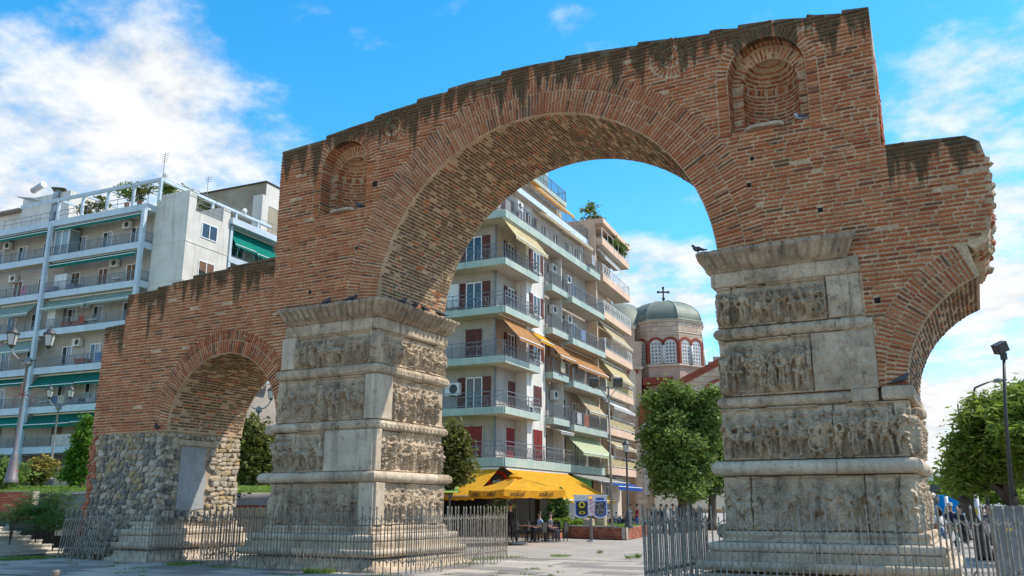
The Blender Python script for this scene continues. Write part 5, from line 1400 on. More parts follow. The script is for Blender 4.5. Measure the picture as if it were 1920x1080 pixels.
# ------------------------------------------------------------------ cafe building seen through the great arch
CB = Bld('apartment_block', 944.5, 50.0, 25.5, 'corner apartment building with pale green balconies over the yellow cafe awnings')
cz = [3.9 + 3.02*k for k in range(8)]
bx0, bx1 = CB.sx(1010, 12), CB.sx(1031, 12)                  # white bay
xe = CB.sx(1128, 12)
DB = 1.25                                                    # balcony depth on both streets
yl = CB.sy(800, 10)
CB.part('facade_wall', M_PLAST, [((DB, DB, 0), (bx0 - .9, 16, cz[6]))])
CB.part('bay_wall', M_WHITE, [((bx0 - .9, .45, cz[0] + .2), (bx1 + .2, 16, cz[5] + .3))])
CB.part('facade_wall', M_PLAST, [((bx1 + .2, 1.1, 0), (xe, 16, cz[5] + .0)), ((bx0 - .9, 1.15, 0), (bx1 + .2, 16, cz[0] + .19))])
CB.part('upper_wall', M_WHITE, [((DB + .02, 1.3, cz[5] + .01), (xe - .02, 16, cz[6] - .01))])
for k in range(1, 5):
    # wrap-round balcony at the corner
    CB.balcony('B', 0.0, yl, DB, cz[k], M_GREENC, .42, base=-DB, ends=(False, False), slab0=DB + .003)
    CB.balcony('A', 0.0, bx0 - .05, DB, cz[k], M_GREENC, .42, base=-DB, ends=(False, True))
    ym = CB.sy(889, cz[k] + 1, DB)
    CB.opening('B', ym, cz[k] + .17, 1.15, 2.25, base=-DB, style={1: 'open', 2: 'closed', 3: 'open', 4: 'open'}[k])
    CB.opening('A', CB.sx(956, cz[k] + 1, DB) + .1, cz[k] + .17, 1.0, 2.2, base=-DB, style='closed' if k in (1,) else 'open')
    if k in (2, 4): CB.opening('A', CB.sx(977, cz[k] + 1, DB), cz[k] + .17, .95, 2.2, base=-DB, style='plain')
    CB.opening('A', (bx0 + bx1)/2 - .25, cz[k] + .95, 1.15, 1.35, base=-.45, style='open' if k != 1 else 'closed', sill=True)
CB.ac('B', CB.sy(853, cz[1] + 1, DB), cz[1] + 1.35, base=-DB, w=1.0, h=.75)
CB.ac('A', CB.sx(976, cz[3] + 2.2, DB), cz[3] + 2.0, base=-DB); CB.ac('A', CB.sx(976, cz[0] + 2.2, DB), cz[0] + 2.0, base=-DB); CB.ac('A', CB.sx(972, cz[1] + .6, DB), cz[1] + .3, base=-DB + .5)
CB.part('drain_pipe', M_RAIL, [((DB - .1, DB - .12, 0), (DB - .002, DB - .02, cz[6]))])
# awnings at the corner
CB.awning('A', .35, CB.sx(996, cz[3] - .2), cz[3] - .05, 1.35, 1.5, C_ORANGE, base=-.55)
CB.awning('A', .1, CB.sx(1008, cz[5] - .2), cz[5] - .05, .9, 1.25, C_CREAM, base=-.2)
CB.awning('A', bx0 - .5, bx1 - .3, cz[2] + 2.75, .75, .65, C_YEL, base=-.4, name='window_hood')
CB.part('meter_box', M_ACW, [((DB - .25, CB.sy(851, cz[3] + 1.2, DB) - .45, cz[3] + .9), (DB - .002, CB.sy(851, cz[3] + 1.2, DB) + .35, cz[3] + 2.4))])
# first floor: one long balcony right round
CB.balcony('B', 0.0, yl, DB, cz[0], M_GREENC, .52, base=-DB, ends=(False, False), slab0=DB + .003); CB.balcony('A', 0.0, xe - .1, DB, cz[0], M_GREENC, .52, base=-DB, ends=(False, True))
CB.opening('B', CB.sy(884, cz[0] + 1, DB), cz[0] + .17, 1.5, 2.3, base=-DB, style='closed', shut=M_SHUTR)
CB.opening('A', CB.sx(955, cz[0] + 1, DB), cz[0] + .17, 1.1, 2.3, base=-DB, style='closed', shut=M_SHUTR)
CB.opening('A', (bx0 + bx1)/2 - .3, cz[0] + .25, 1.35, 2.25, base=-.45, style='closed', shut=M_SHUTR)
for i, (a, z) in enumerate(((CB.sx(1072, cz[1]), cz[1] - .25), (CB.sx(1086, cz[1]), cz[1] - .25), (CB.sx(1080, cz[3]), cz[3] - .25), (CB.sx(1045, cz[2]), cz[2]), (CB.sx(1100, cz[5]), cz[5] + .1))):
    mb = MB(); vs = [Vector((a + .8*q/5, -.43 + (.15 if i == 3 else 0) + .04*math.sin(q*2 + i), z + zz)) for zz in (1.28, .9, .5) for q in range(6)]; mb.add(vs, [(r*6+q, r*6+q+1, r*6+q+7, r*6+q+6) for r in range(2) for q in range(5)]); mb.build('laundry', cloth('washing_%d' % i, ((.66, .66, .66), (.45, .2, .15), (.3, .36, .5), (.6, .55, .4), (.55, .57, .6))[i]), CB.root)
# right-hand stack of balconies
m0, m1, m2 = bx1 + .3, CB.sx(1064, 10), xe - .3
for k in range(1, 5):
    CB.balcony('A', m0, m1, 1.0, cz[k], M_GREENC, .42, base=-1.1 + .15, rail='bars'); CB.balcony('A', m1 + .15, m2, 1.3, cz[k] - .25, M_GREENC, .42, base=-1.1 + .15, rail='bars')
    CB.opening('A', m0 + .9, cz[k] + .17, 1.0, 2.2, base=-1.1, style='closed'); CB.opening('A', m1 + 1.1, cz[k] - .08, 1.0, 2.2, base=-1.1, style='open'); CB.opening('A', m1 + 4.2, cz[k] - .08, 1.1, 2.2, base=-1.1, style='plain')
    CB.ac('A', m1 - .35, cz[k] + 1.9, base=-1.1); 
    if k in (2, 3, 4): CB.ac('A', m1 + 2.5, cz[k] + 1.75, base=-1.1)
CB.opening('A', m0 + .9, cz[0] + .17, 1.0, 2.2, base=-1.1, style='closed'); CB.opening('A', m1 + 1.4, cz[0] + .17, 1.2, 2.2, base=-1.1, style='closed'); CB.opening('A', m1 + 4.2, cz[0] + .17, 1.1, 2.2, base=-1.1, style='plain')
CB.part('party_pillar', M_WHITE, [((m1 - .02, .35, cz[0] + .3), (m1 + .1, 1.1, cz[5]))])
CB.awning('A', m0 + .1, m1 + .1, cz[3] - .02, 1.3, 1.5, C_ORANGE, base=-.75); CB.awning('A', m1 + .4, m2 - .1, cz[3] - .3, 1.35, 1.45, C_ORANGE, base=-.7)
CB.awning('A', m1 + 3.1, m2 - .3, cz[2] - .25, 1.1, 1.4, C_TAN, base=-.7); CB.awning('A', m1 + .6, m2, cz[1] - .3, 1.4, 1.4, C_STRIPE, base=-.6); CB.awning('A', m0 + .6, m1 + .2, cz[1] - .05, .9, .4, C_GREY, base=-.6)
# top floors: long balcony, set-back storeys, glass screens, roof clutter
CB.balcony('B', 0.0, yl, DB, cz[5], M_GREENC, .5, base=-DB, ends=(False, False), slab0=DB + .003); CB.balcony('A', 0.0, xe - .1, DB, cz[5], M_GREENC, .5, base=-DB, ends=(False, True), rail='bars')
for i, a in enumerate((1.7, 3.0, 5.4, 6.8, 9.0, 11.2, 13.5, 15.5)):
    if a < xe - 1: CB.opening('A', a, cz[5] + .17, .95, 2.2, base=-1.3, style='open' if i < 4 else 'plain')
CB.ac('A', 4.3, cz[5] + 1.9, base=-1.3)
CB.awning('A', 7.2, 11.5, cz[6] - .05, .9, .5, C_TAN, base=-1.2); CB.awning('A', 11.7, xe - .6, cz[6] - .05, .9, .5, C_TAN, base=-1.2)
CB.balcony('A', .3, xe - .3, .6, cz[6], M_BLUEW, .4, base=-1.45, rail='bars', ends=(True, True)); CB.part('set_back_wall', mk('yellow_plaster', (.62, .55, .33), (.55, .48, .29), 1, .9, streak=.2), [((1.2, 3.0, cz[6]), (xe - .3, 14, cz[7] - .05))])
CB.part('terrace_slab', M_SOFFIT, [((.4, 1.46, cz[6] - .12), (xe - .35, 3.1, cz[6] + .0))])
CB.awning('A', 9.0, xe - 1.2, cz[7] - .1, 1.3, .7, C_YEL, base=-2.9); 
CB.balcony('A', 1.0, xe - 1.5, .8, cz[7], M_GREENC, .35, base=-3.0, rail='bars', ends=(True, True))
CB.awning('A', 1.2, 5.5, cz[7] + 2.4, 2.0, .8, C_TAN, base=-4.4); CB.awning('A', 5.6, 9.8, cz[7] + 2.4, 2.0, .8, C_TAN, base=-4.4)
CB.part('penthouse', M_PEACH, [((2.0, 4.4, cz[7]), (xe - 4, 12, cz[7] + 2.6))])
mb = MB(); mb.box((12.6, 2.4, cz[7] + .4), (12.65, 3.9, cz[7] + 1.9)); mb.box((10.6, 2.38, cz[7] + .4), (12.58, 2.42, cz[7] + 1.9)); mb.build('glass_screen', glass_mat('screen_glass', (.30, .38, .36), .15), CB.root)
mb = MB(); mb.box((7.5, 5.0, cz[7] + 2.6), (9.1, 6.2, cz[7] + 4.9)); mb.box((7.4, 4.9, cz[7] + 5.0), (9.2, 6.3, cz[7] + 5.1)); mb.box((10.5, 5, cz[7] + 2.6), (11.6, 6, cz[7] + 4.0)); mb.build('chimney', M_PEACH, CB.root)
for a, h in ((12.5, 2.5), (14.5, 3.0), (11.9, 3.4)): 
    q = aerial(h, 4); q.v = [(x + a, y + 5, z + cz[7] + 3.5) for x, y, z in q.v]; q.build('roof_aerial', M_RAIL, CB.root)
# ground floor
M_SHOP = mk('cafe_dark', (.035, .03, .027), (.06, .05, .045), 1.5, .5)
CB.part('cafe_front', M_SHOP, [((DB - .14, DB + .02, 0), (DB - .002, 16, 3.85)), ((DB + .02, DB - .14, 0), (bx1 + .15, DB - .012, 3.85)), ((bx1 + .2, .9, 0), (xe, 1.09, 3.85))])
gl = MB()
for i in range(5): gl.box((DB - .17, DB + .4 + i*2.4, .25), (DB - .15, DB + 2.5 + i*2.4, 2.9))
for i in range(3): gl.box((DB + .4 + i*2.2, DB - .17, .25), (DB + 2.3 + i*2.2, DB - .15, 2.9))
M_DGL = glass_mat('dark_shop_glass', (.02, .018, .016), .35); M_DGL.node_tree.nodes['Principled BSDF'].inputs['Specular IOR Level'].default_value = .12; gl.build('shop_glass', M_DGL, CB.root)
CB.awning('B', .35, yl, 3.75, 3.0, 1.55, C_YEL, base=-.1, val=.25, name='cafe_awning'); CB.awning('A', .35, bx1 + 2.9, 3.75, 3.4, 1.75, C_YEL, base=-.1, val=.18, name='cafe_awning')
CB.part('green_fascia', mk('green_sign', (.08, .33, .03), (.06, .27, .03), 2, .5), [((bx1 + 3.6, .6, 2.55), (xe - 1.2, .75, 3.7))])
CB.awning('A', bx1 + 3.6, xe - .2, 3.85, 2.2, .55, C_GREY, base=-.3, val=.1)
mb = MB(); mb.lathe([(0, .0), (.62, .0), (.62, .08), (0, .081)], 22, M=Matrix.Translation((DB - .45, DB - .45, 3.05)) @ Matrix.Rotation(R(45), 4, 'Z') @ Matrix.Rotation(R(-90), 4, 'Y')); o = mb.build('round_cafe_sign', mk('sign_red', (.42, .02, .025)), CB.root)
mb = MB(); mb.lathe([(0, .0), (.46, .0), (.46, .02), (0, .021)], 22, M=Matrix.Translation((DB - .512, DB - .512, 3.05)) @ Matrix.Rotation(R(45), 4, 'Z') @ Matrix.Rotation(R(-90), 4, 'Y')); mb.build('sign_disc', M_SHOP, o)
M_LET = mk('letter_black', (.02, .02, .02), rough=.6); M_LETW = mk('letter_white', (.75, .74, .7), rough=.6)
def text(name, body, size, mat, parent, M, ext=.006, shear=0.0):
    c = bpy.data.curves.new(name, 'FONT'); c.body = body; c.size = size; c.align_x = 'CENTER'; c.align_y = 'CENTER'; c.extrude = ext; c.shear = shear; c.resolution_u = 2
    o = bpy.data.objects.new(name, c); me = bpy.data.meshes.new_from_object(o); bpy.data.objects.remove(o); me.transform(M); me.materials.append(mat); return link(name, me, parent)
text('sign_lettering', 'mikel', .34, M_LETW, o, Matrix.Translation((DB - .545, DB - .545, 3.05)) @ Matrix.Rotation(R(-45), 4, 'Z') @ Matrix.Rotation(R(90), 4, 'X'), shear=.25)
CB.part('shop_shutter', M_METAL, [((bx1 + 3.7, .84, 0), (bx1 + 6.2, .88, 2.5))]); CB.part('shop_poster', mk('yellow_ad', (.72, .50, .03), (.1, .08, .07), 1.6, .5), [((bx1 + 1.6, .82, .3), (bx1 + 3.4, .86, 2.4))])
p = MB(); CB.fbox(p, 'A', xe - 2.1, xe - .9, -.75, -.70, 1.6, 2.7); o = p.build('notice_board', M_LETW, CB.root)
for i in range(5):
    q = MB(); CB.fbox(q, 'A', xe - 2.0, xe - 1.0 - .1*(i % 2), -.698, -.694, 1.72 + i*.19, 1.80 + i*.19); q.build('printed_line', M_SHUTR if i == 4 else M_RAIL, o)

# ------------------------------------------------------------------ peach balcony building next door
PB = Bld('apartment_block', 1128, proj and 68.5, 22.5, 'narrow apartment building with peach balconies beside the church')
w3 = CB.W(xe + .15, .2, 0); d3 = w3 - CAM
PB.o.x, PB.o.y = w3.x, w3.y; PB.root.location = PB.o; 
pe = PB.sx(1176, 14)
PB.part('facade_wall', M_BEIGEB, [((0, 1.1, 0), (pe - .6, 14, cz[7] - 1.2))])
PB.part('party_wall', M_PEACH, [((-.1, .1, 0), (.12, 1.1, cz[7] - 1.2))])
for k in range(7):
    z = cz[k] + .1
    PB.balcony('A', .25, pe, 1.35, z, M_PEACH, .55, base=-1.0, rail='cross' if k in (3, 4, 5) else 'plain', railmat=M_RAILW, panel=(C_CREAM if k in (0, 1, 2) else None), rh=.85)
    PB.opening('A', 2.6, z + .17, 1.3, 2.2, base=-1.1, style='plain'); PB.opening('A', 6.0, z + .17, 1.3, 2.2, base=-1.1, style='closed', shut=M_WOOD) if pe > 8 else None
    if k in (0, 1, 2, 3, 5): PB.awning('A', .8, pe - 1.2, cz[k+1] - .1, 1.0 if k < 4 else .6, 1.3 if k in (2, 3) else .7, (C_TAN, C_WHITE, C_CREAM, C_TAN, C_TAN, C_WHITE)[k], base=-.2)
PB.part('roof_slab', M_PEACH, [((-.1, -.6, cz[7] - 1.2), (pe + .1, 14, cz[7] - .8))])
PB.awning('A', .6, pe - .5, 3.7, 1.6, .6, C_BLUE, base=-.6, val=.3)
PB.part('shop_wall', M_BEIGEB, [((.2, .9, 0), (pe, 1.09, 3.8))]); PB.opening('A', 4.4, 1.3, 1.8, 1.9, base=-.9, style='plain')
# ================================================================== church
M_CST = None
def church_stone():
    m, t, b = new_mat('church_stone'); tc = N(t, 'ShaderNodeTexCoord'); g = N(t, 'ShaderNodeNewGeometry'); pos = g.outputs['Position']
    col = mixc_n(t, sstep(t, noise_n(t, pos, .7, 5), .35, .65), (.60, .46, .34, 1), (.50, .37, .27, 1))
    t.links.new(col, b.inputs['Base Color']); b.inputs['Roughness'].default_value = .9
    bn = N(t, 'ShaderNodeBump', {'Height': noise_n(t, pos, 20, 5), 'Strength': .4, 'Distance': .02}); t.links.new(bn.outputs[0], b.inputs['Normal']); return m
M_CST = church_stone(); M_CST2 = mk('church_stone_pale', (.62, .50, .38), (.54, .43, .33), 1, .9); M_CST3 = mk('church_stone_pink', (.56, .40, .30), (.48, .34, .26), 1, .9)
M_CBR = mk('church_brick', (.30, .075, .04), (.24, .06, .035), 3, .85); M_LEAD = mk('lead_dome', (.20, .22, .17), (.15, .165, .13), .9, .6, .2, 8, streak=.2, metal=.1); M_TILE = mk('roof_tile', (.34, .09, .05), (.26, .07, .04), 2, .9); M_GRIL = mk('grille_white', (.62, .60, .56), (.54, .52, .49), 3, .8); M_CREAMW = mk('cream_wall', (.70, .58, .44), (.63, .52, .40), .5, .95); M_BRONZE = mk('dark_bronze', (.06, .05, .035), rough=.45, metal=.6)
DC = 84.0
cc_ = ground_at(1263, DC)
CH = empty('domed_church', cc_, YAW); tag(CH, 'beige stone church with octagonal drum and grey lead dome topped by a cross', 'church')
def cz_(py, px=1263): return atD(px, py, DC).z
zd0, zd1, zs, zdt = cz_(708), cz_(617), cz_(618), cz_(567)
RD = 140/2/1600*DC*1.03/math.cos(R(12)); A8 = R(-90 + 22.5 - 14)
def oct_pt(k, r): a = A8 + k*math.pi/4; return Vector((r*math.cos(a), r*math.sin(a), 0))
# drum: core then courses of stone blocks on the facets that show
mb = MB(); mb.lathe([(RD - .06, zd0 - 4), (RD - .06, zd1)], 8, smooth=False, a0=A8, a1=A8 + 2*math.pi); drum = mb.build('drum', M_CST3, CH)
bmesh_ = [None]*3
for i, m in enumerate((M_CST, M_CST2, M_CST3)):
    q = MB(); q.box((-.5, -.03, 0), (.5, .045, 1)); bmesh_[i] = q.mesh('stone_block', m)
def facet_blocks(a, b, z0, z1, skip, parent, bh=.46, bl=.95):
    a = Vector((a.x, a.y, 0)); b = Vector((b.x, b.y, 0)); d = b - a; L = d.length; ang = math.atan2(d.y, d.x); z = z0; j = 0; e = d.normalized()
    while z < z1 - .1:
        x = -(bl/2 if j % 2 else 0)
        while x < L:
            x0, x1 = max(0, x), min(L, x + bl)
            if x1 - x0 > .1 and not skip((x0+x1)/2/L, z + bh/2):
                o = link('stone_block', bmesh_[random.choice((0, 0, 1, 2))], parent); o.location = a + e*((x0+x1)/2) + Vector((0, 0, z)); o.rotation_euler = (0, 0, ang); o.scale = (x1 - x0 - .03, 1, min(bh, z1 - z) - .03)
            x += bl
        z += bh; j += 1
for mname, r0, z0, z1, mat in (('drum_cornice', RD + .12, zd1, zd1 + .22, M_CST2), ('drum_sill', RD + .10, zd0 + .55, zd0 + .78, M_CST2), ('drum_string', RD + .05, cz_(637), cz_(637) + .12, M_CST2)):
    mb = MB(); mb.lathe([(RD - .1, z0), (r0, z0), (r0 + .04, (z0+z1)/2), (r0, z1), (RD - .1, z1)], 8, smooth=False, a0=A8, a1=A8 + 2*math.pi); mb.build(mname, mat, drum)
W0, W1 = zd0 + .85, cz_(649)
for k in range(8):
    a, b = oct_pt(k, RD), oct_pt(k + 1, RD); mid = (a+b)/2; wn_ = CH.matrix_basis
    nrm_ = Matrix.Rotation(YAW, 3, 'Z') @ mid.normalized()
    if nrm_.dot((CAM - cc_).normalized()) < .05: continue
    facet_blocks(a, b, zd0 + .78, zd1, lambda u, z: W0 - .1 < z < W1 + .1 and .12 < u < .88, drum)
    d = (b-a); e = d.normalized(); n = mid.normalized(); L = d.length
    for s in (-.23, .23):
        c = mid + e*(s*L); w = L*.19; zt = W1 - w
        # grille
        g = MB(); pts = [c - e*w + Vector((0, 0, W0)), c + e*w + Vector((0, 0, W0))] + [c + e*(w*math.cos(t)) + Vector((0, 0, zt + w*math.sin(t))) for t in np.linspace(0, math.pi, 9)]
        g.prism([p + n*.0 for p in pts], n*.06); win = g.build('arched_window', M_GRIL, CH)
        hmb = MB()
        rows = int((W1 - W0)/.34); 
        for r_ in range(rows):
            for q in (-.6, 0, .6):
                zc = W0 + .2 + r_*.34; 
                if zc > zt + w*.6: continue
                cc2 = c + e*(q*w*.95) + n*.064 + Vector((0, 0, zc)); rr = .085; ps = [cc2 + e*(rr*math.cos(t)) + Vector((0, 0, rr*1.2*math.sin(t))) for t in np.linspace(0, 2*math.pi, 7)[:-1]]
                hmb.add(ps, [tuple(range(6))])
        tag(hmb.build('grille_holes', M_ACD, win), kind='stuff')
        am = MB(); no = 12
        for i in range(no):
            t0, t1 = math.pi*i/no, math.pi*(i+1)/no
            ps = [c + e*((w + o)*math.cos(t)) + Vector((0, 0, zt + (w + o)*math.sin(t))) for t, o in ((t0, .02), (t1, .02), (t1, .27), (t0, .27))]; am.prism([p + n*.0 for p in ps], n*.10)
        am.build('brick_arch', M_CBR, win)
        jm = MB(); jm.bar(c + e*(w + .13)*(1 if s > 0 else -1) + n*.05 + Vector((0, 0, W0)), c + e*(w + .13)*(1 if s > 0 else -1) + n*.05 + Vector((0, 0, zt)), .25, .1, up=n); jm.build('brick_jamb', M_CBR, win)
    cm = MB(); cm.tube([mid + n*.12 + Vector((0, 0, W0)), mid + n*.12 + Vector((0, 0, W1 - L*.19))], .13, 10); cm.build('window_column', M_GRIL, CH)
# dome: faceted lead shell
prof = [(RD + .22, zd1 + .2)] + [((RD + .05)*math.cos(t), zd1 + .28 + (zdt - zd1 - .28)*math.sin(t)) for t in np.linspace(.02, math.pi/2 - .02, 14)] + [(0, zdt)]
mb = MB(); mb.lathe(prof, 8, smooth=False, a0=A8, a1=A8 + 2*math.pi); dome = mb.build('dome', M_LEAD, CH)
for k in range(8):
    rb_ = MB(); rb_.tube([Vector((p[0]*math.cos(A8 + k*math.pi/4), p[0]*math.sin(A8 + k*math.pi/4), p[1])) for p in prof[1:-1]], .05, 5); rb_.build('dome_rib', M_LEAD, dome)
cr = MB(); zc = zdt; cr.lathe([(.35, 0), (.3, .1), (.12, .16), (.1, .3), (.2, .42), (.1, .55), (.04, .6)], 10, (0, 0, zc - .04)); H = cz_(540) - zc
cr.box((-.07, -.05, zc + .5), (.07, .05, zc + H)); cr.box((-.5, -.05, zc + H*.66), (-.07, .05, zc + H*.66 + .15)); cr.box((.07, -.05, zc + H*.66), (.5, .05, zc + H*.66 + .15)); 
for x, z in ((-.52, zc + H*.66 + .07), (.52, zc + H*.66 + .07), (0, zc + H)): cr.box((x - .11, -.06, z - .11), (x + .11, .06, z + .11))
cr.build('roof_cross', M_BRONZE, CH)
# lower drum ring and tiled roofs
def chp(px, py, D): return (Matrix.Rotation(-YAW, 4, 'Z') @ Matrix.Translation(-cc_)) @ atD(px, py, D)
def slab_px(name, mat, pts, D, depth, parent=CH):
    ps = [chp(px, py, D) for px, py in pts]; mb = MB(); mb.prism(ps, (0, depth, 0)); return mb.build(name, mat, parent)
# west gable with arch ring and lettering
DG = DC - 6
gable = slab_px('gable_wall', M_CST, [(1262, 962), (1440, 962), (1440, 640), (1405, 655), (1262, 728)], DG, .8)
for nm, off, th, m in (('gable_cornice', 0, 13, M_CBR), ('gable_tiles', -9, 8, M_TILE)):
    slab_px(nm, m, [(1240, 742 + off), (1405, 656 + off), (1405, 656 + off - th + 3), (1240, 742 + off - th + 3)], DG - .25, 1.2)
gc = chp(1365, 770, DG); gr = chp(1420, 770, DG).x - gc.x
for nm, r0, r1, m, dy in (('gable_arch', gr, gr*1.09, M_CBR, -.1), ('arch_band', gr*.72, gr*.96, M_CST2, -.05)):
    mb = MB(); no = 22
    for i in range(no):
        t0, t1 = math.pi*i/no, math.pi*(i+1)/no; mb.prism([Vector((gc.x + r*math.cos(t), gc.y + dy, gc.z + r*math.sin(t)*1.05)) for t, r in ((t0, r0), (t1, r0), (t1, r1), (t0, r1))], (0, -dy + .02, 0))
    mb.build(nm, m, gable)
for ch_, ang in (('Π', 118), ('Α', 104), ('Ν', 91), ('Α', 78)):
    t = R(ang); rr = gr*.84
    text('wall_letter', ch_, .5, M_CBR, gable, Matrix.Translation((gc.x + rr*math.cos(t), gc.y - .07, gc.z + rr*math.sin(t)*1.05)) @ Matrix.Rotation(t - math.pi/2, 4, 'Y').inverted() @ Matrix.Rotation(R(90), 4, 'X'))
slab_px('side_roof', M_TILE, [(1200, 760), (1290, 716), (1290, 738), (1200, 800)], DG + 1.5, 3.0)
slab_px('roof_cornice', M_CBR, [(1205, 722), (1262, 718), (1262, 706), (1205, 708)], DG + 2.2, 2.0)
# nave flank on the left: tall pilastered wall with a blind arch, lower apse with slit windows
DF = DC - 4
fl = slab_px('nave_wall', M_CST3, [(1150, 962), (1203, 962), (1203, 640), (1190, 640), (1190, 612), (1150, 612)], DF, 5)
facet_blocks(chp(1152, 948, DF) + Vector((0, -.03, 0)), chp(1202, 948, DF) + Vector((0, -.03, 0)), 0, atD(1180, 614, DF).z, lambda u, z: (atD(1190, 770, DF).z < z < atD(1190, 690, DF).z and .55 < u < .85) or (z > atD(1190, 642, DF).z and u > .75), fl)
slab_px('blind_arch', M_CREAMW, [(1180, 772), (1192, 772), (1192, 697), (1189, 692), (1186, 690), (1183, 692), (1180, 697)], DF - .08, .07, fl)
mb = MB(); a0 = chp(1186, 700, DF); rr = (chp(1194, 700, DF).x - a0.x)
for i in range(10):
    t0, t1 = math.pi*i/10, math.pi*(i+1)/10; mb.prism([Vector((a0.x + r*math.cos(t), a0.y - .14, a0.z + r*1.2*math.sin(t))) for t, r in ((t0, rr*.85), (t1, rr*.85), (t1, rr*1.35), (t0, rr*1.35))], (0, .13, 0))
mb.build('brick_arch', M_CBR, fl)
slab_px('wall_cornice', M_CST2, [(1148, 616), (1192, 616), (1192, 609), (1148, 609)], DF - .2, 3, fl); slab_px('wall_cornice', M_CST2, [(1174, 692), (1206, 692), (1206, 687), (1174, 687)], DF - .2, .15, fl)
sd = MB(); q = ground_at(1150, DF + 4); qq = chp(1166, 600, DF + 3); sd.lathe([(4.2, -.3), (4.1, .0), (3.4, 1.4), (2.0, 2.5), (0, 3.0)], 12, (qq.x - .3, qq.y + 2.5, atD(1166, 612, DF + 3).z)); sd.build('side_dome', M_LEAD, CH)
ap = slab_px('apse_wall', M_CST, [(1195, 962), (1233, 962), (1233, 824), (1195, 824)], DF - 2.0, 4)
facet_blocks(chp(1196, 948, DF - 2) + Vector((0, -.03, 0)), chp(1232, 948, DF - 2) + Vector((0, -.03, 0)), 0, atD(1210, 826, DF - 2).z, lambda u, z: .32 < u < .72 and atD(1210, 930, DF-2).z < z < atD(1210, 845, DF-2).z, ap)
slab_px('slit_window', M_GRIL, [(1208, 928), (1219, 928), (1219, 852), (1213, 846), (1208, 852)], DF - 2.1, .1, ap); slab_px('wall_cornice', M_CST2, [(1192, 828), (1236, 828), (1236, 820), (1192, 820)], DF - 2.3, .3, ap)
slab_px('forecourt_wall', M_CREAMW, [(1228, 955), (1440, 955), (1440, 868), (1228, 868)], DG - 1.0, .4)
# blocks of stone on the gable below the roof line
facet_blocks(chp(1262, 948, DG) + Vector((0, -.05, 0)), chp(1400, 948, DG) + Vector((0, -.05, 0)), atD(1300, 800, DG).z, atD(1300, 660, DG).z, lambda u, z: z > atD(1300, 726 - 70*u - 4, DG).z or ((u*(1400-1262) + 1262 - 1365)/59)**2 + ((z - atD(1300, 770, DG).z)/3.2)**2 < 1.1, gable)

# buildings behind the church
FB = Bld('apartment_block', 1318, 120, 10, 'white flats with an ochre top floor behind the church dome')
zz = lambda py: atD(1318, py, 120).z
FB.part('wall', M_WHITE, [((0, 0, 0), (12, 20, zz(612)))]); FB.part('top_floor', mk('ochre_wall', (.68, .48, .16), (.6, .42, .14), 1, .9), [((-2.2, .5, zz(612)), (9, 14, zz(590)))]); FB.part('roof_edge', mk('orange_edge', (.62, .25, .05)), [((-2.6, .1, zz(590)), (9, 14, zz(587)))])
for py in (640, 662, 684): FB.balcony('A', .8, 10, 1.0, zz(py), M_BLUEW, .5, rail='bars'); FB.opening('A', 3, zz(py) + .2, 1.3, 2, style='plain'); FB.opening('A', 6.5, zz(py) + .2, 1.3, 2, style='plain')
GB = Bld('apartment_block', 1178, 130, 15, 'grey building with aerials on its roof behind the church')
GB.part('wall', mk('grey_conc', (.40, .42, .43), (.34, .35, .36), .5, .9), [((0, 0, 0), (4, 10, atD(1178, 588, 130).z))]); 
for a in (1, 2.5, 3.2):
    q = aerial(2.5, 3); q.v = [(x + a, y + 1.5, z + atD(1178, 588, 130).z) for x, y, z in q.v]; q.build('roof_aerial', M_RAIL, GB.root)

# ================================================================== trees and shrubs
M_BARK = mk('bark', (.085, .065, .05), (.13, .10, .08), 5, .95, .9, 25, stretch=(3, 3, .6)); M_BARK2 = mk('bark_grey', (.17, .15, .125), (.11, .095, .08), 5, .95, .9, 25, stretch=(3, 3, .6))
L_DARK = leaf_mat('leaf_dark', (.05, .10, .022), (.13, .19, .042)); L_MID = leaf_mat('leaf_mid', (.10, .18, .04), (.28, .36, .10), .5); L_LIME = leaf_mat('leaf_lime', (.15, .24, .03), (.34, .42, .07), .55); L_OLIVE = leaf_mat('leaf_olive', (.09, .10, .025), (.22, .20, .06)); L_GOLD = leaf_mat('leaf_gold', (.20, .16, .03), (.42, .30, .07)); L_CON = leaf_mat('leaf_conifer', (.06, .14, .01), (.16, .30, .03)); L_PINK = leaf_mat('petal_pink', (.5, .12, .2), (.6, .25, .3)); L_FERN = leaf_mat('leaf_fern', (.06, .14, .03), (.16, .27, .065))
def leaf_cloud(lobes, n, size, rnd, aspect=1.7, clump=.32, hollow=.35, droop=.0):
    """leaf quads in clumps through ellipsoid lobes [(centre, (rx,ry,rz))]; returns vertex/face arrays"""
    vol = np.array([l[1][0]*l[1][1]*l[1][2] for l in lobes])**.75; vol = vol/vol.sum(); V = []
    for (c, r), f in zip(lobes, vol):
        m = int(n*f); nc = max(4, int(m/26))
        d = rnd.normal(size=(nc, 3)); d /= np.linalg.norm(d, axis=1, keepdims=True); rad = (hollow + (1-hollow)*rnd.random(nc)**.6)[:, None]
        cc = np.array(c) + d*rad*np.array(r)
        pk = rnd.integers(0, nc, m); p = cc[pk] + rnd.normal(size=(m, 3))*clump*np.array([1, 1, .55]); V.append(p)
    p = np.concatenate(V); m = len(p)
    a = rnd.normal(size=(m, 3)); a[:, 2] = a[:, 2]*.5 - droop; a /= np.linalg.norm(a, axis=1, keepdims=True)
    b = np.cross(a, rnd.normal(size=(m, 3))); b /= np.linalg.norm(b, axis=1, keepdims=True)
    s = size*rnd.uniform(.6, 1.3, m)[:, None]
    v = np.stack([p - a*s*aspect*.5, p + b*s*.42, p + a*s*aspect*.5, p - b*s*.42], 1).reshape(-1, 3)
    return v
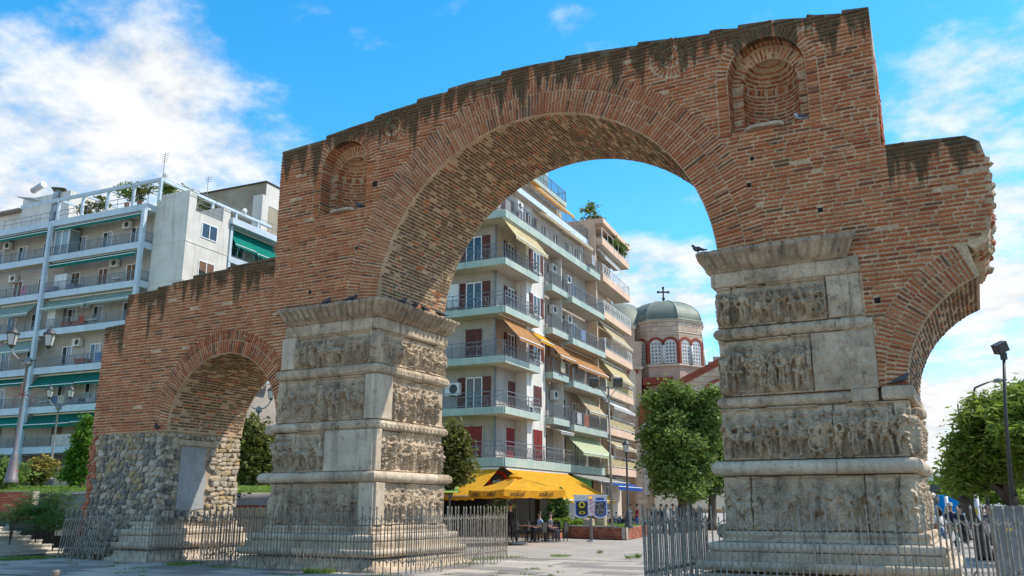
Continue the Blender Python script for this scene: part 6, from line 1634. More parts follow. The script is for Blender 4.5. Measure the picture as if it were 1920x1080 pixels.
def quad_mesh(name, v, mat):
    me = bpy.data.meshes.new(name); n = len(v); me.vertices.add(n); me.vertices.foreach_set('co', v.ravel().astype(np.float32)); me.loops.add(n); me.loops.foreach_set('vertex_index', np.arange(n, dtype=np.int32)); me.polygons.add(n//4); me.polygons.foreach_set('loop_start', np.arange(0, n, 4, dtype=np.int32)); me.update(calc_edges=True); me.materials.append(mat); return me
def tree(name, base, lobes, n, size, lmat, bmat, tr, label, cat='tree', group=None, trunk_top=None, lean=(0, 0), seed=1, forks=5, aspect=1.7, clump=.3, hollow=.35, trunks=1, droop=0.):
    rnd = np.random.default_rng(seed); rd = random.Random(seed); base = Vector(base); root = empty(name, base); tag(root, label, cat, group)
    L = [((Vector(c) - base)[:], r) for c, r in lobes]
    for c, r in list(L):                         # loose sprays round every bough
        for _ in range(6):
            d = Vector(rnd.normal(size=3)).normalized(); f = rnd.uniform(.85, 1.3); s_ = rnd.uniform(.16, .34)
            L.append(((c[0] + d.x*r[0]*f, c[1] + d.y*r[1]*f, c[2] + d.z*r[2]*f), (r[0]*s_, r[1]*s_, r[2]*s_)))
    link('crown', quad_mesh('crown', leaf_cloud(L, n, size, rnd, aspect, clump, hollow, droop), lmat), root)
    cen = sum((Vector(c) for c, r in L[:len(lobes)]), Vector())/len(lobes); tt = trunk_top or cen.z*.55
    for k in range(trunks):
        mb = MB(); off = Vector(((k - (trunks-1)/2)*tr*2.6, rd.uniform(-tr, tr), 0)); pts = [off]; 
        for i in range(1, 7): f = i/6; pts.append(off*(1 + f*1.2) + Vector((lean[0]*f*tt + rd.uniform(-.4, .4)*tr, lean[1]*f*tt + rd.uniform(-.4, .4)*tr, f*tt)))
        mb.tube(pts, [tr*1.35] + [tr*(1 - .4*i/6) for i in range(1, 7)], 10); mb.build('trunk', bmat, root)
    for i in range(forks):
        c, r = L[i % len(lobes)]; e = Vector(c) + Vector((rd.uniform(-.5, .5)*r[0], rd.uniform(-.5, .5)*r[1], rd.uniform(-.2, .5)*r[2])); s0 = pts[-1 - rd.randrange(2)]
        m1 = s0.lerp(e, .45) + Vector((rd.uniform(-.2, .2), rd.uniform(-.2, .2), .15)); lb = MB(); lb.tube([s0, m1, e], [tr*.55, tr*.35, tr*.1], 7); lb.build('limb', bmat, root)
    return root
def lob(px, py, rx, ry, D, dd=0.0, depth=None):
    s = D/FPX; c = atD(px, py, D + dd); return (c, (rx*s, (depth or rx)*s, ry*s))
DT = 58
tree('plane_tree', ground_at(1276, DT), [lob(1242, 800, 30, 34, DT), lob(1262, 762, 26, 28, DT, 1), lob(1300, 772, 24, 30, DT, 1), lob(1325, 800, 30, 40, DT, 1), lob(1270, 832, 40, 34, DT), lob(1262, 885, 34, 30, DT), lob(1310, 870, 36, 40, DT, 1.5), lob(1230, 862, 22, 26, DT), lob(1228, 752, 16, 18, DT), lob(1335, 742, 18, 18, DT), lob(1256, 728, 12, 16, DT), lob(1284, 738, 14, 14, DT), lob(1295, 920, 24, 18, DT), lob(1216, 818, 14, 18, DT), lob(1240, 912, 14, 14, DT)], 26000, .18, L_MID, M_BARK, .42, 'dense round-headed tree with a thick dark trunk in front of the church', seed=2, clump=.34)
tree('plane_tree', ground_at(1322, DT + 6), [lob(1340, 850, 40, 60, DT + 6), lob(1345, 780, 30, 40, DT + 6), lob(1325, 905, 30, 30, DT + 6)], 9000, .20, L_DARK, M_BARK, .36, 'darker tree half hidden by the near marble pier', seed=3, lean=(-.1, 0), trunks=2)
DRT = 29; L_LOC = leaf_mat('leaf_locust', (.15, .23, .03), (.38, .44, .085), .6)
gtl = 'locust trees along the pavement on the right'
tree('locust_tree', ground_at(1868, DRT), [lob(1848, 840, 52, 45, DRT), lob(1818, 880, 34, 38, DRT), lob(1880, 800, 55, 55, DRT), lob(1860, 880, 52, 32, DRT, .8), lob(1806, 838, 20, 26, DRT), lob(1826, 788, 22, 24, DRT), lob(1800, 905, 18, 16, DRT), lob(1850, 755, 20, 22, DRT), lob(1905, 745, 24, 26, DRT), lob(1796, 868, 12, 12, DRT), lob(1880, 875, 40, 28, DRT, -.5), lob(1920, 830, 50, 60, DRT, .5)], 24000, .085, L_LOC, M_BARK, .24, 'feathery tree with forked dark trunks behind the silver fence', group=gtl, seed=5, aspect=3.0, clump=.24, trunk_top=2.0, trunks=2, forks=9)
tree('locust_tree', ground_at(1950, 27), [lob(1925, 790, 38, 30, 27), lob(1935, 850, 35, 35, 27), lob(1900, 815, 24, 16, 27, -.5), lob(1960, 760, 50, 40, 27), lob(1890, 775, 22, 14, 27)], 12000, .10, L_LIME, M_BARK, .2, 'bright green feathery branches reaching in from the right edge', group=gtl, seed=6, aspect=3.2, clump=.22)
tree('locust_tree', ground_at(1815, 44), [lob(1815, 885, 30, 30, 44), lob(1800, 905, 16, 18, 44), lob(1840, 870, 30, 35, 44)], 6000, .14, L_LIME, M_BARK, .2, 'paler street tree further along the pavement', group=gtl, seed=7, aspect=2.4)
DS = 36
tree('young_tree', ground_at(843, DS), [lob(852, 860, 26, 30, DS), lob(845, 820, 22, 26, DS), lob(862, 885, 18, 20, DS), lob(838, 895, 20, 18, DS), lob(868, 840, 12, 18, DS)], 5200, .13, L_OLIVE, M_BARK2, .06, 'slender young tree with yellowing leaves beside the middle pier', seed=8, clump=.2, trunk_top=2.2, hollow=.1)
tree('linden_tree', ground_at(478, 47, lawn_z(47)), [lob(475, 820, 26, 35, 47), lob(490, 870, 30, 30, 47), lob(465, 870, 22, 30, 47), lob(500, 840, 22, 25, 47), lob(470, 905, 22, 14, 47), lob(450, 840, 16, 30, 47)], 8000, .17, L_OLIVE, M_BARK, .12, 'leafy tree turning brown seen through the small arch', seed=9, hollow=.15)
tree('conifer', ground_at(150, 38, lawn_z(38)), [lob(146, 880, 17, 28, 38), lob(152, 845, 14, 30, 38), lob(158, 815, 11, 24, 38), lob(164, 795, 8, 16, 38), lob(140, 860, 9, 16, 38), lob(170, 850, 12, 40, 38)], 9000, .085, L_CON, M_BARK, .08, 'bright green upright conifer against the left edge of the arch', seed=10, aspect=2.4, clump=.12, hollow=.2)
def shrub(name, px, py, D, r, n, size, mat, label, group=None, seed=1, z=None, flat=.8, aspect=1.8):
    b = ground_at(px, D, z if z is not None else 0); rnd = np.random.default_rng(seed); root = empty(name, b); tag(root, label, 'shrub', group)
    lo = [((rnd.uniform(-.4, .4)*r, rnd.uniform(-.4, .4)*r, r*flat*(.6 + rnd.uniform(0, .6))), (r*.6, r*.6, r*.55*flat)) for _ in range(5)]
    link('foliage', quad_mesh('foliage', leaf_cloud(lo, n, size, rnd, aspect, r*.2, .1), mat), root)
    mb = MB()
    for i in range(4): a = rnd.uniform(0, 6.28); mb.tube([(0, 0, -.05), (.2*r*math.cos(a), .2*r*math.sin(a), r*.5), (.5*r*math.cos(a), .5*r*math.sin(a), r*flat)], [.03, .02, .01], 5)
    mb.build('stems', M_BARK, root); return root
shrub('flowering_shrub', 68, 890, 41, .85, 1500, .14, L_OLIVE, 'yellowing rose shrub between the two lamp posts', seed=20, z=lawn_z(41)); shrub('flowering_shrub', 75, 870, 41.2, .8, 700, .13, L_GOLD, 'golden leafed shrub on the lawn beside the far lamp post', seed=21, z=lawn_z(41) + .3)
shrub('flowering_shrub', 4, 860, 36, 1.0, 1400, .12, L_MID, 'green bush with pink blossom at the left edge', seed=22, z=lawn_z(36)); shrub('hedge_bush', 45, 895, 42, .5, 700, .1, L_DARK, 'small dark bush behind the near lamp post', seed=23, z=lawn_z(42))
# pinnate fronds (tree of heaven) spilling over the steps
def fronds(mb, root, n, length, rd, spread=1.0):
    for _ in range(n):
        a = rd.uniform(0, 6.28); el = rd.uniform(.35, 1.2); L = length*rd.uniform(.6, 1.15); st = Vector((rd.gauss(0, .3)*spread, rd.gauss(0, .3)*spread, rd.uniform(.05, .5)*length*1.2)); d = Vector((math.cos(a)*math.cos(el), math.sin(a)*math.cos(el), math.sin(el))); side = Vector((-math.sin(a), math.cos(a), 0)); k = 9; p = st
        for i in range(k):
            f = (i+1)/k; q = st + d*(L*f) + Vector((0, 0, -.55*L*f*f)); w = L*.16*math.sin(math.pi*(.15 + .8*f))
            for s in (-1, 1):
                t = q + side*(s*w*1.9) + d*(w*.5) + Vector((0, 0, -.25*w)); b = (q-p)*.55
                mb.add([root + q, root + q + (t-q)*.5 + b*.5, root + t, root + q + (t-q)*.5 - b*.5], [(0, 1, 2, 3)])
            p = q
rd = random.Random(3)
for i, (px, py, D, z, n, L, lab) in enumerate(((102, 990, 31.2, .75, 120, .85, 'large dark fern-like plant growing beside the marble steps'), (70, 960, 31.6, 1.0, 120, .95, 'tall fronded plant in front of the cement wall'), (22, 985, 31.4, .95, 80, .8, 'lighter fern-like plant at the top of the steps by the brick wall'), (88, 905, 32.6, 1.6, 60, .75, 'fronds rising over the end of the lawn'))):
    mb = MB(); b = ground_at(px, D, z); fronds(mb, Vector(), n, L, rd, 1.4); r_ = empty('fern_plant', b); tag(r_, lab, 'plant', 'fern-like plants by the steps'); mb.build('foliage', L_FERN if i != 2 else L_MID, r_)
    st = MB()
    for q in range(5): a = rd.uniform(0, 6.28); st.tube([(0, 0, -.6), (.1*math.cos(a), .1*math.sin(a), .2), (.3*math.cos(a), .3*math.sin(a), .6)], .015, 5)
    st.build('stems', M_BARK, r_)
# balcony and roof greenery (potted plants standing on the buildings)
def pot_plants(items, D_, group):
    for i, (px, py, D, r, n, mat, lab) in enumerate(items):
        b = atD(px, py, D); root = empty('potted_plant', b); tag(root, lab, 'plant', group); rnd = np.random.default_rng(50 + i)
        lo = [((rnd.uniform(-.5, .5)*r, rnd.uniform(-.3, .3)*r, r*(.5 + rnd.uniform(0, .6))), (r*.6, r*.5, r*.5)) for _ in range(4)]
        link('foliage', quad_mesh('foliage', leaf_cloud(lo, n, .16, rnd, 1.8, r*.2, .1), mat), root); mb = MB(); mb.lathe([(0, -.35), (.16, -.35), (.22, .05), (.19, .05), (.17, .0), (0, 0)], 10); mb.build('pot', M_POT, root)
pot_plants([(158, 408, 68, .9, 500, L_OLIVE, 'dry flowering plant on the roof terrace, leftmost of the row'), (185, 400, 67.2, 1.0, 500, L_OLIVE, 'bushy plant on the roof terrace left of the tall vine'), (238, 382, 65.5, 1.2, 700, L_MID, 'tall green vine on the roof terrace under the pergola beam'), (262, 378, 64.5, 1.0, 600, L_OLIVE, 'olive plant at the end of the roof terrace railing'), (318, 372, 64.5, 1.0, 600, L_MID, 'green climber on the pergola beside the roof corner'), (345, 385, 65.5, 1.1, 700, L_OLIVE, 'spreading shrub above the white end wall'), (393, 415, 68, 1.1, 700, L_OLIVE, 'spiky plant on the side balcony beside the pergola post'), (425, 432, 69.5, .7, 300, L_MID, 'small plant hanging over the side balcony')], 0, 'plants on the left apartment roof')
pot_plants([(1140, 472, 69.5, 1.0, 700, L_MID, 'leafy plant on the upper peach balcony, leftmost'), (1152, 482, 71.5, 1.2, 800, L_DARK, 'dense dark plant spilling over the upper peach balcony'), (1163, 494, 73, 1.0, 600, L_MID, 'plant at the outer end of the upper peach balcony'), (1104, 412, 68, .9, 400, L_MID, 'shrub on the yellow penthouse terrace'), (1118, 424, 69, .7, 300, L_OLIVE, 'small shrub at the end of the penthouse terrace')], 0, 'plants on the cafe side balconies')
# ================================================================== lamps and poles
M_LAMPP = mk('lamp_paint', (.24, .24, .24), (.18, .18, .175), 3, .5, .2, 30, metal=.3, fine=.1); M_LAMPD = mk('lamp_dark', (.06, .06, .058), (.09, .085, .08), 4, .5, metal=.3)
m_, t_, b_ = new_mat('frosted_glass'); b_.inputs['Base Color'].default_value = (.62, .60, .55, 1); b_.inputs['Roughness'].default_value = .35; b_.inputs['Transmission Weight'].default_value = .25; M_FROST = m_
M_GRAF = None
def graffiti_mat():
    m, t, b = new_mat('lamp_base_painted'); tc = N(t, 'ShaderNodeTexCoord'); p = tc.outputs['Object']
    f = noise_n(t, p, 4.5, 3, .5, 1.2); d = math_n(t, 'ABSOLUTE', math_n(t, 'SUBTRACT', f, .5)); z = N(t, 'ShaderNodeSeparateXYZ', {0: p}).outputs[2]
    k = math_n(t, 'MULTIPLY', sstep(t, d, .010, .006), sstep(t, z, 2.3, 1.7)); col = mixc_n(t, k, (.15, .15, .15, 1), (.36, .03, .03, 1)); t.links.new(col, b.inputs['Base Color']); b.inputs['Roughness'].default_value = .5; b.inputs['Metallic'].default_value = .2; return m
M_GRAF = graffiti_mat()
def lantern(mb_g, mb_m, c, s=1.0):
    x, y, z = c
    mb_g.lathe([(.13*s, 0), (.21*s, .44*s)], 8, c)
    mb_m.lathe([(0, -.12*s), (.05*s, -.1*s), (.09*s, -.02*s), (.15*s, -.01*s), (.15*s, .02*s)], 8, c); mb_m.lathe([(.23*s, .44*s), (.27*s, .46*s), (.26*s, .5*s), (.15*s, .60*s), (.13*s, .66*s), (.06*s, .70*s), (.03*s, .76*s), (.045*s, .8*s), (0, .86*s)], 8, c)
    for k in range(4): a = math.pi/4 + k*math.pi/2; mb_m.bar((x + .135*s*math.cos(a), y + .135*s*math.sin(a), z), (x + .215*s*math.cos(a), y + .215*s*math.sin(a), z + .44*s), .02*s)
def twin_lamp(base, H, rz, label, post_mat=None, wires=False):
    root = empty('street_lamp', base, rz); tag(root, label, 'street lamp', 'twin lantern street lamps on the lawn'); s = H/6.0
    p = MB(); p.lathe([(.25*s, 0), (.25*s, .12*s), (.22*s, .16*s), (.14*s, .9*s), (.10*s, 1.1*s), (.075*s, 1.15*s), (.05*s, 4.35*s), (.1*s, 4.4*s), (.1*s, 4.45*s)], 14); p.build('post', post_mat or M_LAMPP, root)
    h = MB(); h.lathe([(.08*s, 4.4*s), (.17*s, 4.45*s), (.19*s, 4.52*s), (.12*s, 4.6*s), (.15*s, 4.66*s), (.08*s, 4.75*s), (0, 4.78*s)], 12); h.build('post_head', M_LAMPP, root)
    for sd in (-1, 1):
        a = MB(); a.tube([(sd*.1*s, 0, 4.6*s), (sd*.35*s, 0, 4.68*s), (sd*.55*s, 0, 4.86*s), (sd*.68*s, 0, 5.1*s)], .035*s, 8); a.build('arm', M_LAMPP, root)
        g, m = MB(), MB(); lantern(g, m, (sd*.68*s, 0, 5.2*s), s); gl = g.build('lantern_glass', M_FROST, root); m.build('lantern_frame', M_LAMPD, root)
    if wires:
        w = MB()
        for k in range(5):
            a = k*2*math.pi/5 + .4; pts = [(0, -.1, 3.3*s)]
            for i in range(1, 9): t = i/8*math.pi; pts.append((.42*s*math.sin(t)*math.cos(a) + .25*s*math.cos(a)*math.sin(t), -.12, 3.3*s + .42*s*math.sin(t)*math.sin(a) + .12*s*math.sin(2*t)))
            w.tube(pts, .014, 5)
        w.build('wire_ornament', mk('ornament_wire', (.28, .10, .07), rough=.6), root)
    return root
def lamp_at(px, py_base, py_top, D): b = atD(px, py_base, D); t = atD(px, py_top, D); return b, (t.z - b.z)
b, H = lamp_at(20, 905, 611, 35); twin_lamp(b, H, YAW + R(8), 'nearest twin lantern lamp with red graffiti on its base', M_GRAF, True)
b, H = lamp_at(92, 899, 722, 55); twin_lamp(b, H, YAW, 'smaller twin lantern lamp further back on the lawn')
b, H = lamp_at(474, 921, 722, 50); twin_lamp(b, H, YAW - R(4), 'twin lantern lamp framed by the small arch')
def single_lamp(base, H, label):
    root = empty('street_lamp', base); tag(root, label, 'street lamp', 'single lantern street lamps on the square'); s = H/5.0
    p = MB(); p.lathe([(.26*s, 0), (.26*s, .1*s), (.2*s, .18*s), (.19*s, .7*s), (.12*s, .8*s), (.14*s, .86*s), (.07*s, .95*s), (.055*s, 4.0*s), (.09*s, 4.05*s), (.05*s, 4.12*s)], 12); p.build('post', M_LAMPD, root)
    a = MB(); a.bar((-.3*s, 0, 3.75*s), (.3*s, 0, 3.75*s), .03*s); a.build('ladder_bar', M_LAMPD, root)
    g, m = MB(), MB(); lantern(g, m, (0, 0, 4.2*s), s*.95); g.build('lantern_glass', M_FROST, root); m.build('lantern_frame', M_LAMPD, root)
b, H = lamp_at(1179, 985, 822, 46); b = ground_at(1179, 46, .55); single_lamp(b, atD(1177, 822, 46).z - .55, 'lantern lamp with a black post standing in the brick planter')
single_lamp(ground_at(1294, 60), atD(1292, 849, 60).z, 'slim lantern lamp in front of the dense tree')
def flood_pole(base, H, label, r=.07, cross=.9, n=2, mat=None):
    root = empty('floodlight_pole', base, YAW); tag(root, label, 'lamp post'); p = MB(); p.tube([(0, 0, 0), (0, 0, H)], [r, r*.7], 10); p.build('pole', mat or M_LAMPP, root)
    c = MB(); c.bar((-cross, 0, H - .15), (cross, 0, H - .15), .06); c.bar((-cross*.5, 0, H - .17), (0, 0, H - .7), .04); c.bar((cross*.5, 0, H - .17), (0, 0, H - .7), .04); c.build('crossbar', mat or M_LAMPP, root)
    for i in range(n):
        f = MB(); x = (-cross*.85, cross*.55)[i]; M = Matrix.Translation((x, -.1, H + .12)) @ Matrix.Rotation(R(25), 4, 'X'); f.box((-.24, -.12, -.2), (.24, .14, .24), 0, None, M); o = f.build('floodlight', M_LAMPD, root); g = MB(); g.box((-.2, -.14, -.16), (.2, -.122, .2), 0, None, M); g.build('floodlight_glass', M_PANE, o)
PLZ = .55
flood_pole(ground_at(1148, 45, PLZ), atD(1141, 722, 45).z - PLZ, 'tall grey floodlight pole rising from the brick planter', mat=M_IRON)
q = ground_at(1908, 24); root = empty('floodlight_pole', q, YAW); tag(root, 'dark floodlight pole above the right-hand trees', 'lamp post')
tp = atD(1880, 655, 24); H = tp.z; off = Matrix.Rotation(-YAW, 3, 'Z') @ (tp - q); off.z = 0
p = MB(); p.tube([(0, 0, 0), (off.x*.6, off.y*.6, H*.7), (off.x, off.y, H - .25)], [.065, .05, .04], 10); p.build('pole', M_LAMPD, root); f = MB(); M = Matrix.Translation((off.x - .12, off.y - .1, H + .02)) @ Matrix.Rotation(R(-25), 4, 'Y') @ Matrix.Rotation(R(15), 4, 'X'); f.box((-.17, -.12, -.13), (.17, .12, .15), 0, None, M); o = f.build('floodlight', M_LAMPD, root); f = MB(); f.box((-.14, -.135, -.1), (.14, -.122, .12), 0, None, M); f.build('floodlight_glass', M_PANE, o); f = MB(); f.bar((off.x, off.y, H - .3), (off.x, off.y, H - .1), .13); f.build('bracket', M_LAMPD, root)
def curved_lamp(px, D, py_top, arm_px, label):
    t = atD(px, py_top, D); b = Vector((t.x, t.y, 0)); s = D/FPX; root = empty('street_lamp', b, YAW); tag(root, label, 'street lamp', 'curved street lamps along the right pavement'); Ht = t.z; a = arm_px*s
    p = MB(); p.tube([(0, 0, 0), (0, 0, Ht*.8), (.02, 0, Ht - .35), (.12, 0, Ht - .12), (.4, 0, Ht), (a*.7, 0, Ht + .1), (a, 0, Ht + .18)], [.09, .06, .05, .045, .04, .035, .03], 8); p.build('pole', M_LAMPD, root)
    h = MB(); h.lathe([(0, -.3), (.08, -.2), (.11, 0), (.08, .25), (0, .35)], 8, M=Matrix.Translation((a + .25, 0, Ht + .2)) @ Matrix.Rotation(R(84), 4, 'Y')); h.build('lamp_head', M_LAMPP, root)
curved_lamp(1822, 36, 722, 42, 'curved street lamp reaching towards the dark floodlight'); curved_lamp(1773, 75, 815, 20, 'far curved street lamp beside the distant hills'); 
q = atD(1796, 758, 48); q.z = 0; root = empty('camera_pole', q); tag(root, 'thin pole with a small camera above the pavement trees', 'pole'); p = MB(); h = atD(1796, 758, 48).z; p.tube([(0, 0, 0), (0, 0, h)], .05, 8); p.build('pole', M_LAMPD, root); p = MB(); p.bar((0, 0, h - .45), (.35, 0, h - .4), .04); p.box((.3, -.08, h - .45), (.55, .08, h - .3)); p.build('camera_housing', M_LAMPP, root)

# ================================================================== planter, kiosk, cafe
pA, pB, pC = onZ(1053, 1008, 0), onZ(1174, 1012, 0), onZ(1215, 1004, 0)
# planter: two brick walls, earth and grass
pl = empty('brick_planter', pA); tag(pl, 'low red brick planter with grass on the square', 'planter')
PH = .60
r1, L1 = brick_wall_thing('front_wall', pA, pB, 0, PH, .22, None, None, .34, .1, parent=None); r2, L2 = brick_wall_thing('side_wall', pB, pC, 0, PH, .22, None, None, .34, .1, parent=None)
for r_ in (r1, r2): r_.location = r_.location - pA; r_.parent = pl
pD = pC + (pA - pB)*1.0; mb = MB(); ins = .03; ctr = (pA + pB + pC + pD)/4
mb.prism([(p.lerp(ctr, ins) - pA) + Vector((0, 0, .05)) for p in (pA, pB, pC, pD)], (0, 0, PH - .08)); mb.build('planter_soil', bpy.data.materials['lawn_green'], pl)
for i in range(7):
    f0, f1 = i/7, (i+1)/7; mb = MB(); a = (pB - pA).normalized(); n_ = Vector((-a.y, a.x, 0)); w0 = (pB - pA)*f0 + a*.01 - n_*.03; w1 = (pB - pA)*f1 - a*.01 - n_*.03
    if i == 6: continue
    mb.prism([w0 + Vector((0, 0, PH)), w1 + Vector((0, 0, PH)), w1 + n_*.28 + Vector((0, 0, PH)), w0 + n_*.28 + Vector((0, 0, PH))], (0, 0, .05 + .01*(i % 2))); mb.build('coping_stone', M_CEMENT, pl)
g_ = MB(); 
for _ in range(2600): u, v = random.random(), random.random(); blades(g_, pB + (pA-pB)*u*.97 + (pC-pB)*v*.97 + Vector((0, 0, PH - .04)), 1, .02, .16)
tag(g_.build('planter_grass', M_GRASS, None), 'short grass in the brick planter', 'grass', kind='stuff')
for i, (px, D, lab) in enumerate(((1104, 48, 'squat weathered stone block in the planter, left one'), (1128, 48.5, 'taller weathered stone block in the planter beside the pole'))):
    c = ground_at(px, D, PH - .1); rb = rough_block('carved_stone', None, (-.26, -.24, 0), (.26, .24, .5 + .28*i), 20 + i, M_MARBLE, .08, .1); rb.location = c; tag(rb, lab, 'stone', 'stone fragments in the planter')
# telephone kiosk
kq = onZ(1109, 1015, 0); ks = empty('telephone_kiosk', kq, YAW + R(6)); tag(ks, 'double white and blue telephone kiosk on a single post', 'kiosk')
M_KW = mk('kiosk_white', (.70, .71, .72), (.6, .6, .6), 3, .4, fine=.1); M_KB = mk('kiosk_blue', (.03, .10, .42), rough=.4)
z0, z1 = atD(1108, 972, 43).z + .0, atD(1108, 931, 43).z
p = MB(); p.tube([(0, 0, 0), (0, 0, z1 - .1)], .07, 10); p.lathe([(.0, .05), (.22, .05), (.24, 0)], 12); p.build('post', M_LAMPP, ks)
for sx_ in (-1, 1):
    cx = sx_*.46
    def U(w, h0, h1, n=8): return [(cx - w, h1), (cx - w, h0 + w*.6)] + [(cx - w*math.cos(t), h0 + w*.6 - w*.6*math.sin(t)) for t in np.linspace(0, math.pi, n)[1:-1]] + [(cx + w, h0 + w*.6), (cx + w, h1)]
    mb = MB(); mb.prism([(x, -.05, z) for x, z in U(.36, z0, z1)], (0, .1, 0)); sh = mb.build('booth_shell', M_KW, ks)
    mb = MB(); mb.prism([(x, -.075, z) for x, z in U(.31, z0 + .06, z1 - .22)], (0, .02, 0)); mb.build('blue_surround', M_KB, sh)
    mb = MB(); mb.prism([(x, -.10, z) for x, z in U(.25, z0 + .13, z1 - .26)], (0, .02, 0)); mb.build('poster', mk('poster_dark_%d' % (sx_ + 1), (.03, .03, .035), (.25, .22, .2) if sx_ > 0 else None, 9, .5), sh)
    if sx_ < 0:
        for r0, zc, sq in ((.15, .62, 1.0), (.15, .26, .45)):
            mb = MB(); no = 18; 
            for i in range(no):
                t0, t1 = 2*math.pi*i/no, 2*math.pi*(i+1)/no; mb.prism([(cx + r*math.cos(t), -.112, z0 + (z1-z0)*zc + r*sq*math.sin(t)) for t, r in ((t0, r0*.65), (t1, r0*.65), (t1, r0), (t0, r0))], (0, .01, 0))
            mb.build('yellow_ring', mk('ring_yellow', (.75, .60, .03)) if 'ring_yellow' not in bpy.data.materials else bpy.data.materials['ring_yellow'], sh)
    mb = MB(); mb.box((cx - .2, -.07, z1 - .17), (cx + .2, -.055, z1 - .06)); mb.build('header_panel', M_KB if sx_ > 0 else M_KW, sh)
mb = MB(); mb.box((-.85, -.09, z1 + .005), (.85, .12, z1 + .09)); mb.build('top_bar', M_KW, ks)
mb = MB(); mb.box((-.17, -.16, z0 + .12), (.17, -.09, z1 - .12)); mb.build('paper_notices', mk('notices', (.68, .66, .66), (.5, .25, .27), 9, .8), ks)
# yellow square parasol with printed valance
uq = ground_at(968, 40.5); um = empty('cafe_parasol', uq, YAW + R(31)); tag(um, 'large square yellow cafe parasol with black lettering on its valance', 'parasol')
zr, za = atD(968, 918, 40.5).z, atD(972, 888, 40.5).z; hw = 1.62
mb = MB(); mb.tube([(0, 0, 0), (0, 0, za)], .04, 8); mb.build('pole', M_LAMPD, um)
mb = MB(); nr = 8; vs = [(0, 0, za - .12)]
for q in range(4):
    for i in range(nr):
        t = i/nr; c0 = [(-1, -1), (1, -1), (1, 1), (-1, 1)]; a, b = c0[q], c0[(q+1) % 4]; vs.append(((a[0] + (b[0]-a[0])*t)*hw, (a[1] + (b[1]-a[1])*t)*hw, zr - .02 - .06*math.sin(math.pi*t)))
n4 = 4*nr; ring_ = [((x)*.5, y*.5, (za - .12 + z)/2 - .05) for x, y, z in vs[1:]]
vs2 = [vs[0]] + ring_ + vs[1:]
mb.add(vs2, [(0, 1 + i, 1 + (i+1) % n4) for i in range(n4)] + [(1 + i, 1 + n4 + i, 1 + n4 + (i+1) % n4, 1 + (i+1) % n4) for i in range(n4)])
cano = mb.build('canopy', C_YEL, um)
vl = MB(); low_ = [(x*1.01, y*1.01, z - .34 + (.07 if i % 4 == 0 else 0) + .02*(i % 2)) for i, (x, y, z) in enumerate(vs[1:])]
vl.add(vs[1:] + low_, [(i, (i+1) % n4, n4 + (i+1) % n4, n4 + i) for i in range(n4)]); val_ = vl.build('valance', C_YEL, cano)
cp = MB(); cp.lathe([(0, za + .05), (.18, za), (.38, za - .16)], 8); cp.build('vent_cap', C_YEL, cano)
for sd in range(4):
    for x in (-.95, .55):
        M = Matrix.Rotation(sd*math.pi/2, 4, 'Z') @ Matrix.Translation((x, -hw*1.018 - .008, zr - .22)) @ Matrix.Rotation(R(90), 4, 'X'); text('valance_lettering', 'mikel', .34, M_LET, val_, M, .004, .3)
rb = MB(); 
for a, b in ((-1, -1), (1, -1), (1, 1), (-1, 1)): rb.bar((0, 0, za - .16), (a*hw*.98, b*hw*.98, zr - .06), .03)
rb.build('ribs', M_LAMPD, um); rb = MB(); rb.box((-.4, -.4, 0), (.4, .4, .08)); rb.build('parasol_base', M_CEMENT, um)
# tables and chairs
M_CHAIR = mk('black_wicker', (.03, .028, .026), (.05, .045, .04), 20, .7)
def chair(base, rz, label):
    root = empty('cafe_chair', base, rz); tag(root, label, 'chair', 'black cafe chairs'); 
    mb = MB(); mb.box((-.24, -.24, .42), (.24, .24, .48)); mb.build('seat', M_CHAIR, root); mb = MB(); mb.box((-.24, .2, .485), (.24, .26, .9)); mb.build('backrest', M_CHAIR, root)
    for x in (-.21, .21):
        for y in (-.21, .21): mb = MB(); mb.bar((x, y, 0), (x, y, .42), .035); mb.build('leg', M_CHAIR, root)
def table(base, label):
    root = empty('cafe_table', base); tag(root, label, 'table', 'small cafe tables'); mb = MB(); mb.box((-.38, -.38, .71), (.38, .38, .75)); mb.build('table_top', M_WOOD, root); mb = MB(); mb.tube([(0, 0, .03), (0, 0, .71)], .035, 8); mb.build('pedestal', M_LAMPD, root); mb = MB(); mb.box((-.25, -.25, 0), (.25, .25, .03)); mb.build('base', M_LAMPD, root)
for i, (px, D, lab) in enumerate(((985, 43, 'cafe table left of the seated customers'), (1026, 44, 'cafe table between the two seated customers'), (1000, 46, 'cafe table deep under the awning'))):
    b = ground_at(px, D); table(b, lab)
    for j, (dx, dy, rz, w) in enumerate(((-.75, 0, 90, 'left of'), (.75, .1, -90, 'right of'), (0, .8, 0, 'behind'))): 
        chair(b + Vector((dx, dy, 0)), R(rz), 'black chair %s the %s' % (w, lab))
# box hedge planters in front of the shop
for i in range(6):
    px = 1046 + i*11; b = ground_at(px, 47.5 + i*.5); root = empty('hedge_planter', b); tag(root, 'clipped lime green shrub in a trough, %s from the parasol' % ('first', 'second', 'third', 'fourth', 'fifth', 'sixth')[i], 'shrub', 'clipped shrubs in troughs'); mb = MB(); mb.box((-.17, -.2, 0), (.17, .2, .45)); mb.build('trough', M_POT if i == 0 else M_LAMPD, root); rnd = np.random.default_rng(80 + i); link('foliage', quad_mesh('foliage', leaf_cloud([((0, 0, .75), (.3, .3, .27))], 420, .09, rnd, 1.5, .08, .4), L_LIME), root)
cl = shrub('climbing_plant', 1048, 960, 49, .9, 1500, .16, L_DARK, 'tall dark climber beside the cafe entrance', seed=33, flat=1.9); shrub('climbing_plant', 928, 960, 45, .8, 700, .14, L_OLIVE, 'potted olive bush behind the parasol', seed=34, flat=1.9)

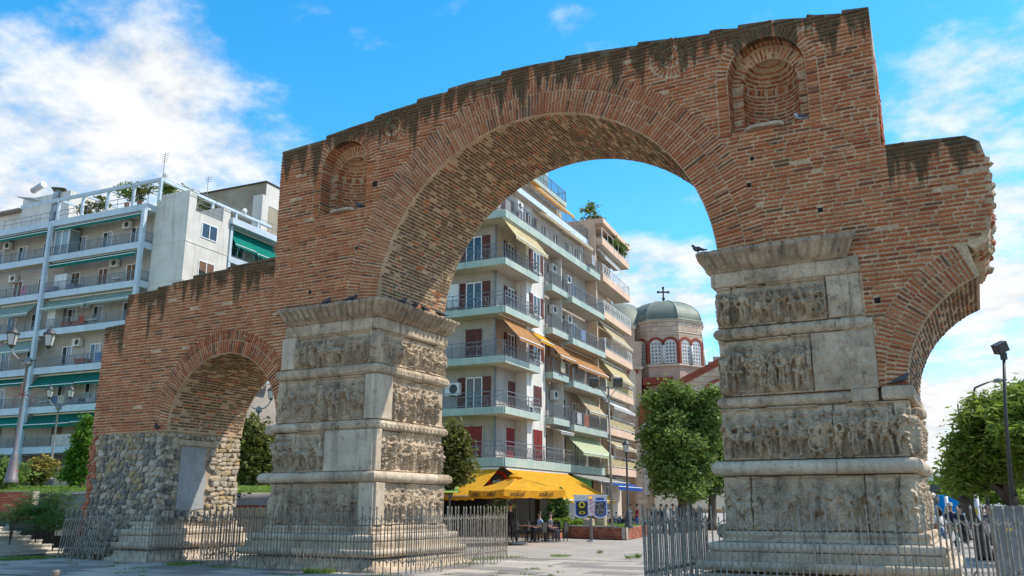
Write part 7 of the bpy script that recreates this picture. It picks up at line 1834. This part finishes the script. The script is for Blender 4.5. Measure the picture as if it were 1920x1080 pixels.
# ================================================================== people
M_SKIN = mk('skin', (.50, .29, .20), (.44, .25, .17), 8, .6); M_SKIND = mk('skin_tan', (.36, .20, .13), (.31, .17, .11), 8, .6); M_HAIRD = mk('hair_dark', (.025, .018, .013), rough=.6); M_HAIRG = mk('hair_grey', (.38, .36, .33), rough=.7); M_SHOE = mk('shoe', (.10, .08, .07), rough=.6)
_fab = {}
def fabric(c):
    if c not in _fab: _fab[c] = mk('fabric_%02d' % len(_fab), c, tuple(x*.78 for x in c), 6, .9)
    return _fab[c]
def person(base, H, rz, top, legs, label, pose='stand', short_leg=False, short_sleeve=True, hair='dark', skin=None, arms=None, seed=0, long_hair=False, seat=.46, group='people on the square and pavement'):
    rd = random.Random(seed); k = H/1.75; root = empty('person', base, rz); tag(root, label, 'person', group)
    V, E, RR, TG = [], [], [], []
    def v(p, r, tag_): V.append(Vector(p)*k); RR.append(r*k); TG.append(tag_); return len(V) - 1
    def chain(s, pts):
        for p, r, t in pts: n = v(p, r, t); E.append((s, n)); s = n
        return s
    sit = pose == 'sit'; hz = seat/k + .09 if sit else .93
    pel = v((0, 0, hz), .145, 'L'); lean = -.04
    wst = chain(pel, [((0, lean*.3, hz + .15), .125, 'T')]); chst = chain(wst, [((0, lean, hz + .33), .145, 'T')]); nk0 = chain(chst, [((0, lean*1.1, hz + .50), .075, 'T')]); nk = chain(nk0, [((0, lean*1.3, hz + .58), .055, 'S')])
    hd = chain(nk, [((0, lean*1.5 - .01, hz + .68), .088, 'S'), ((0, lean*1.5, hz + .77), .085, 'S')])
    st = .22 if pose == 'walk' else .02
    for s in (-1, 1):
        hx = s*.09; ph = s*st
        if sit: pts = [((hx*1.1, -.10, hz - .01), .085, 'L'), ((hx*1.2, -.42, hz + .0), .066, 'L'), ((hx*1.2, -.44, hz - .26), .05, 'K'), ((hx*1.2, -.42, .07), .042, 'K'), ((hx*1.3, -.56, .035), .036, 'F')]
        else: pts = [((hx, ph*.15, .84), .092, 'L'), ((hx*1.1, -.03 - ph*.55, .50), .062, 'L'), ((hx*1.1, .01 - ph*.75 if s*st > 0 else .06 - ph*1.0, .28), .054, 'K'), ((hx*1.1, .02 - ph*1.1, .08), .040, 'K'), ((hx*1.3, -.12 - ph*1.1, .035), .036, 'F')]
        chain(pel, pts)
        am = (arms or {}).get(s, 'down')
        sh = chain(chst, [((s*.17, lean*1.1, hz + .45), .062, 'T')])
        if am == 'down': sw = -s*st*.7; P = [((s*.215, .02 + sw*.4, hz + .22), .046, 'T'), ((s*.225, -.03 + sw, hz + .03), .035, 'A'), ((s*.225, -.07 + sw, hz - .06), .032, 'A')]
        elif am == 'phone': P = [((s*.22, .0, hz + .20), .046, 'T'), ((s*.10, -.24, hz + .22), .035, 'A'), ((s*.06, -.31, hz + .26), .032, 'A')]
        elif am == 'reach': P = [((s*.22, -.20, hz + .34), .045, 'T'), ((s*.24, -.45, hz + .36), .035, 'A'), ((s*.24, -.55, hz + .37), .032, 'A')]
        else: P = [((s*.23, -.02, hz + .22), .046, 'T'), ((s*.16, -.25, hz + .10), .035, 'A'), ((s*.1, -.33, hz + .1), .032, 'A')]
        w = chain(sh, P); a, b = V[-2]/k, V[-1]/k; d = (b-a).normalized(); sdv = d.cross(Vector((0, 1, 0)) if abs(d.y) < .7 else Vector((0, 0, 1))).normalized()
        for q, (o, l) in enumerate(((-.03, .075), (-.011, .088), (.009, .084), (.028, .068))):
            p1 = b + sdv*o*.8 + d*.045; p2 = p1 + d*l*.5 + Vector((0, -.008, 0)); chain(w, [(p1, .0115, 'A'), (p2, .0095, 'A'), (p2 + d*l*.4 + Vector((0, -.016, 0)), .008, 'A')])
        chain(w, [(b + sdv*(-.04) + d*.01 + Vector((0, -.02, 0)), .012, 'A'), (b + sdv*(-.05) + d*.05 + Vector((0, -.03, 0)), .010, 'A')])
    me = bpy.data.meshes.new('body_cage'); me.from_pydata([p[:] for p in V], E, []); ob = bpy.data.objects.new('body_cage', me); COL.objects.link(ob)
    ob.modifiers.new('skin', 'SKIN'); sv = me.skin_vertices[0].data
    for i, r in enumerate(RR): sv[i].radius = (r, r*(.78 if TG[i] in 'T' and i < 6 else .95)); sv[i].use_root = i == 0
    su = ob.modifiers.new('sub', 'SUBSURF'); su.levels = 1; su.render_levels = 1
    dg = bpy.context.evaluated_depsgraph_get(); ev = ob.evaluated_get(dg); bme = bpy.data.meshes.new_from_object(ev); bpy.data.objects.remove(ob)
    sk = skin or M_SKIN; mats = {'T': fabric(top), 'L': fabric(legs), 'S': sk, 'A': sk if short_sleeve else fabric(top), 'K': sk if short_leg else fabric(legs), 'F': M_SHOE}; order_ = list('TLSAKF')
    bme.materials.clear()
    for o_ in order_: bme.materials.append(mats[o_])
    seg = [(np.array(V[a]), np.array(V[b]), TG[b] if TG[b] != 'T' or TG[a] == 'T' else 'T') for a, b in E]
    C = np.array([p.center[:] for p in bme.polygons]); best = np.full(len(C), 1e9); bi = np.zeros(len(C), int)
    for a, b, t in seg:
        d = b - a; u = np.clip(((C - a) @ d)/(d @ d + 1e-9), 0, 1); dist = np.linalg.norm(C - a - u[:, None]*d, axis=1); m = dist < best; best[m] = dist[m]; bi[m] = order_.index(t)
    handz = None
    bme.polygons.foreach_set('material_index', bi.astype(np.int32)); bme.polygons.foreach_set('use_smooth', [True]*len(bme.polygons)); link('body', bme, root)
    hc = V[hd]; hm = MB(); hr = .102*k
    # hair cap, eyes, nose, mouth, ears
    prof = [(hr*math.sin(t), hr*1.12*math.cos(t)) for t in np.linspace(.01, 1.75, 8)]
    hm.lathe(prof, 12, (0, 0, 0)); hm.v = [(x, y*1.05 + .018*k + (.03*k if z < 0 else 0), z) for x, y, z in hm.v]
    if long_hair: hm.tube([(0, .07*k, 0), (0, .10*k, -.12*k), (0, .09*k, -.26*k)], [.08*k, .075*k, .03*k], 10)
    hm.build('hair', {'dark': M_HAIRD, 'grey': M_HAIRG}[hair], root, hc + Vector((0, 0, -.005*k)))
    fm = MB(); y = -.092*k
    for s in (-1, 1): fm.box((s*.034*k - .011*k, y, -.028*k), (s*.034*k + .011*k, y + .02*k, -.014*k), 0)
    fm.box((-.02*k, y, -.088*k), (.02*k, y + .02*k, -.080*k), 1); fm.add([(-.012*k, y + .01*k, -.06*k), (.012*k, y + .01*k, -.06*k), (0, y - .02*k, -.058*k), (0, y + .005*k, -.02*k)], [(0, 1, 2), (0, 2, 3), (2, 1, 3)], 2)
    for s in (-1, 1): fm.box((s*.086*k - .008*k, -.02*k, -.06*k), (s*.086*k + .008*k, .015*k, -.005*k), 2)
    fm.build('face', [M_HAIRD, M_SHUTR, sk], root, hc)
    return root
toward = lambda p: math.atan2((CAM - p).y, (CAM - p).x) + math.pi/2
b = onZ(1771, 1041, 0); person(b, 1.62, YAW + R(205), (.75, .74, .72), (.18, .26, .42), 'woman in a white top and denim shorts walking behind the fence', 'walk', True, hair='dark', skin=M_SKIND, seed=1, long_hair=True)
b = onZ(1792, 1036, 0); person(b, 1.76, YAW + R(160), (.018, .026, .06), (.30, .32, .27), 'grey haired man in a navy shirt and khaki trousers', 'walk', hair='grey', seed=2)
b = ground_at(1733, 33); person(b, 1.7, YAW + R(190), (.03, .05, .10), (.05, .06, .09), 'person in dark blue half hidden by the near pier', 'walk', hair='dark', seed=3)
crowd = [(1752, 38, (.6, .6, .62), (.03, .03, .04), 'person in a light shirt behind the walking woman'), (1806, 36, (.03, .03, .035), (.03, .03, .03), 'person all in black just behind the navy shirt'), (1822, 40, (.62, .62, .64), (.10, .13, .22), 'person in a white shirt and jeans in the middle of the crowd'), (1836, 37, (.04, .05, .08), (.03, .03, .04), 'person in dark clothes right of the white shirt'), (1848, 43, (.5, .28, .25), (.06, .07, .1), 'person in a salmon shirt further back'), (1862, 34, (.10, .10, .12), (.66, .65, .62), 'person in a dark top and white shorts'), (1742, 52, (.45, .1, .08), (.1, .1, .14), 'distant person in a red shirt under the road signs'), (1776, 55, (.2, .25, .4), (.1, .1, .1), 'distant person in a blue shirt beyond the walking couple'), (1812, 50, (.55, .5, .42), (.2, .2, .2), 'distant person in beige beyond the crowd')]
for i, (px, D, t, l, lab) in enumerate(crowd): person(ground_at(px, D), 1.62 + .04*(i % 4), YAW + R((170, 20, 190, 150, 10)[i % 5]), t, l, lab, 'walk' if i % 3 else 'stand', short_leg=(l[0] > .6), seed=10 + i, long_hair=i % 2 == 0)
b = ground_at(1195, 57, .0); person(b, 1.74, YAW + R(95), (.45, .02, .025), (.10, .18, .42), 'man in a red T-shirt looking at his phone near the scooters', 'stand', hair='dark', arms={1: 'phone', -1: 'phone'}, seed=30)
b = ground_at(1181, 57.5, .0); person(b, 1.76, YAW + R(80), (.55, .57, .60), (.12, .13, .16), 'person in a pale shirt reaching towards the man in red', 'stand', arms={1: 'reach'}, seed=31)
for i, px in enumerate((1229, 1242, 1253, 1263)): person(ground_at(px, 50 + .4*i), 1.72 + .03*(i % 2), YAW + R((180, 170, 190, 90)[i]), ((.02, .02, .025), (.03, .03, .035), (.35, .33, .30), (.05, .06, .09))[i], (.04, .04, .05), 'person behind the dense fence, %s of four in a row' % ('leftmost', 'second', 'third', 'rightmost')[i], 'stand', seed=40 + i)
b = ground_at(1014, 43.6); chair(b + Vector((0, .05, 0)), R(10), 'black chair under the customer in light blue'); person(b, 1.74, YAW + R(-60), (.34, .46, .66), (.05, .05, .07), 'seated customer in a light blue shirt at the cafe', 'sit', arms={1: 'fwd', -1: 'fwd'}, seed=50)
b = ground_at(1031, 43.2); chair(b + Vector((0, .05, 0)), R(10), 'black chair under the customer in grey'); person(b, 1.72, YAW + R(60), (.12, .12, .14), (.06, .06, .08), 'seated customer in dark grey facing the light blue shirt', 'sit', arms={1: 'fwd', -1: 'fwd'}, seed=51)
person(ground_at(956, 42.5), 1.76, YAW + R(30), (.02, .02, .022), (.02, .02, .022), 'waiter in black at the end of the pale fence', 'stand', short_sleeve=False, seed=52)

# ================================================================== scooters, cars, signs on the streets
M_TYRE = mk('tyre', (.02, .02, .02), rough=.9); M_CHROME = mk('chrome', (.55, .55, .55), rough=.25, metal=.9); M_SEAT = mk('vinyl_seat', (.025, .025, .025), rough=.5)
def car_paint(n, c): m, t, b = new_mat(n); b.inputs['Base Color'].default_value = c4(c); b.inputs['Roughness'].default_value = .28; b.inputs['Coat Weight'].default_value = .7; b.inputs['Coat Roughness'].default_value = .08; return m
def wheel(root, c, r, w, ax='y'):
    t = MB(); prof = [(r*.62, -w/2), (r*.95, -w/2), (r, -w/4), (r, w/4), (r*.95, w/2), (r*.62, w/2)]; M = Matrix.Translation(c) @ (Matrix.Rotation(R(90), 4, 'X')); t.lathe(prof, 18, M=M); wo = t.build('wheel', M_TYRE, root); h = MB(); h.lathe([(0, -w*.42), (r*.62, -w*.3), (r*.62, w*.3), (0, w*.42)], 10, M=M, smooth=False); h.build('rim', M_CHROME, wo)
def scooter(base, rz, c, label):
    root = empty('motor_scooter', base, rz); tag(root, label, 'scooter', 'scooters parked by the church'); m = car_paint('scooter_paint_%02d' % len(bpy.data.materials), c)
    wheel(root, (.62, 0, .24), .24, .1); wheel(root, (-.58, 0, .24), .24, .12)
    b = MB(); b.tube([(-.85, 0, .62), (-.6, 0, .66), (-.25, 0, .55), (-.1, 0, .32)], [.08, .17, .19, .13], 10); b.tube([(-.15, 0, .28), (.25, 0, .27)], [.15, .15], 8); b.tube([(.3, 0, .3), (.42, 0, .7), (.46, 0, .98)], [.17, .2, .11], 10); b.tube([(.5, 0, .5), (.8, 0, .5)], [.11, .05], 8); b.build('body', m, root)
    s = MB(); s.tube([(-.85, 0, .78), (-.5, 0, .81), (-.12, 0, .76)], [.1, .13, .1], 10); s.build('seat', M_SEAT, root); h = MB(); h.bar((.45, -.32, 1.04), (.45, .32, 1.04), .035); h.tube([(.62, 0, .24), (.46, 0, 1.0)], .03, 8); h.build('handlebar', M_LAMPD, root)
    for s_ in (-1, 1): q = MB(); q.bar((.45, s_*.22, 1.05), (.42, s_*.3, 1.22), .015); q.box((.40, s_*.3 - .06, 1.2), (.43, s_*.3 + .06, 1.29)); q.build('mirror', M_LAMPD, root)
    q = MB(); q.lathe([(0, 0), (.09, 0), (.07, .06)], 12, M=Matrix.Translation((.56, 0, .86)) @ Matrix.Rotation(R(80), 4, 'Y')); q.build('headlight', M_FROST, root)
scooter(ground_at(1163, 56), YAW + R(200), (.03, .03, .035), 'black scooter parked nearest the floodlight pole'); scooter(ground_at(1172, 57.5), YAW + R(215), (.10, .11, .13), 'dark grey scooter behind the black one'); scooter(ground_at(1142, 58), YAW + R(230), (.22, .03, .25), 'purple scooter beside the kiosk')
def car(base, rz, c, label):
    root = empty('parked_car', base, rz); tag(root, label, 'car', 'cars in the right-hand street'); m = car_paint('car_paint_%02d' % len(bpy.data.materials), c)
    prof = [(-2.05, .32), (-2.1, .62), (-1.95, .86), (-1.75, .92), (1.0, .94), (1.75, .84), (2.05, .66), (2.1, .38), (1.95, .25), (-1.9, .25)]; bm = MB(); hw = .86
    nP = len(prof); vs = []
    for y, s_, zi in ((-hw, .94, 0), (-hw*.96, 1, 0), (hw*.96, 1, 0), (hw, .94, 0)): vs += [(x*(1 if abs(y) < hw else .985), y if not (abs(y) == hw and z > .85) else y*.94, z) for x, z in prof]
    fs = [(a*nP + i, a*nP + (i+1) % nP, (a+1)*nP + (i+1) % nP, (a+1)*nP + i) for a in range(3) for i in range(nP)] + [tuple(range(nP-1, -1, -1)), tuple(range(3*nP, 4*nP))]; bm.add(vs, fs, 0, None, False); bm.build('body', m, root)
    cab = [(-1.75, .925), (-1.35, 1.40), (-1.1, 1.46), (.25, 1.46), (.45, 1.42), (1.1, .945)]; rf = MB(); wv = lambda z: .82 - .2*max(0, z - .92)/.54
    rf.add([(x, -wv(z), z) for x, z in cab] + [(x, wv(z), z) for x, z in cab], [(i, i+1, 7 + i, 6 + i) for i in range(5)] + [tuple(range(5, -1, -1)), tuple(range(6, 12))]); cb = rf.build('cabin', m, root)
    g = MB()
    for s_ in (-1, 1): g.add([(x, s_*(wv(z) + .006), z) for x, z in ((-1.45, .98), (-1.2, 1.38), (-.35, 1.40), (-.35, .98))], [(0, 1, 2, 3)]); g.add([(x, s_*(wv(z) + .006), z) for x, z in ((-.27, .98), (-.27, 1.40), (.28, 1.39), (.82, .98))], [(0, 1, 2, 3)])
    g.add([(1.03, -.74, 1.005), (1.03, .74, 1.005), (.50, .62, 1.40), (.50, -.62, 1.40)], [(0, 1, 2, 3)]); g.add([(-1.70, -.74, 1.0), (-1.70, .74, 1.0), (-1.40, .62, 1.37), (-1.40, -.62, 1.37)], [(3, 2, 1, 0)]); g.build('window_glass', M_PANE, cb)
    for x in (-1.3, 1.3):
        for y in (-.78, .78): wheel(root, (x, y, .31), .31, .2)
    for y in (-.62, .62): q = MB(); q.box((1.98, y - .17, .60), (2.09, y + .17, .74)); q.build('headlight', M_FROST, root); q = MB(); q.box((-2.1, y - .17, .66), (-1.99, y + .17, .82)); q.build('tail_light', M_SHUTR, root)
car(ground_at(1925, 36), YAW + R(100), (.70, .71, .72), 'white car at the right edge behind the steel cabinet'); car(ground_at(1918, 44), YAW + R(95), (.05, .12, .10), 'dark green car further up the street on the right'); car(ground_at(1790, 70), YAW + R(92), (.45, .46, .48), 'silver car far behind the crowd')
def road_sign(px, D, py, r, kind, label):
    b = ground_at(px, D); root = empty('road_sign', b, YAW + R(10)); tag(root, label, 'sign'); z = atD(px, py, D).z; p = MB(); p.tube([(0, .03, 0), (0, .03, z + r)], .03, 6); p.build('post', M_LAMPP, root); s = MB(); s.lathe([(0, 0), (r, 0), (r, .015), (0, .016)], 20 if kind == 'round' else 8, M=Matrix.Translation((0, -.02, z)) @ Matrix.Rotation(R(90), 4, 'X')); s.build('sign_plate', M_LAMPP, root)
road_sign(1746, 45, 933, .33, 'round', 'round sign seen from behind, left of a pair'); road_sign(1759, 45.3, 936, .33, 'oct', 'eight-sided sign seen from behind, right of a pair')
# blue market awning, pavement, kerb, road
bq = ground_at(1772, 48); st_ = empty('blue_canopy', bq, YAW); tag(st_, 'bright blue canvas stall canopy in the crowd', 'canopy'); mb = MB(); mb.prism([(-.9, 0, 1.35), (.9, 0, 1.35), (1.0, 0, 1.9), (.3, 0, 2.25), (-.8, 0, 2.15)], (0, 1.4, 0)); mb.build('canvas', cloth('canvas_blue', (.02, .33, .70)), st_)
for x in (-.85, .85):
    for y in (.05, 1.35): mb = MB(); mb.bar((x, y, 0), (x, y, 1.4), .04); mb.build('leg', M_LAMPP, st_)
for px, D, lab in ((1783, 40, 'short striped bollard post left of the big tree'), (1842, 33, 'leaning pale post in front of the tree trunks'), (1822, 45, 'thin white post in the crowd')):
    b = ground_at(px, D); p = MB(); p.tube([(0, 0, 0), (.03, 0, 2.1)], .08, 8); o = p.build('pavement_post', M_KW, None, b); tag(o, lab, 'post'); q = MB(); q.lathe([(.083, 1.35), (.083, 1.6)], 10); q.build('yellow_band', bpy.data.materials['label_yellow'], o)
M_ASPH = mk('asphalt', (.055, .055, .058), (.07, .068, .066), 1.2, .9, .4, 40); ra, rb2 = ground_at(1905, 26), ground_at(1800, 260); rdv = (rb2 - ra).normalized(); rn = Vector((rdv.y, -rdv.x, 0))
mb = MB(); mb.prism([ra + rn*0 - rdv*30, ra + rn*14 - rdv*30, rb2 + rn*14, rb2], (0, 0, .0)) if False else mb.poly([ra - rdv*30 + Vector((0, 0, -.02)), ra + rn*14 - rdv*30 + Vector((0, 0, -.02)), rb2 + rn*14 + Vector((0, 0, -.02)), rb2 + Vector((0, 0, -.02))]); tag(mb.build('road', M_ASPH), kind='structure')
mb = MB(); mb.prism([ra - rdv*30 - rn*.3 + Vector((0, 0, -.1)), ra - rdv*30 + Vector((0, 0, -.1)), rb2 + Vector((0, 0, -.1)), rb2 - rn*.3 + Vector((0, 0, -.1))], (0, 0, .22)); tag(mb.build('kerb', M_CEMENT), kind='structure')

# ================================================================== far background on the right
def ridge(name, D, pxs, pys, mat, depth):
    top = [atD(px, py, D) for px, py in zip(pxs, pys)]; mb = MB(); n = len(top); f = Vector((-SY_, CY_, 0))
    fr = [Vector((p.x, p.y, -2)) - f*depth*.6 for p in top]; bk = [Vector((p.x, p.y, -2)) + f*depth for p in top]; mb.add(fr + top + bk, [(i, i+1, n+i+1, n+i) for i in range(n-1)] + [(n+i, n+i+1, 2*n+i+1, 2*n+i) for i in range(n-1)], 0, None, True); return mb.build(name, mat)
pxs = list(range(-200, 2200, 40)); pys = [884 + 7*math.sin(x*.011) + 5*float(noise3(x*.03, 1., 2.)) + (0 if x > 1500 else 40) for x in pxs]
tag(ridge('hills', 2400, pxs, pys, mk('hill_scrub', (.16, .19, .17), (.23, .24, .22), .006, 1.0), 600), kind='structure')
hmeshes = []
for c in ((.74, .73, .71), (.62, .58, .53), (.5, .36, .28)):
    q = MB(); q.box((-.5, -.5, 0), (.5, .5, 1)); q.add([(-.55, -.55, 1), (.55, -.55, 1), (.55, .55, 1), (-.55, .55, 1), (0, 0, 1.3)], [(0, 1, 4), (1, 2, 4), (2, 3, 4), (3, 0, 4)], 1); hmeshes.append(q.mesh('house', [mk('house_wall_%02d' % len(hmeshes), c), M_TILE]))
town = MB(); rt = random.Random(4)
for i in range(260):
    px = rt.uniform(1730, 1800); py = rt.uniform(889, 915); p = atD(px, py, 2250 - (py - 889)*14); s = rt.uniform(7, 16); town.box((p.x - s/2, p.y - s/2, p.z - 12), (p.x + s/2, p.y + s/2, p.z + s*.5), rt.randrange(3))
tag(town.build('hillside_town', [hmeshes[i].materials[0] for i in range(3)]), 'mass of tiny pale houses on the distant hillside', 'town', kind='stuff')
rnd = np.random.default_rng(77); lo = []
for px in range(1722, 1990, 14): D = 150 + (px % 5)*8; lo.append(lob(px, 925 + (px*7 % 13) - (8 if px > 1760 else 0), 16, 16, D))
link_ = link('far_trees', quad_mesh('far_trees', leaf_cloud(lo, 16000, .7, rnd, 1.5, .9, .1), L_LIME)); tag(link_, 'bank of light green trees at the end of the street', 'trees', kind='stuff')
lo = [lob(px, 918 + (px*5 % 9), 14, 14, 230) for px in range(1755, 1850, 12)]; tag(link('far_woods', quad_mesh('far_woods', leaf_cloud(lo, 7000, .9, rnd, 1.5, 1.2, .1), L_DARK)), 'dark tree clump under the distant hills', 'trees', kind='stuff')
mb = MB(); b = ground_at(1712, 60); mb.box((-2, 0, 2.6), (2.2, 3, 3.1)); mb.box((-1.8, .1, 0), (-1.6, .3, 2.6)); mb.box((1.8, .1, 0), (2.0, .3, 2.6)); o = mb.build('bus_shelter', M_LAMPD, None, b, YAW); tag(o, 'dark flat shelter roof beyond the near pier', 'shelter')

# ================================================================== pigeons on the masonry
def pigeon(P, rz, label, dark=True):
    mb = MB(); s = 1.0
    mb.tube([(-.16, 0, .05), (-.10, 0, .075), (-.03, 0, .10), (.05, 0, .12), (.09, 0, .15), (.11, 0, .19), (.125, 0, .215), (.15, 0, .215), (.175, 0, .205)], [.02, .035, .062, .062, .045, .03, .032, .025, .004], 9); mb.box((-.26, -.035, .035), (-.12, .035, .05)); mb.bar((0, .02, 0), (0, .02, .06), .012); mb.bar((0, -.02, 0), (0, -.02, .06), .012)
    o = mb.build('pigeon', M_PIG if dark else M_PIGL, None, P, rz); tag(o, label, 'pigeon', 'pigeons perched on the arch')
    for s_ in (-1, 1): w = MB(); w.tube([(.05, s_*.05, .12), (-.06, s_*.062, .10), (-.18, s_*.03, .065)], [.03, .04, .008], 6); w.build('wing', M_PIG, o)
M_PIG = mk('pigeon_dark', (.05, .05, .058), (.09, .09, .10), 20, .6); M_PIGL = mk('pigeon_light', (.45, .45, .46), (.3, .3, .32), 20, .6)
pigeon((9.45, -.22, 7.47), R(160), 'pigeon at the left tip of the near pier cornice'); pigeon((13.5, -.02, 4.12), R(10), 'pigeon on the broken impost under the right-hand arch stump')
for i, (x, y, z, l) in enumerate(((-1.9, -.1, 7.48, 'pigeon on the front cornice of the middle pier, left one'), (-.95, -.1, 7.48, 'pigeon on the front cornice of the middle pier, right one'), (.2, .9, 7.48, 'pigeon on the side cornice nearest the corner'), (.22, 1.5, 7.48, 'second pigeon along the side cornice'), (.2, 2.0, 7.48, 'third pigeon along the side cornice'), (.22, 2.9, 7.48, 'pigeon at the far end of the side cornice'))): pigeon((x, y, z), R(40*i), l)
pigeon((-.95, .1, 10.43), R(200), 'pigeon in the left niche'); pigeon((12.0, .1, 10.43), R(170), 'pigeon in the right niche', False); pigeon((-8.95, .1, 4.09), R(-60), 'black pigeon at the spring of the small arch')
